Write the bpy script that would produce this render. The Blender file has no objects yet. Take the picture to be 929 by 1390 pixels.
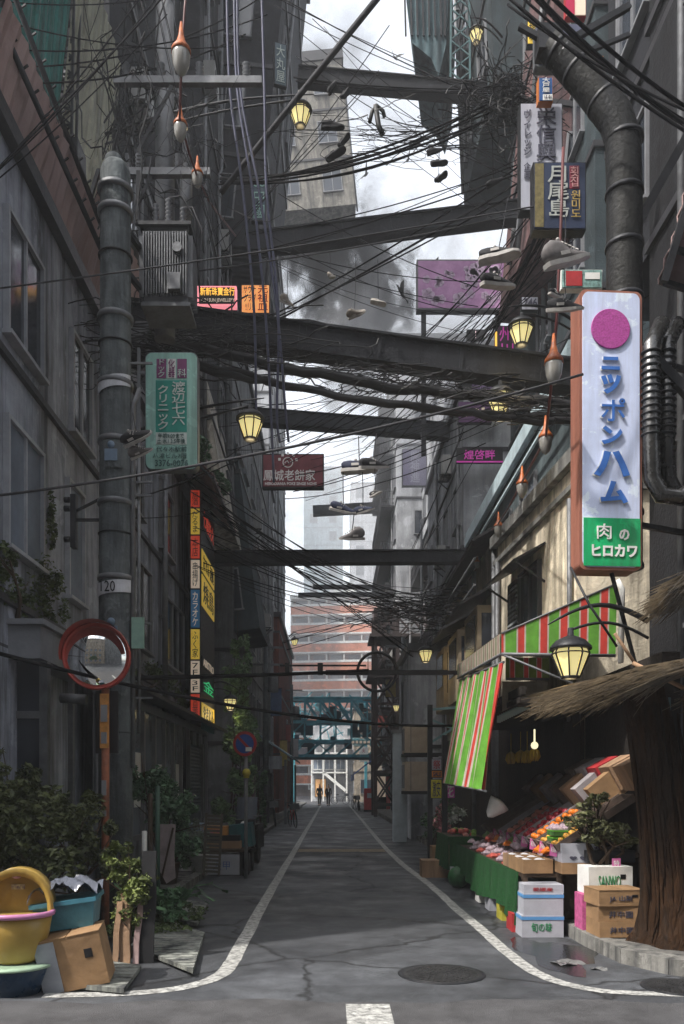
import bpy, bmesh, math, random
from mathutils import Vector, Matrix, Euler
random.seed(7)
PI = math.pi
C = bpy.context.scene.collection
F, VX, VY, EYE = 1100.0, 451.0, 1067.0, 1.6

def P(px, py, Y):
    """a point seen at photo pixel (px, py), Y metres down the street"""
    return Vector(((px - VX) / F * Y, Y, EYE + (VY - py) / F * Y))

def G(px, py):
    Y = EYE * F / (py - VY)
    return Vector(((px - VX) / F * Y, Y, 0))

# ------------------------------------------------------------------ materials
MATS = {}
FULL = {'pale_plaster','blue_grey_plaster','brick_orange','apartment_recess','white_paint','beige_wall','teal_steel','rusty_sheet','green_tin','striped_tin','pale_blue_sheet','pale_blue_trim','climber_leaf','cool_leaf','fresh_leaf','glossy_leaf','left_plaster','roof_leaf','awning_green','awning_red','artificial_turf','orange_fruit','red_apple','peach_fruit','mixed','raw_wood','beige_casing','lilac_billboard','beige_strips','orange_enamel'}
DENSE = set('アイウエオカキクケコサシスセソタチツテトナニヌネノハヒフヘホマミムメモヤユヨラリルレロワヲンァッャョだるまふやきとんのおでで!1234567890 ')
def mat(key, col, rough=.75, var=.3, scale=2.0, bump=.25, metal=0., streak=False, emit=0., col2=None, spec=.35, trans=0., fine=18., alpha=1.):
    if key in MATS: return MATS[key]
    K = .85 if emit else 1.15 if key in FULL else .9
    col = tuple(c*K for c in col)
    if col2: col2 = tuple(c*K for c in col2)
    m = bpy.data.materials.new(key); m.use_nodes = True
    nt = m.node_tree; N = nt.nodes; L = nt.links
    b = N['Principled BSDF']
    b.inputs['Roughness'].default_value = rough
    b.inputs['Metallic'].default_value = metal
    b.inputs['Specular IOR Level'].default_value = spec
    if trans: b.inputs['Transmission Weight'].default_value = trans
    if alpha < 1: b.inputs['Alpha'].default_value = alpha
    if emit:
        b.inputs['Emission Color'].default_value = (*col, 1); b.inputs['Emission Strength'].default_value = emit * .85
    tc = N.new('ShaderNodeTexCoord'); mp = N.new('ShaderNodeMapping')
    L.new(tc.outputs['Object'], mp.inputs['Vector'])
    if streak: mp.inputs['Scale'].default_value = (1, 1, .13)
    n1 = N.new('ShaderNodeTexNoise'); n1.inputs['Scale'].default_value = scale; n1.inputs['Detail'].default_value = 7; n1.inputs['Roughness'].default_value = .65
    L.new(mp.outputs[0], n1.inputs['Vector'])
    cr = N.new('ShaderNodeValToRGB')
    c2 = col2 or tuple(min(1, c * (1 + var * .8)) for c in col)
    c1 = tuple(c * (1 - var) for c in col)
    cr.color_ramp.elements[0].position = .32; cr.color_ramp.elements[1].position = .68
    cr.color_ramp.elements[0].color = (*c1, 1); cr.color_ramp.elements[1].color = (*c2, 1)
    L.new(n1.outputs['Fac'], cr.inputs['Fac'])
    L.new(cr.outputs[0], b.inputs['Base Color'])
    n2 = N.new('ShaderNodeTexNoise'); n2.inputs['Scale'].default_value = fine; n2.inputs['Detail'].default_value = 5
    L.new(tc.outputs['Object'], n2.inputs['Vector'])
    if bump:
        bp = N.new('ShaderNodeBump'); bp.inputs['Strength'].default_value = bump; bp.inputs['Distance'].default_value = .02
        L.new(n2.outputs['Fac'], bp.inputs['Height']); L.new(bp.outputs[0], b.inputs['Normal'])
    mr = N.new('ShaderNodeMapRange'); mr.inputs['To Min'].default_value = max(0, rough - .15); mr.inputs['To Max'].default_value = min(1, rough + .15)
    L.new(n2.outputs['Fac'], mr.inputs['Value']); L.new(mr.outputs[0], b.inputs['Roughness'])
    MATS[key] = m
    return m

def grime(key, col, dirt=(.025, .027, .032), amount=.5, scale=1.2, rough=.85, panel=None, bmp=.5):
    """plaster or concrete with rain streaks, blotches and, if asked, formwork joints"""
    if key in MATS: return MATS[key]
    m = mat(key, col, rough, .38 if bmp > .1 else .12, scale * 1.5, bmp, fine=25, spec=.15)
    nt = m.node_tree; N = nt.nodes; L = nt.links; b = N['Principled BSDF']
    src = b.inputs['Base Color'].links[0].from_socket
    tc = N.new('ShaderNodeTexCoord'); mp = N.new('ShaderNodeMapping'); mp.inputs['Scale'].default_value = (1.6, 1.6, .16)
    L.new(tc.outputs['Object'], mp.inputs['Vector'])
    n = N.new('ShaderNodeTexNoise'); n.inputs['Scale'].default_value = scale * 1.8; n.inputs['Detail'].default_value = 9; n.inputs['Roughness'].default_value = .7
    L.new(mp.outputs[0], n.inputs['Vector'])
    r = N.new('ShaderNodeMapRange'); r.inputs['From Min'].default_value = .44; r.inputs['From Max'].default_value = .62; r.inputs['To Max'].default_value = min(.92, amount*1.35)
    L.new(n.outputs['Fac'], r.inputs['Value'])
    mx = N.new('ShaderNodeMix'); mx.data_type = 'RGBA'; mx.inputs['B'].default_value = (*dirt, 1)
    pn = N.new('ShaderNodeTexNoise'); pn.inputs['Scale'].default_value = scale * 2.3; pn.inputs['Detail'].default_value = 12; pn.inputs['Roughness'].default_value = .62; pn.inputs['Distortion'].default_value = .6
    L.new(tc.outputs['Object'], pn.inputs['Vector'])
    pr = N.new('ShaderNodeMapRange'); pr.inputs['From Min'].default_value = .575; pr.inputs['From Max'].default_value = .60; pr.inputs['To Max'].default_value = .75
    L.new(pn.outputs['Fac'], pr.inputs['Value'])
    px_ = N.new('ShaderNodeMix'); px_.data_type = 'RGBA'; px_.inputs['B'].default_value = (*[min(1, c * 1.35 * (1.15 if key in FULL else .9) + .003) for c in col], 1)
    L.new(pr.outputs[0], px_.inputs['Factor']); L.new(src, px_.inputs['A']); src = px_.outputs['Result']
    L.new(r.outputs[0], mx.inputs['Factor']); L.new(src, mx.inputs['A']); L.new(mx.outputs['Result'], b.inputs['Base Color'])
    if panel:
        br = N.new('ShaderNodeTexBrick'); br.offset = 0
        mp2 = N.new('ShaderNodeMapping'); mp2.inputs['Rotation'].default_value = (PI/2, 0, PI/2) if panel[0] == 'x' else (PI/2, 0, 0)
        L.new(tc.outputs['Object'], mp2.inputs['Vector']); L.new(mp2.outputs[0], br.inputs['Vector'])
        br.inputs['Scale'].default_value = 1; br.inputs['Brick Width'].default_value = panel[1]; br.inputs['Row Height'].default_value = panel[2]; br.inputs['Mortar Size'].default_value = .018
        m2 = N.new('ShaderNodeMix'); m2.data_type = 'RGBA'; m2.inputs['B'].default_value = (.02, .02, .02, 1)
        mm = N.new('ShaderNodeMath'); mm.operation = 'MULTIPLY'; mm.inputs[1].default_value = .75
        L.new(br.outputs['Fac'], mm.inputs[0]); L.new(mm.outputs[0], m2.inputs['Factor']); L.new(mx.outputs['Result'], m2.inputs['A']); L.new(m2.outputs['Result'], b.inputs['Base Color'])
    return m

def boards(key, col, axis='Z', width=.12, rough=.8, dirt=.5):
    """planks or corrugation lines across one axis"""
    if key in MATS: return MATS[key]
    m = grime(key, col, amount=dirt, rough=rough)
    nt = m.node_tree; N = nt.nodes; L = nt.links; b = N['Principled BSDF']
    tc = N.new('ShaderNodeTexCoord'); w = N.new('ShaderNodeTexWave'); w.bands_direction = axis; w.inputs['Scale'].default_value = .314 / width
    w.inputs['Distortion'].default_value = .3; w.inputs['Detail'].default_value = 1
    L.new(tc.outputs['Object'], w.inputs['Vector'])
    bp = N.new('ShaderNodeBump'); bp.inputs['Strength'].default_value = .9; bp.inputs['Distance'].default_value = .04
    L.new(w.outputs['Fac'], bp.inputs['Height']); L.new(bp.outputs[0], b.inputs['Normal'])
    return m

# ------------------------------------------------------------------ mesh builder
class MB:
    def __init__(s): s.v = []; s.f = []; s.m = []; s.sm = []
    def add(s, vs, fs, m=0, smooth=False):
        o = len(s.v); s.v += [tuple(v) for v in vs]
        for f in fs: s.f.append([o + i for i in f]); s.m.append(m); s.sm.append(smooth)
        return s
    def box(s, x0, x1, y0, y1, z0, z1, m=0, R=None, at=None):
        vs = [Vector((x, y, z)) for z in (z0, z1) for y in (y0, y1) for x in (x0, x1)]
        if R is not None: vs = [R @ v for v in vs]
        if at is not None: vs = [v + Vector(at) for v in vs]
        return s.add(vs, [(0,2,3,1), (4,5,7,6), (0,1,5,4), (2,6,7,3), (0,4,6,2), (1,3,7,5)], m)
    def bar(s, a, b, w, h=None, m=0, up=(0,0,1)):
        a = Vector(a); b = Vector(b); d = (b - a); L = d.length
        if L < 1e-6: return s
        d /= L; u = Vector(up)
        if abs(d.dot(u)) > .98: u = Vector((0,1,0))
        x = d.cross(u).normalized(); z = x.cross(d)
        h = h or w; vs = []
        for p in (a, b):
            for i, j in ((-1,-1), (1,-1), (1,1), (-1,1)): vs.append(p + x*(w/2*i) + z*(h/2*j))
        return s.add(vs, [(3,2,1,0), (4,5,6,7), (0,1,5,4), (1,2,6,5), (2,3,7,6), (3,0,4,7)], m)
    def tube(s, pts, r, n=6, m=0, cap=True, rs=None):
        pts = [Vector(p) for p in pts]; rings = []
        o = len(s.v); prev = None
        for i, p in enumerate(pts):
            d = (pts[min(i+1, len(pts)-1)] - pts[max(i-1, 0)])
            d = d.normalized() if d.length > 1e-9 else Vector((0,0,1))
            u = prev if prev is not None else (Vector((0,0,1)) if abs(d.z) < .9 else Vector((0,1,0)))
            x = d.cross(u); x = x.normalized() if x.length > 1e-6 else d.orthogonal().normalized()
            u = x.cross(d).normalized(); prev = u
            rr = rs[i] if rs else r
            for k in range(n):
                a = 2*PI*k/n; s.v.append(tuple(p + x*(math.cos(a)*rr) + u*(math.sin(a)*rr)))
        for i in range(len(pts)-1):
            for k in range(n):
                a = o+i*n+k; b = o+i*n+(k+1) % n
                s.f.append([a, b, b+n, a+n]); s.m.append(m); s.sm.append(n > 4)
        if cap:
            s.f.append([o+k for k in range(n)][::-1]); s.m.append(m); s.sm.append(False)
            e = o+(len(pts)-1)*n; s.f.append([e+k for k in range(n)]); s.m.append(m); s.sm.append(False)
        return s
    def lathe(s, prof, n=16, at=(0,0,0), m=0, smooth=True, R=None, sx=1, sy=1):
        at = Vector(at); o = len(s.v)
        for r, z in prof:
            for k in range(n):
                a = 2*PI*k/n; v = Vector((math.cos(a)*r*sx, math.sin(a)*r*sy, z))
                if R is not None: v = R @ v
                s.v.append(tuple(v + at))
        for i in range(len(prof)-1):
            for k in range(n):
                a = o+i*n+k; b = o+i*n+(k+1) % n
                s.f.append([a, b, b+n, a+n]); s.m.append(m); s.sm.append(smooth)
        s.f.append([o+k for k in range(n)][::-1]); s.m.append(m); s.sm.append(False)
        e = o+(len(prof)-1)*n; s.f.append([e+k for k in range(n)]); s.m.append(m); s.sm.append(False)
        return s
    def ball(s, c, r, n=8, m=0, sz=1.):
        pr = [(max(.001, r*math.sin(PI*i/n)), -r*sz*math.cos(PI*i/n)) for i in range(n+1)]
        return s.lathe(pr, n+2, c, m)
    def sheet(s, p, u, v, nu=1, nv=1, fn=None, m=0, mf=None, th=0., smooth=False):
        """grid from p along u and v; fn(i/nu, j/nv) gives an offset; th makes it a real slab"""
        p, u, v = Vector(p), Vector(u), Vector(v); nrm = u.cross(v).normalized()
        o = len(s.v)
        for side in ((0, 1) if th else (0,)):
            for j in range(nv+1):
                for i in range(nu+1):
                    q = p + u*(i/nu) + v*(j/nv)
                    if fn: q = q + Vector(fn(i/nu, j/nv))
                    s.v.append(tuple(q + nrm*(th*side)))
        K = (nu+1)*(nv+1)
        def ff(idx, mm): s.f.append(idx); s.m.append(mm); s.sm.append(smooth)
        for j in range(nv):
            for i in range(nu):
                a = o+j*(nu+1)+i; mm = mf(i, j) if mf else m
                ff([a, a+1, a+nu+2, a+nu+1], mm)
                if th: ff([a+K, a+K+nu+1, a+K+nu+2, a+K+1], mm)
        if th:
            for j in range(nv):
                for i, fl in ((0, 0), (nu, 1)):
                    a = o+j*(nu+1)+i; b = a+nu+1; mm = mf(min(i, nu-1), j) if mf else m
                    ff([a, b, b+K, a+K], mm)
            for i in range(nu):
                for j in (0, nv):
                    a = o+j*(nu+1)+i; mm = mf(i, min(j, nv-1)) if mf else m
                    ff([a, a+1, a+1+K, a+K], mm)
        return s
    def poly(s, pts, z0, z1, m=0):
        """vertical prism over a ground outline"""
        n = len(pts); vs = [(p[0], p[1], z0) for p in pts] + [(p[0], p[1], z1) for p in pts]
        return s.add(vs, [list(range(n))[::-1], [n+i for i in range(n)]] + [(i, (i+1) % n, n+(i+1) % n, n+i) for i in range(n)], m)
    def mesh(s, name):
        me = bpy.data.meshes.new(name); me.from_pydata(s.v, [], s.f)
        me.polygons.foreach_set('material_index', s.m); me.polygons.foreach_set('use_smooth', s.sm)
        return me

XF = {}
def mw(o): return XF.get(o.name, Matrix.Identity(4)) if o is not None else Matrix.Identity(4)
def link(name, data, parent=None, loc=(0,0,0), rot=(0,0,0), sc=(1,1,1)):
    o = bpy.data.objects.new(name, data); C.objects.link(o)
    o.location = loc; o.rotation_euler = rot; o.scale = sc
    if parent is not None: o.parent = parent
    XF[o.name] = mw(parent) @ Matrix.LocRotScale(Vector(loc), Euler(rot), Vector(sc))
    return o
def tag(o, label=None, cat=None, group=None, kind=None):
    if label: o['label'] = label
    if cat: o['category'] = cat
    if group: o['group'] = group
    if kind: o['kind'] = kind
    return o
def thing(name, label, cat, loc=(0,0,0), rot=(0,0,0), group=None, sc=(1,1,1)):
    return tag(link(name, None, None, loc, rot, sc), label, cat, group)
def obj(name, mb, m, parent=None, loc=(0,0,0), rot=(0,0,0), world=False, label=None, fix=False):
    me = mb.mesh(name) if isinstance(mb, MB) else mb
    if world and parent is not None: me.transform(mw(parent).inverted())
    if fix:
        b = bmesh.new(); b.from_mesh(me); bmesh.ops.recalc_face_normals(b, faces=b.faces); b.to_mesh(me); b.free()
    for x in (m if isinstance(m, (list, tuple)) else [m]): me.materials.append(x)
    o = link(name, me, parent, loc, rot)
    if label: o['label'] = label
    return o
def solo(name, mb, m, label, cat, loc=None, group=None, kind=None, fix=False):
    """a thing that is one mesh, origin at LOC (geometry given in world coordinates)"""
    me = mb.mesh(name) if isinstance(mb, MB) else mb
    loc = Vector(loc) if loc is not None else Vector(mb.v[0])
    me.transform(Matrix.Translation(-loc))
    if fix:
        b = bmesh.new(); b.from_mesh(me); bmesh.ops.recalc_face_normals(b, faces=b.faces); b.to_mesh(me); b.free()
    for x in (m if isinstance(m, (list, tuple)) else [m]): me.materials.append(x)
    return tag(link(name, me, None, loc), label, cat, group, kind)
def struct(name, mb, m): return tag(obj(name, mb, m), kind='structure')
KIDS = {}
def kids(root):
    return [o for o in bpy.data.objects if o.parent == root]
def dup(root, loc=None, rot=None, sc=None, label=None, group=None, parent=None):
    r = root.copy(); C.objects.link(r)
    if loc is not None: r.location = loc
    if rot is not None: r.rotation_euler = rot
    if sc is not None: r.scale = sc
    if label: r['label'] = label
    if group: r['group'] = group
    r.parent = parent
    ks = KIDS.get(root.name)
    if ks is None: ks = KIDS[root.name] = kids(root)
    for ch in ks: dup(ch, parent=r)
    XF[r.name] = mw(parent) @ Matrix.LocRotScale(r.location, r.rotation_euler, r.scale)
    return r

TC = {}
def text_mesh(body, ls=1.0, bold=0.0, ext=.01):
    cu = bpy.data.curves.new('lettering', 'FONT'); cu.body = body; cu.align_x = 'CENTER'; cu.space_line = ls
    if not all(ch in DENSE or ch.isascii() for ch in body): bold = min(bold, .006)
    cu.extrude = ext; cu.offset = bold; cu.resolution_u = 2
    o = bpy.data.objects.new('lettering_source', cu)
    me = bpy.data.meshes.new_from_object(o)
    bpy.data.objects.remove(o); me.name = 'lettering'
    return me
def fit_text(t, body, x0, x1, z0, z1, m, y=-.03, ls=1.0, bold=.0, d=.006, name='lettering', rz=0, tilt=0):
    """lettering fitted to the rectangle x0..x1, z0..z1 of thing t, facing its front (-y)"""
    me = text_mesh(body, ls, bold)
    xs = [v.co.x for v in me.vertices]; ys = [v.co.y for v in me.vertices]
    if not xs: return None
    ax, bx, ay, by = min(xs), max(xs), min(ys), max(ys)
    sx = (x1-x0)/(bx-ax); sy = (z1-z0)/(by-ay)
    for v in me.vertices:
        x = (v.co.x-ax)*sx+x0; z = (v.co.y-ay)*sy+z0
        v.co = Vector((x, y - (d if v.co.z > 0 else -.001), z))
    me.materials.clear(); me.materials.append(m)
    return link(name, me, t)

# leaves -------------------------------------------------------------------
def leafmb(clumps, n, size, seed=1, flat=None):
    """n folded leaves through the volume of ellipsoids (centre, radii); denser near their skins"""
    rnd = random.Random(seed); mb = MB()
    vol = [c[1][0]*c[1][1]*c[1][2] for c in clumps]; tot = sum(vol)
    for c, vv in zip(clumps, vol):
        subs = []
        for _ in range(max(5, int(14*vv/tot*len(clumps)))):
            d = Vector((rnd.gauss(0,1), rnd.gauss(0,1), rnd.gauss(0,1))).normalized()*rnd.uniform(.35, .95)
            subs.append((d, rnd.uniform(.16, .42)))
        for _ in range(int(n*vv/tot)):
            sd, sr = rnd.choice(subs)
            d = sd + Vector((rnd.gauss(0,1), rnd.gauss(0,1), rnd.gauss(0,1))).normalized()*sr*rnd.random()**.4
            p = Vector(c[0]) + Vector((d.x*c[1][0], d.y*c[1][1], d.z*c[1][2]))
            if p.z < .02: continue
            e = Euler((rnd.uniform(-1.1,1.1), rnd.uniform(-1.1,1.1), rnd.uniform(0, 2*PI))).to_matrix()
            s = size*rnd.uniform(.45, 1.6)
            vs = [p + e@Vector(q)*s for q in ((0,-.6,0), (.28,0,.08), (0,.6,0), (-.28,0,.08))]
            mb.add(vs, [(0,1,2), (0,2,3)])
    return mb
def leafmat(key, a, b):
    if key in MATS: return MATS[key]
    m = mat(key, a, .6, .5, 5., 0, col2=b, spec=.4, fine=9)
    return m
# ------------------------------------------------------------------ palette
m_dark = mat('dark_metal', (.025,.026,.03), .5, .4, 4, .2, .3)
m_steel = mat('grey_steel', (.16,.165,.175), .55, .3, 5, .2, .4)
m_black = mat('black_rubber', (.012,.012,.014), .55, .2, 8, .1)
m_wire = mat('wire_black', (.010,.010,.012), .85, .2, 8, 0, spec=.08)
m_wgrey = mat('wire_grey', (.05,.05,.055), .8, .2, 8, 0, spec=.15)
m_rust = mat('rusty_sheet', (.36,.23,.22), .8, .45, 1.5, .5, streak=True, col2=(.36,.27,.26))
m_brown = mat('dark_wood', (.06,.038,.024), .8, .5, 3, .6, streak=True)
m_wood = mat('raw_wood', (.24,.15,.09), .8, .4, 4, .5, streak=True)
m_glass = mat('window_glass', (.035,.042,.055), .08, .3, .8, .02, spec=.8)
m_glassl = mat('sky_pale_glass', (.17,.20,.25), .1, .4, .8, .02, spec=.8)  # pale blue base also stands in for reflected sky
m_frame = mat('window_frame', (.20,.205,.22), .5, .2, 5, .1)
m_framed = mat('dark_window_frame', (.035,.035,.04), .5, .2, 5, .1)
m_white = mat('white_paint', (.62,.62,.6), .6, .15, 4, .1)
m_card = mat('cardboard', (.30,.18,.09), .85, .25, 4, .2)
m_foam = mat('white_foam', (.40,.41,.46), .7, .1, 6, .15)
m_red = mat('red_paint', (.42,.035,.04), .5, .3, 5, .1)
m_ivy = leafmat('ivy_leaf', (.03,.055,.018), (.13,.18,.06))
m_bush = leafmat('bush_leaf', (.025,.045,.014), (.13,.15,.05))
m_fresh = leafmat('fresh_leaf', (.02,.07,.03), (.10,.20,.09))

WIN = {}
def winproto(w, h, fr, gl, mull=1):
    k = (round(w, 2), round(h, 2), fr.name, gl.name, mull)
    if k in WIN: return WIN[k]
    t = .045; b = MB()
    b.box(-w/2-t, w/2+t, -.07, -.003, h/2, h/2+t).box(-w/2-t*1.6, w/2+t*1.6, -.11, -.003, -h/2-t, -h/2)
    b.box(-w/2-t, -w/2, -.07, -.003, -h/2, h/2).box(w/2, w/2+t, -.07, -.003, -h/2, h/2)
    for i in range(mull):
        x = -w/2 + w*(i+1)/(mull+1); b.box(x-.018, x+.018, -.055, -.003, -h/2, h/2)
    g = MB().box(-w/2, w/2, -.025, -.002, -h/2, h/2)
    a = b.mesh('window'); a.materials.append(fr); c = g.mesh('glass'); c.materials.append(gl)
    WIN[k] = (a, c); return WIN[k]
def window(parent, loc, rz, w, h, fr=None, gl=None, mull=1, sub=True):
    a, c = winproto(w, h, fr or m_frame, gl or m_glass, mull)
    o = link('window', a, parent, loc, (0,0,rz)); link('glass', c, o)
    return o

def building(name, label, x0, x1, y0, y1, z0, z1, m, side, front=True, fh=3., sp=2.4, ww=1.1, wh=1.3, rot=(0,0,0), fr=None, gl=None, mull=1, zs=None, trim=None, balc=0, seed=0, skip=.12, cat='building', pipes=1, roofh=.25, group=None):
    rnd = random.Random(seed or int(abs(x0*7+y0*13+z1*3)))
    t = thing(name, label, cat, ((x0+x1)/2, y0, z0), rot, group)
    W, D, H = (x1-x0)/2, y1-y0, z1-z0
    obj('wall', MB().box(-W, W, 0, D, 0, H), m, t)
    tr = trim or m_framed
    b = MB().box(-W-.12, W+.12, -.12, D+.12, H+.001, H+roofh)
    rf = obj('roof', b, tr, t)
    nf = int(H/fh)
    b = MB()
    for k in range(1, nf+1):
        if k*fh < H-.2: b.box(-W-.05, W+.05, -.05, D+.05, k*fh-.09, k*fh+.03)
    if b.v: obj('floor_ledge', b, tr, t)
    fx = W if side == 'E' else -W
    sg = 1 if side == 'E' else -1
    for k in range(nf):
        zc = k*fh + fh*.52
        if zc + z0 < (zs or 0): continue
        ny = max(1, int(D/sp))
        for i in range(ny):
            if rnd.random() < skip: continue
            window(t, (fx+sg*.001, (i+.5)*D/ny, zc), sg*PI/2, min(ww, D/ny*.7), wh, fr, gl, mull)
        if front:
            nx = max(1, int(2*W/sp))
            for i in range(nx):
                x = -W + (i+.5)*2*W/nx
                if side == 'E' and x < W-sp*2.2: continue
                if side == 'W' and x > -W+sp*2.2: continue
                if rnd.random() < skip: continue
                window(t, (x, -.001, zc), 0, min(ww, 2*W/nx*.7), wh, fr, gl, mull)
        if balc and k % balc == 0 and k > 0:
            b = MB(); z = k*fh; y0b, y1b = D*.12, D*.88; X0 = fx+sg*.055; X1 = fx + sg*.8
            b.box(min(X0,X1), max(X0,X1), y0b, y1b, z+.04, z+.14)
            for q in (z+.5, z+.95): b.bar((X1, y0b, q), (X1, y1b, q), .04); b.bar((X0, y0b, q), (X1, y0b, q), .04)
            n = int((y1b-y0b)/.35)
            for i in range(n+1): yy = y0b+(y1b-y0b)*i/n; b.bar((X1, yy, z+.14), (X1, yy, z+.95), .03)
            for i in range(3): xx = X0+(X1-X0)*(i+.5)/3; b.bar((xx, y0b, z+.14), (xx, y0b, z+.95), .03)
            obj('balcony', b, tr, t)
    for i in range(pipes):
        yy = rnd.uniform(.1, .9)*D; X = fx+sg*.12
        b = MB().tube([(X, yy, .05), (X, yy, H-.1)], .055, 8)
        for k in range(int(H/2.5)): b.box(min(fx, X)-.01, max(fx, X)+.01, yy-.07, yy+.07, k*2.5+1, k*2.5+1.06)
        obj('drainpipe', b, m_steel, t)
    return t

# ------------------------------------------------------------------ ground
g = bpy.data.materials.new('asphalt'); g.use_nodes = True
nt = g.node_tree; N = nt.nodes; L = nt.links; b_ = N['Principled BSDF']
tc = N.new('ShaderNodeTexCoord')
def noise(sc, det=6, rough=.6, vec=None):
    n = N.new('ShaderNodeTexNoise'); n.inputs['Scale'].default_value = sc; n.inputs['Detail'].default_value = det; n.inputs['Roughness'].default_value = rough
    L.new(vec or tc.outputs['Object'], n.inputs['Vector']); return n
def rng(src, a, b, c, d):
    r = N.new('ShaderNodeMapRange'); r.inputs[1].default_value = a; r.inputs[2].default_value = b; r.inputs[3].default_value = c; r.inputs[4].default_value = d
    L.new(src, r.inputs[0]); return r.outputs[0]
def mult(a, b):
    m = N.new('ShaderNodeMath'); m.operation = 'MULTIPLY'; L.new(a, m.inputs[0]); L.new(b, m.inputs[1]); return m.outputs[0]
big = rng(noise(.55, 4).outputs['Fac'], .3, .7, .62, 1.35)
mid = rng(noise(4., 6, .7).outputs['Fac'], .3, .7, .65, 1.4)
fin = rng(noise(120., 3, .7).outputs['Fac'], .3, .7, .15, 2.1)
vo = N.new('ShaderNodeTexVoronoi'); vo.feature = 'DISTANCE_TO_EDGE'; vo.inputs['Scale'].default_value = .55
wn = noise(2.2, 5); mxv = N.new('ShaderNodeMix'); mxv.data_type = 'RGBA'; mxv.inputs['Factor'].default_value = .28
L.new(tc.outputs['Object'], mxv.inputs['A']); L.new(wn.outputs['Color'], mxv.inputs['B']); L.new(mxv.outputs['Result'], vo.inputs['Vector'])
crk = rng(vo.outputs['Distance'], .0, .014, .15, 1.)
# resurfaced patches
vp = N.new('ShaderNodeTexVoronoi'); vp.inputs['Scale'].default_value = .42; vp.distance = 'CHEBYCHEV'; L.new(tc.outputs['Object'], vp.inputs['Vector'])
sp_ = N.new('ShaderNodeSeparateColor'); L.new(vp.outputs['Color'], sp_.inputs[0])
pat = rng(sp_.outputs[0], 0, 1, .75, 1.2)
tot = mult(mult(mult(big, mid), mult(fin, crk)), pat)
cm = N.new('ShaderNodeMix'); cm.data_type = 'RGBA'; cm.blend_type = 'MULTIPLY'; cm.inputs['Factor'].default_value = 1
cm.inputs['A'].default_value = (.046, .049, .055, 1); L.new(tot, cm.inputs['B']); L.new(cm.outputs['Result'], b_.inputs['Base Color'])
L.new(rng(noise(1.1, 5).outputs['Fac'], .35, .65, .42, .85), b_.inputs['Roughness'])
bp = N.new('ShaderNodeBump'); bp.inputs['Strength'].default_value = .5; bp.inputs['Distance'].default_value = .006
L.new(noise(110, 3).outputs['Fac'], bp.inputs['Height']); L.new(bp.outputs[0], b_.inputs['Normal'])
struct('ground', MB().add([(-420,-60,0), (420,-60,0), (420,560,0), (-420,560,0)], [(0,1,2,3)]), g)

m_line = grime('road_paint', (.46,.46,.44), (.07,.07,.07), .6, 6., .7)
def ribbon(pts, w, z=.004):
    mb = MB(); vs = []
    pts = [Vector(p) for p in pts]; sm = []
    for i in range(len(pts)-1):                         # Catmull-Rom smoothing
        p0, p1, p2, p3 = pts[max(i-1,0)], pts[i], pts[i+1], pts[min(i+2, len(pts)-1)]
        for k in range(6):
            t = k/6; sm.append(.5*((2*p1)+(p2-p0)*t+(2*p0-5*p1+4*p2-p3)*t*t+(3*p1-p0-3*p2+p3)*t**3))
    sm.append(pts[-1])
    for i, p in enumerate(sm):
        d = (sm[min(i+1, len(sm)-1)]-sm[max(i-1, 0)]).normalized(); n = Vector((-d.y, d.x, 0))
        j = random.uniform(-.006, .006)
        vs += [(p+n*(w/2+j)) + Vector((0,0,z)), (p-n*(w/2-j)) + Vector((0,0,z))]
    mb.add(vs, [(2*i, 2*i+1, 2*i+3, 2*i+2) for i in range(len(sm)-1)]); return mb
struct('road_line', ribbon([(1.42,66,0), (1.4,40,0), (1.38,20,0), (1.58,13,0), (1.62,10.5,0), (1.66,9.1,0), (1.69,7.6,0), (1.76,6.85,0), (1.97,6.42,0), (2.35,6.24,0), (3.3,6.17,0)], .13), m_line)
struct('road_line', ribbon([(-.91,66,0), (-.92,40,0), (-.93,20,0), (-.93,12,0), (-.91,8,0), (-.92,7.05,0), (-1.0,6.68,0), (-1.2,6.4,0), (-1.55,6.24,0), (-2.2,6.17,0)], .14), m_line)
struct('crosswalk_stripe', MB().add([(.1,4.6,.004), (.415,4.6,.004), (.42,5.93,.004), (.1,5.93,.004)], [(0,1,2,3)]), m_line)
m_line2 = mat('worn_ochre_paint', (.24,.19,.13), .75, .45, 9, .2)
struct('stop_line', MB().add([(-.84,19.6,.004), (1.3,19.6,.004), (1.3,20.5,.004), (-.84,20.5,.004)], [(0,1,2,3)]), m_line2)
m_patch = mat('asphalt_patch', (.05,.052,.055), .75, .35, 3, .5, fine=120)
m_pale_road = mat('pale_asphalt', (.075,.074,.078), .75, .35, 3, .5, fine=120)
0 and struct('road_strip', MB().add([(-.62,7.3,.003), (.05,7.25,.003), (.1,9.9,.003), (-.6,10.0,.003)], [(0,1,2,3)]), m_patch)
0 and struct('road_strip', MB().add([(.75,7.1,.003), (1.5,7.1,.003), (1.45,10.4,.003), (.9,10.6,.003)], [(0,1,2,3)]), m_patch)
pts = [(-8+i*.25, 6.02+.05*math.sin(i*.7)+.03*math.sin(i*1.9+1), .002) for i in range(69)]
struct('road_strip', MB().add([(-8,3.0,.002), (9,3.0,.002)]+pts[::-1], [tuple(range(71))]), m_pale_road)  # paler strip across the near road with a wavy far edge

m_conc = grime('pavement_concrete', (.17,.165,.155), amount=.6, scale=2)
m_kerb = grime('kerb_stone', (.22,.215,.20), amount=.5, scale=3)
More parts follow.
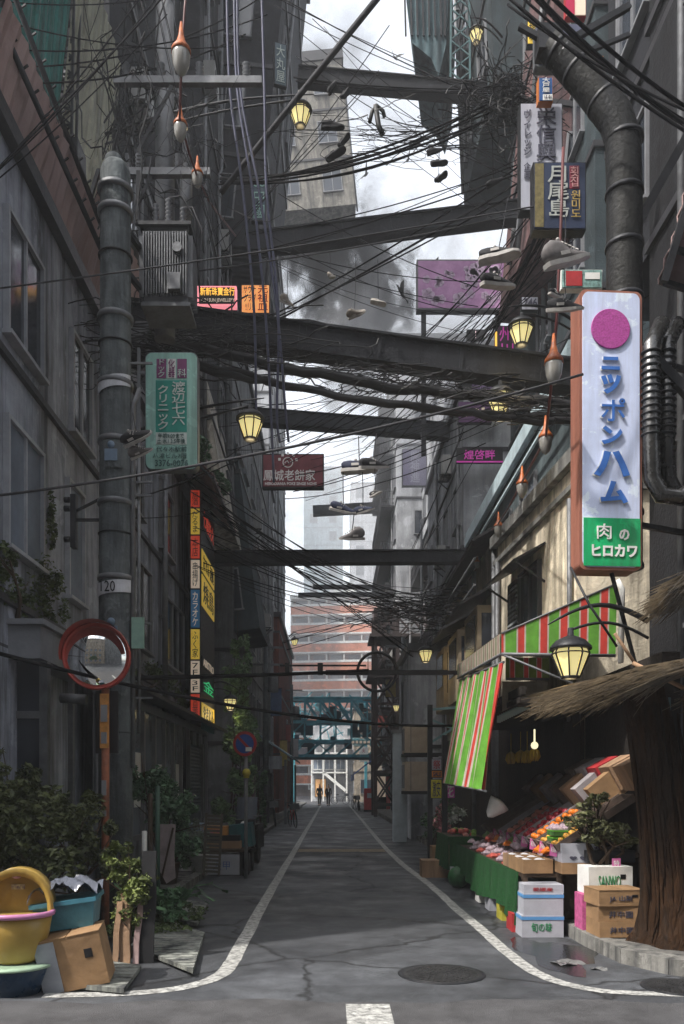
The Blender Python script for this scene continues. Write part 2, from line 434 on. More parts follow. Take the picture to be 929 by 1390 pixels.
# right pavement with a kerb round the corner
kp = [(2.5,75), (2.5,9.2), (2.52,8.0), (2.6,7.3), (2.85,6.85), (3.3,6.6), (4.2,6.5), (9,6.5)]
inn = [(p[0]+.14 if i < 5 else p[0], p[1] if i < 3 else p[1]+.15) for i, p in enumerate(kp)]
struct('pavement', MB().poly([*inn, (9,75)], 0, .125), m_conc)
kb = MB()
for i in range(len(kp)-1):
    n = max(1, int((Vector(kp[i+1])-Vector(kp[i])).length/.6))
    for k in range(n):
        a, b2, e = k/n, (k+1)/n-.012, 0
        q = [Vector(kp[i]).lerp(kp[i+1], a), Vector(kp[i]).lerp(kp[i+1], b2), Vector(inn[i]).lerp(inn[i+1], b2), Vector(inn[i]).lerp(inn[i+1], a)]
        kb.poly(q, 0, .135)
struct('kerb', kb, m_kerb)
struct('pavement', MB().box(-12, -2.36, 11.2, 75, 0, .10), m_conc)
kb = MB()
for k in range(40): kb.box(-2.358, -2.22, 11.2+k*1.2, 12.385+k*1.2, 0, .115)
struct('kerb', kb, m_kerb)

def manhole(loc, r, label):
    t = thing('manhole_cover', label, 'manhole', loc)
    obj('rim', MB().lathe([(r+.04, 0), (r+.04, .006), (r, .006)], 32), m_dark, t)
    b = MB().lathe([(r-.005, .001), (r-.005, .007)], 32)
    for i in range(1, 6):
        for k in range(i*7):
            a = 2*PI*k/(i*7); q = r*i/6
            b.box(-.022, .022, -.012, .012, .007, .011, R=Matrix.Rotation(a, 3, 'Z'), at=(q*math.cos(a), q*math.sin(a), 0))
    obj('cover', b, mat('cast_iron', (.055,.055,.058), .5, .3, 8, .3, .6), t)
manhole((.93,6.88,0), .33, 'round cast iron manhole cover in the open road')
manhole((2.75,6.42,.002), .25, 'dark manhole cover on the asphalt beside the right kerb corner')
m_wet = mat('wet_asphalt', (.02,.02,.022), .12, .3, 5, .25, spec=.6, fine=40)
b = MB(); pts = []
for k in range(28):
    a = 2*PI*k/28; r = 1+.25*math.sin(3*a+1)+.12*math.sin(7*a)
    pts.append((2.12+.34*r*math.cos(a), 7.7+.75*r*math.sin(a), .003))
b.add(pts, [tuple(range(28))]); struct('puddle', b, m_wet)
for i, (x, y, w, h, r) in enumerate([(2.12,7.3,.26,.2,.3), (2.32,7.05,.14,.08,-.2)]):
    b = MB().sheet((-w/2,-h/2,.008), (w,0,0), (0,h,0), 4, 3, lambda u,v: (0,0,.012*math.sin(u*6+v*4)), th=.002)
    o = obj('paper_scrap', b, mat('wet_paper', (.16,.16,.16), .3, .4, 9, .2, spec=.6), None, (x, y, 0), (0,0,r))
    tag(o, ['larger wet sheet of paper lying on the puddle', 'smaller scrap of paper lying nearer than the wet sheet'][i], 'paper')
# ================================================================== LEFT SIDE
m_lw = grime('left_plaster', (.26,.275,.32), amount=.58, scale=.8, panel=('x', 3.1, 2.9))
XL = -3.5
def wy(px): return XL*F/(px-VX)          # distance along the left facade of a photo column
lb = thing('concrete_building', 'long grey plaster building filling the left side behind the utility pole', 'building', (-6, 6.5, 0))
obj('wall', MB().box(-2.5, 2.5, 0, 15.5, 0, 8.5), m_lw, lb)
obj('roof', MB().box(-2.6, 2.62, -.1, 15.6, 8.502, 8.7), m_framed, lb)
b = MB()
for z in (3.55, 6.15): b.box(2.5, 2.56, 0, 15.5, z, z+.08)
obj('floor_ledge', b, m_framed, lb)
m_wf = mat('pale_window_frame', (.34,.35,.38), .5, .2, 5, .1)
for yy, zc, w, h, mu, gl in [(9.15,4.85,1.0,1.35,1,m_glassl), (9.15,7.1,1.0,1.3,1,m_glass), (11.2,7.0,.8,1.3,1,m_glass), (10.95,4.85,.62,1.5,0,m_glassl), (7.2,4.85,1.,1.3,1,m_glass),
        (14.8,4.85,1.3,1.5,1,m_glass), (17.9,4.85,1.9,1.4,2,m_glass), (14.2,7.1,1.2,1.3,1,m_glass), (17.0,7.1,1.2,1.3,1,m_glass), (20.3,7.1,1.2,1.3,1,m_glass)]:
    window(lb, (2.5, yy-6.5, zc), PI/2, w, h, m_wf if yy < 12 else m_frame, gl, mu)
for yy, r in ((13.1,.05), (16.4,.06), (12.2,.03)):
    b = MB().tube([(2.62, yy-6.5, 3.1), (2.62, yy-6.5, 8.4)], r, 8)
    for k in range(4): b.box(2.45, 2.64, yy-6.57, yy-6.43, 3.6+k*1.4, 3.66+k*1.4)
    obj('drainpipe', b, m_steel, lb)
# projecting glass shopfront and its sloping canopy
sf = thing('glass_shopfront', 'long ground floor shopfront of dark glass between grey mullions', 'shopfront', (-3.2, 11.0, .1))
b = MB()
for k in range(12): b.box(-.05, .06, k*.85, k*.85+.09, 0, 2.75)
b.box(-.05, .05, 0, 9.5, 2.76, 2.9).box(-.05, .05, .1, 9.4, .62, .7)
obj('mullion', b, m_frame, sf)
obj('glass', MB().box(-.03, -.01, 0, 9.5, .7, 2.75), m_glassl, sf)
obj('base_wall', MB().box(-.1, .04, 0, 9.5, 0, .61), m_lw, sf)
b = MB().sheet((-.3,-.1,3.1), (.75,0,-.2), (0,10.4,0), 1, 40, lambda u,v: (0,0,.012*math.sin(v*250)), th=.06)
obj('canopy', b, m_framed, sf)
b = MB()
for k, (y, h) in enumerate(((1.2,.8), (2.1,.9), (3.9,.75), (5.6,.8))): b.box(-.008, -.002, y, y+.45, 1.15, 1.15+h)
obj('poster', b, m_white, sf)
rs = thing('roller_shutter', 'dark slatted roller shutter at the far end of the glass shopfront', 'shutter', (-3.13, 17.6, .1))
obj('slats', MB().sheet((0,0,.02), (0,1.7,0), (0,0,2.4), 1, 60, lambda u,v: (.012*math.sin(v*190),0,0), th=-.02), mat('blue_grey_slats', (.05,.07,.09), .5, .3, 4, .1), rs)
for y_ in (-.07,1.7): obj('side_rail', MB().box(-.02,.06,y_,y_+.07,0,2.5), m_steel, rs)
# near corner shop
cs = thing('corner_shop', 'pale canopied corner shop with dark windows at the left edge', 'shop', (-3.6, 9.0, 0))
obj('canopy', MB().box(-4, .45, -.25, 1.9, 2.98, 3.34).box(-4, .5, -.30, 1.95, 3.342, 3.40), mat('grey_fascia', (.25,.26,.285), .7, .25, 2, .2), cs)
b = MB()
for x in (-1.3, -.42, .36): b.box(x, x+.09, -.04, .06, 0, 2.978)
for x in (.40,): b.box(x-.03, x+.03, .9, .98, 0, 2.978)
b.box(-4, .4, -.03, .05, 2.35, 2.43)
obj('post', b, m_steel, cs)
obj('glass', MB().box(-4, .39, 0, .02, .5, 2.978), m_glass, cs)
obj('sill', MB().box(-4, .39, -.06, .04, 0, .5), m_lw, cs)
obj('pipe_stub', MB().tube([(.45,.4,2.62),(.75,.4,2.60)], .06, 10), m_steel, cs)
# utility pole -----------------------------------------------------------
PX, PY = -2.46, 9.2
pole = thing('utility_pole', 'thick round grey concrete utility pole with steel bands and stickers', 'utility pole', (PX, PY, 0))
m_pole = grime('pole_concrete', (.12,.135,.14), amount=.5, scale=2.5)
obj('shaft', MB().lathe([(.19,0), (.185,3), (.175,6), (.168,8.55), (.15,8.62), (.12,8.66)], 24), m_pole, pole)
for z in (3.95, 4.8, 5.5, 6.15, 6.9, 8.1, 8.35):
    obj('steel_band', MB().lathe([(.183,-.03),(.2,-.025),(.2,.025),(.183,.03)], 24, (0,0,z)), m_steel, pole)
obj('cap', MB().ball((-.02,0,8.66), .11, 8, sz=1.2), m_pole, pole)
m_plate = mat('white_plate', (.55,.56,.6), .5, .2, 6, .1)
def band(z0, z1, r, m, name, a0=-2.9, a1=-.3, tilt=.0):
    vs = []; n = 14
    for i in range(n+1):
        a = a0+(a1-a0)*i/n
        for z in (z0, z1): vs.append((r*math.cos(a), r*math.sin(a), z+tilt*(i/n)))
    vs2 = [(x*1.02, y*1.02, z) for x, y, z in vs]
    fs = [(2*i, 2*i+2, 2*i+3, 2*i+1) for i in range(n)]
    return obj(name, MB().add(vs2, fs).add([(v[0]*.99, v[1]*.99, v[2]) for v in vs], [f[::-1] for f in fs]), m, pole)
band(3.72, 3.86, .196, m_plate, 'number_plate', tilt=.06)
band(6.0, 6.13, .19, m_plate, 'upper_plate', tilt=.1)
for k in range(5): obj('strap', MB().lathe([(.186,-.008),(.194,-.006),(.194,.006),(.186,.008)], 24, (0,0,[2.2,2.9,4.45,6.6,7.6][k])), m_dark, pole)
fit_text(pole, '120', -.11, .05, 3.76, 3.88, m_black, y=-.205)
band(5.15, 5.45, .188, m_pole, 'notice', -2., -.9)
obj('face_sticker', MB().ball((-.0,-.175,5.4), .045, 8).box(-.07,.07,-.2,-.178,5.22,5.35), mat('faded_blue', (.16,.22,.3), .7, .2, 9, .1), pole)
obj('face_sticker', MB().ball((-.0,-.18,3.43), .045, 8).box(-.07,.07,-.2,-.178,3.27,3.38), MATS['faded_blue'], pole)
b = MB().bar((-.1,0,4.62),(-.45,.0,4.62),.03); b.bar((-.1,0,4.9),(-.45,0,4.72),.025); b.box(-.5,-.44,-.05,.05,4.3,4.9)
for z in (4.4,4.75,4.85): b.tube([(-.52,0,z),(-.58,0,z)], .035, 8)
obj('insulator_bracket', b, m_dark, pole)
for z in (3.45,4.9,5.05,6.4,2.6): obj('climbing_peg', MB().bar((.15,0,z),(.42,0,z),.022), m_steel, pole)
obj('conduit', MB().tube([(.2,-.02,1.8),(.2,-.02,5.9),(.28,-.02,6.1)], .03, 8).tube([(.26,.03,2.2),(.26,.03,5.5)], .02, 8), m_steel, pole)
gb = obj('green_notice', MB().box(.2,.34,-.08,-.05,3.15,3.5), mat('dull_mint', (.25,.4,.33), .7, .2, 8, .1), pole)
R_ = Matrix.Rotation(PI/2, 3, 'X')
# transformer -------------------------------------------------------------
tr = thing('pole_transformer', 'big finned grey transformer drum hanging beside the utility pole top', 'transformer', (-2.05, 10.2, 7.55))
obj('tank', MB().box(-.27,.27,-.22,.22,.0,.93).box(-.30,.30,-.25,.25,-.05,-.001), m_steel, tr)
b = MB()
for k in range(34):
    x_ = -.26+.52*(k % 17)/16
    if k < 17: b.box(x_-.007,x_+.007,-.29,-.2201,.08,.84)
    elif k < 30: b.box(-.33 if k % 2 else .2701,-.2701 if k % 2 else .33,-.2+.4*((k-17)//2)/6-.008,-.2+.4*((k-17)//2)/6+.008,.08,.84)
obj('cooling_fin', b, m_steel, tr)
obj('lid', MB().box(-.32,.32,-.28,.26,.931,.975).lathe([(.2,.976),(.18,1.0),(.1,1.02)], 20), m_dark, tr)
obj('gauge_box', MB().box(.05,.2,-.35,-.291,.1,.3).lathe([(.06,0),(.06,.05)], 14, (.16,-.29,.62), R=R_), m_steel, tr)
m_porc = mat('grey_porcelain', (.22,.23,.25), .3, .2, 5, .1)
for x, y in ((-.16,-.05),(.02,-.14),(.17,.02)):
    pr = []
    for k in range(7): pr += [(.02, k*.05), (.045, k*.05+.02), (.02, k*.05+.04)]
    obj('bushing', MB().lathe(pr, 10, (x,y,1.0)), m_porc, tr)
obj('bracket', MB().bar((-.28,0,.2),(-.5,-.9,.2),.06).bar((-.28,0,.7),(-.5,-.9,.7),.06), m_dark, tr)
obj('lead', MB().tube([(.17,.02,1.35),(.3,-.05,1.3),(.42,-.1,1.0),(.45,-.1,.7)], .012, 5).tube([(.02,-.14,1.35),(.2,-.25,1.3),(.36,-.2,1.05),(.4,-.1,.2)], .012, 5).tube([(-.16,-.05,1.35),(-.25,-.1,1.6),(-.2,-.1,1.9)], .012, 5), m_wgrey, tr)
# cross arms above
for k, (z, w, Y) in enumerate(((10.6,1.9,10.4), (9.35,1.1,10.3))):
    ca = thing('cross_arm', ['upper steel cross arm with insulators over the transformer', 'lower steel cross arm with tall bushings over the transformer'][k], 'cross arm', (-1.85 if k == 0 else -2.1, Y, z))
    obj('beam', MB().box(-w/2, w/2, -.04, .04, 0, .09), m_steel, ca)
    for x in (-.8, -.35, .15, .75):
        if abs(x) < w/2:
            pr = []
            for q in range(4): pr += [(.025, q*.05), (.055, q*.05+.02), (.025, q*.05+.04)]
            obj('insulator', MB().lathe(pr, 10, (x,0,.092)), m_porc, ca)
    obj('stay', MB().bar((-.2,0,-.01),(-.6,-.1,-.9),.04).bar((-.6,-.1,-.9),(-.62,-.15,-1.9),.05), m_dark, ca)
sp2 = solo('steel_mast', MB().lathe([(.14,0),(.12,4.5)], 16, (-2.25,10.9,7.6)).tube([(-1.93,10.7,8.6),(-1.93,10.7,10.2)], .05, 8).tube([(-1.93,10.7,9.0),(-1.93,10.7,9.7)], .085, 10), m_steel, 'grey steel mast rising behind the transformer', 'mast')
# convex mirror -------------------------------------------------------------
mY = 8.65; mc = P(133,892,mY)
mr_ = thing('convex_mirror', 'round convex traffic mirror with orange red hood on an orange post', 'traffic mirror', (mc.x+.08, mY, 0))
R = Matrix.Rotation(PI/2, 3, 'X') ; rr = .335
prof = [(rr*q/12, .10*(1-(q/12)**2)) for q in range(12, -1, -1)]; prof[-1] = (.002, .10)
m_mir = bpy.data.materials.new('mirror_glass'); m_mir.use_nodes = True
m_mir.node_tree.nodes['Principled BSDF'].inputs['Metallic'].default_value = 1; m_mir.node_tree.nodes['Principled BSDF'].inputs['Roughness'].default_value = .03
m_mir.node_tree.nodes['Principled BSDF'].inputs['Base Color'].default_value = (.75,.76,.75,1)
cz = mc.z; Rm = Matrix.Rotation(.12, 3, 'Z') @ R
obj('mirror', MB().lathe(prof, 40, (-.08,-.05,cz), R=Rm), m_mir, mr_)
m_or = mat('orange_red_enamel', (.42,.06,.045), .45, .3, 4, .15)
obj('rim', MB().lathe([(rr-.005,-.03),(rr+.014,-.03),(rr+.018,.03),(rr+.005,.035),(rr-.005,.01)], 40, (-.08,-.05,cz), R=Rm), m_or, mr_)
obj('backing', MB().lathe([(rr+.02,-.05),(rr+.02,-.031)], 40, (-.08,-.05,cz), R=Rm), m_or, mr_)
hb = MB(); vs = []
for k in range(21):
    a = PI*.12 + (PI*1.0)*k/20 - .25; o_ = .13*math.sin(PI*min(1, max(0, (k+3)/26)))+.03
    for d in (-.02, -.02-o_):
        vs.append((-.08+(rr+.022+(.01 if d < -.05 else 0))*math.cos(a), -.05+d, cz+(rr+.022)*math.sin(a)))
hb.add(vs, [(2*i,2*i+2,2*i+3,2*i+1) for i in range(20)]).add([(v[0]*1.001, v[1], v[2]+.008) for v in vs], [(2*i+1,2*i+3,2*i+2,2*i) for i in range(20)])
obj('hood', hb, m_or, mr_)
obj('post', MB().lathe([(.042,0),(.042,cz-.1)], 14), mat('orange_post', (.26,.085,.04), .55, .6, 5, .3), mr_)
obj('arm', MB().bar((0,0,cz-.25),(-.07,-.03,cz-.25),.05).bar((0,0,cz+.0),(-.07,-.03,cz+.0),.05), m_steel, mr_)
bk = obj('black_signboard', MB().box(-.12,.12,.05,.08,1.95,2.62), m_black, mr_)
obj('orange_strip', MB().box(-.045,.05,-.052,-.044,2.0,2.58), mat('sticker_orange', (.5,.22,.05), .6, .4, 12, .1), mr_)
for z, w, h in ((2.28,.07,.18),(2.05,.06,.12),(1.5,.05,.16),(1.28,.05,.06)): obj('sticker', MB().box(-w/2, w/2, -.062, -.054, z, z+h), m_frame, mr_)
# lantern -------------------------------------------------------------------
m_lamp = mat('lit_lamp_glass', (1.,.86,.38), .5, .04, 3, 0, emit=.62, col2=(1.,.9,.5))
m_lampc = mat('lit_lamp_core', (1.,.92,.6), .5, .02, 3, 0, emit=1.2, col2=(1.,.92,.6))
def lantern(loc, label, arm, w=.36, group='yellow glass street lanterns'):
    """arm = (x, y, z) of the arm's root relative to the lantern's top"""
    t = thing('street_lantern', label, 'lantern', loc, group=group)
    s = w/.36
    gb_ = MB(); n = 8
    for k in range(n):
        a0, a1 = 2*PI*k/n+.06+PI/8, 2*PI*(k+1)/n-.06+PI/8
        def q(a, r, z): return Vector((r*math.cos(a)*s, r*math.sin(a)*s, z*s))
        gb_.add([q(a0,.075,.0), q(a1,.075,.0), q(a1,.155,.20), q(a0,.155,.20)], [(0,1,2,3)])
        gb_.add([q(a0,.155,.203), q(a1,.155,.203), q(a1,.135,.245), q(a0,.135,.245)], [(0,1,2,3)])
    gb_.lathe([(.06*s,.01*s),(.13*s,.19*s),(.12*s,.24*s)], 8)
    obj('lamp_glass', gb_, m_lamp, t)
    fb = MB()
    for k in range(n):
        a = 2*PI*k/n+PI/8
        def q(r, z): return (r*math.cos(a)*s, r*math.sin(a)*s, z*s)
        fb.tube([q(.08,-.01), q(.163,.2), q(.14,.25)], .008*s, 4)
    fb.lathe([(.05*s,-.03*s),(.085*s,-.02*s),(.085*s,.0)], 8).lathe([(.16*s,.196*s),(.168*s,.2*s),(.16*s,.206*s)], 16)
    obj('frame', fb, m_dark, t)
    obj('hood', MB().lathe([(.185*s,.235*s),(.18*s,.262*s),(.13*s,.315*s),(.07*s,.345*s),(.03*s,.36*s),(.022*s,.43*s)], 16), m_dark, t)
    ax = Vector(arm); top = Vector((0,0,.43*s)); d = ax - top
    side = Vector((d.x, d.y, 0)); ln = side.length; side.normalize()
    p1, p2 = [], []
    for k in range(11):
        u = k/10
        p1.append(top + side*(ln*u - .22*s*(1-u)) + Vector((0,0,(d.z)*u + .16*s*math.sin(PI*u)+.02)))
        p2.append(top + side*(ln*u) + Vector((0,0,(d.z-.12*s)*u + .10*s*math.sin(PI*u)-.02)))
    pl = bpy.data.lights.new('lamp', 'POINT'); pl.energy = 7*s; pl.color = (1,.78,.4); pl.shadow_soft_size = .12
    lo = bpy.data.objects.new('lamp_light', pl); C.objects.link(lo); lo.parent = t; lo.location = (0,0,-.12*s)
    obj('arm', MB().tube(p1, .02, 6, rs=[.006+.022*s*(i/10)**.5 for i in range(11)]).tube(p2, .016, 6), m_dark, t)
    return t
# left lit vertical tenant sign ------------------------------------------------
vs_ = thing('tenant_sign', 'tall lit vertical sign of stacked shop panels on the left building', 'sign', (-3.0, 18.6, 3.0))
HT = 5.35
obj('box', MB().box(-.24,.0,-.12,2.05,0,HT), m_black, vs_)
m_y = mat('lit_yellow', (.9,.62,.08), .5, .1, 5, 0, emit=.28); m_rd = mat('lit_red', (.6,.06,.03), .5, .1, 5, 0, emit=.4)
m_wl = mat('lit_white', (.85,.7,.55), .5, .1, 5, 0, emit=.28); m_gr = mat('lit_green', (.05,.65,.25), .5, .1, 5, 0, emit=.5)
m_bl = mat('lit_blue', (.05,.18,.35), .5, .1, 5, 0, emit=.15)
zz = HT
for k, (h, m, s) in enumerate([(.42,m_rd,'居酒'),(.62,m_y,'だるま'),(.55,m_rd,'本店'),(.68,m_wl,'串揚げ'),(.9,m_bl,'カラオケ'),(.72,m_y,'ふく家'),(.4,m_wl,'7F'),(.36,m_wl,'3F'),(.55,m_rd,'営業')]):
    zz -= h
    obj('front_panel', MB().box(-.22,-.02,-.14,-.121,zz+.03,zz+h-.01), m, vs_)
    fit_text(vs_, '\n'.join(s), -.185, -.055, zz+.07, zz+h-.06, m_black if m is not m_bl else m_wl, y=-.142, ls=.9)
for k, (z, h, m, s) in enumerate([(4.55,.55,m_rd,'七輪炭火'),(3.55,.5,m_y,'おでん 酒処'),(2.75,.72,m_y,'焼鳥'),(1.35,.25,m_wl,'ABISTRO'),(.75,.42,m_gr,'金'),(.1,.42,m_y,'やきとん')]):
    if h == 0: continue
    bgm = m if m is m_y else m_black
    o = obj('side_panel', MB().box(.001,.02,.0,1.9,z,z+h), bgm, vs_)
    me = text_mesh(s, 1, 0, .004); xs = [v.co.x for v in me.vertices]; ys = [v.co.y for v in me.vertices]
    for v in me.vertices:
        u = (v.co.x-min(xs))/(max(xs)-min(xs)); w = (v.co.y-min(ys))/(max(ys)-min(ys))
        v.co = Vector((.024+v.co.z, .15+u*1.6, z+h*.15+w*h*.7))
    me.materials.clear(); me.materials.append(m_black if m is m_y else m); link('lettering', me, vs_)
obj('side_band', MB().box(.001,.018,0,1.9,-.1,.06), mat('teal_band', (.03,.2,.24), .5, .2, 5, 0), vs_)
# clinic sign --------------------------------------------------------------------
def signbox(name, label, cat, r, Y, th, m, frame=None, border=.02, round_=0, rz=0, group=None):
    """board filling photo rectangle r=(x0,x1,y0,y1) at distance Y; returns thing and mapper"""
    a = P(r[0], r[3], Y); c = P(r[1], r[2], Y)
    w, h = c.x-a.x, c.z-a.z
    t = thing(name, label, cat, ((a.x+c.x)/2, Y, a.z), (0,0,rz), group)
    if round_:
        out = []
        for cx, cz_, a0 in ((w/2-round_, round_, -PI/2), (w/2-round_, h-round_, 0), (-w/2+round_, h-round_, PI/2), (-w/2+round_, round_, PI)):
            for k in range(7): out.append((cx+round_*math.cos(a0+PI/2*k/6), cz_+round_*math.sin(a0+PI/2*k/6)))
        n = len(out)
        def slab(y0, y1, s):
            v = [((x)*s, y0, (z-h/2)*(1-(1-s)*w/h)+h/2) for x, z in out] + [((x)*s, y1, (z-h/2)*(1-(1-s)*w/h)+h/2) for x, z in out]
            return MB().add(v, [list(range(n)), [n+i for i in range(n)][::-1]] + [(i, n+i, n+(i+1) % n, (i+1) % n) for i in range(n)])
        obj('box', slab(0, th, 1), frame or m, t, fix=True)
        obj('face', slab(-.012, -.001, 1-2*border/w), m, t, fix=True)
    else:
        obj('frame', MB().box(-w/2, w/2, 0, th, 0, h), frame or m_dark, t)
        obj('face', MB().box(-w/2+border, w/2-border, -.012, -.001, border, h-border), m, t)
    def mp(x0, x1, y0, y1):
        k = Y/F; cx = (r[0]+r[1])/2
        return (x0-cx)*k, (x1-cx)*k, (r[3]-y1)*k, (r[3]-y0)*k
    return t, mp
def panel(t, mp, r, m, y=-.018, name='panel'):
    a = mp(*r); return obj(name, MB().box(a[0], a[1], y, y+.005, a[2], a[3]), m, t)
def words_(t, mp, s, r, m, y=-.022, ls=1., bold=.0, vert=False):
    a = mp(*r); return fit_text(t, '\n'.join(s) if vert else s, a[0], a[1], a[2], a[3], m, y=y, ls=.92 if vert else ls, bold=bold)
m_mint = grime('mint_board', (.36,.62,.54), (.10,.13,.11), .35, 2, .5, bmp=.05)
m_teal = mat('teal_panel', (.02,.28,.22), .5, .2, 4, .1); m_mag = mat('magenta_panel', (.22,.05,.16), .5, .2, 4, .1)
m_ink = mat('sign_ink', (.06,.14,.13), .6, .2, 5, 0); m_let = mat('pale_lettering', (.6,.68,.64), .5, .1, 5, 0)
t, mp = signbox('clinic_sign', 'mint green clinic sign hanging under the big girder by the pole', 'sign', (197,269,478,638), 9.9, .12, m_mint, m_steel, .012, .08)
panel(t, mp, (213,226,488,514), m_mag); panel(t, mp, (228,239,488,514), m_white); panel(t, mp, (241,254,488,514), m_mag)
words_(t, mp, 'ドック', (215,224,489,513), m_let, vert=True); words_(t, mp, '化器', (229,238,489,513), m_mag, vert=True); words_(t, mp, '科', (242,253,502,513), m_let)
panel(t, mp, (212,254,517,587), m_teal)
words_(t, mp, '渡辺七六', (234,252,519,578), m_let, vert=True, bold=.01); words_(t, mp, 'クリニック', (215,229,524,584), m_let, vert=True, bold=.01)
panel(t, mp, (212,254,588,604), m_let); words_(t, mp, '午前9:00まで\n土·水1.3.5午後', (214,252,589,603), m_ink)
words_(t, mp, '代々木駅前', (213,254,607,614), m_ink); words_(t, mp, '八津ビル7階', (208,254,616,623), m_ink); words_(t, mp, '3376-0076', (211,256,625,634), m_ink, bold=.01)
a = mp(190,200,480,640); obj('bracket', MB().box(-.42,-.39,0,.05,.1,1.5).bar((-.42,.02,.3),(-.3,.02,.3),.03).bar((-.42,.02,1.2),(-.3,.02,1.2),.03), m_frame, t)
# lit small signs higher
m_neon = mat('neon_amber', (1.,.55,.08), .5, .1, 9, 0, emit=1.1); m_pk = mat('neon_pink', (1.,.3,.35), .5, .1, 9, 0, emit=1.)
t, mp = signbox('jewellery_sign', 'wide lit black sign with amber characters above the girder', 'sign', (268,321,388,415), 13.5, .12, m_black, m_pk, .03)
words_(t, mp, '新新珠寶金行', (272,319,391,402), m_neon, bold=.02); words_(t, mp, 'SUN SUN JEWELLERY', (273,319,406,412), m_wl, bold=.01)
m_orl = mat('lit_orange', (.95,.32,.08), .5, .35, 6, 0, emit=.8, col2=(1.,.7,.3))
t, mp = signbox('poster_lightbox', 'square glowing orange lightbox sign with black characters', 'sign', (327,367,386,426), 13.2, .12, m_orl, m_dark, .02)
words_(t, mp, 'サウナ\nクラブ\n!!リ!!', (331,348,389,422), m_black, bold=.03); words_(t, mp, '元\n祖\n皿', (350,364,389,422), mat('deep_red_ink', (.3,.02,.01), .5, .1, 5, 0, emit=.1), bold=.03)
m_maroon = mat('maroon_board', (.22,.05,.065), .6, .3, 3, .1)
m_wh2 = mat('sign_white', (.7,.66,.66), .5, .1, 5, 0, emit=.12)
t, mp = signbox('bakery_sign', 'dark red horizontal signboard with white characters and round emblem', 'sign', (356,440,616,662), 20, .2, m_maroon, m_dark, .03)
words_(t, mp, '鳳城老餅家', (358,428,638,653), m_wh2, bold=.03); words_(t, mp, 'HERODIANIA POKE SINGE NOHS', (360,430,655,659), m_wh2, bold=.02)
a = mp(383,399,620,636); cx, cz_ = (a[0]+a[1])/2, (a[2]+a[3])/2; b = MB()
for k in range(28):
    q = 2*PI*k/28; b.tube([(cx+.12*math.cos(q),-.02,cz_+.12*math.sin(q)), (cx+.12*math.cos(q+.24),-.02,cz_+.12*math.sin(q+.24))], .012, 4)
for q in (.3, .9, 1.5708, 2.2, 2.8): b.box(-.03,.03,-.01,.01,-.03,.03, at=(cx+.22*math.cos(q), -.02, cz_+.22*math.sin(q)))
b.tube([(cx-.08,-.02,cz_-.02),(cx-.02,-.02,cz_+.05),(cx+.03,-.02,cz_-.03),(cx+.08,-.02,cz_+.02)], .012, 4)
obj('emblem', b, m_wh2, t)
t, mp = signbox('blue_vertical_sign', 'dull blue vertical sign with green characters high on the left', 'sign', (341,362,236,300), 19, .12, mat('dull_blue_board', (.05,.09,.12), .6, .3, 3, .1), m_dark, .03)
words_(t, mp, '68\n中\n國', (344,360,240,297), mat('pale_green_ink', (.3,.5,.45), .5, .2, 5, 0))
t, mp = signbox('slanted_blue_sign', 'small grey blue vertical sign high beside the uppermost girder', 'sign', (372,390,58,116), 22, .1, mat('faded_blue_board', (.12,.17,.2), .6, .3, 3, .1), m_dark, .03, rz=.3)
words_(t, mp, '大\n丸\n屋', (375,387,62,112), m_let)
# lanterns ------------------------------------------------------------------------
def lan(px, py, Y, label, armto, w=.36): # (px,py) = bottom of the lamp
    p = P(px, py, Y); lantern(p, label, Vector(armto)-p, w)
lan(340, 595, 10.2, 'largest yellow lantern on the left, between the mint sign and dark red sign', P(240,585,11.2)+Vector((-1.2,.5,-.1)))
lan(313, 963, 20.5, 'yellow lantern low on the left beside the lit vertical tenant sign', (-3.25,20.6,4.1), .38)
lan(400, 876, 36, 'small distant yellow lantern left of the brick apartment block', P(392,866,36), .36)
lan(408, 170, 12.6, 'yellow lantern hung highest on the left under the top girder', (-3.7,13.2,12.2))
# no parking sign --------------------------------------------------------------------
q = P(334,1010,14); np_ = thing('no_parking_sign', 'round blue and red no parking sign on a thin white pole', 'road sign', (q.x,14,0), (0,0,-.25))
zc = q.z
obj('pole', MB().lathe([(.032,0),(.032,zc+.2)], 12), m_frame, np_)
obj('disc', MB().lathe([(.215,-.006),(.215,.006)], 36, (0,-.05,zc), R=R), m_red, np_)
obj('blue_field', MB().lathe([(.165,-.003),(.165,.003)], 36, (0,-.06,zc), R=R), mat('sign_blue', (.03,.09,.35), .5, .2, 5, .1), np_)
obj('slash', MB().box(-.165,.165,-.003,.003,-.022,.022, R=Matrix.Rotation(PI/4,3,'Y'), at=(0,-.066,zc)), m_red, np_)
obj('sub_label', MB().box(.02,.13,-.072,-.066,zc-.13,zc-.06), m_white, np_)
obj('yellow_lamp', MB().ball((.02,-.03,zc-.5), .075, 8).lathe([(.05,-.09),(.06,0)], 10, (0.02,-.03,zc-.5)), mat('yellow_plastic', (.5,.42,.05), .5, .2, 5, .1), np_)
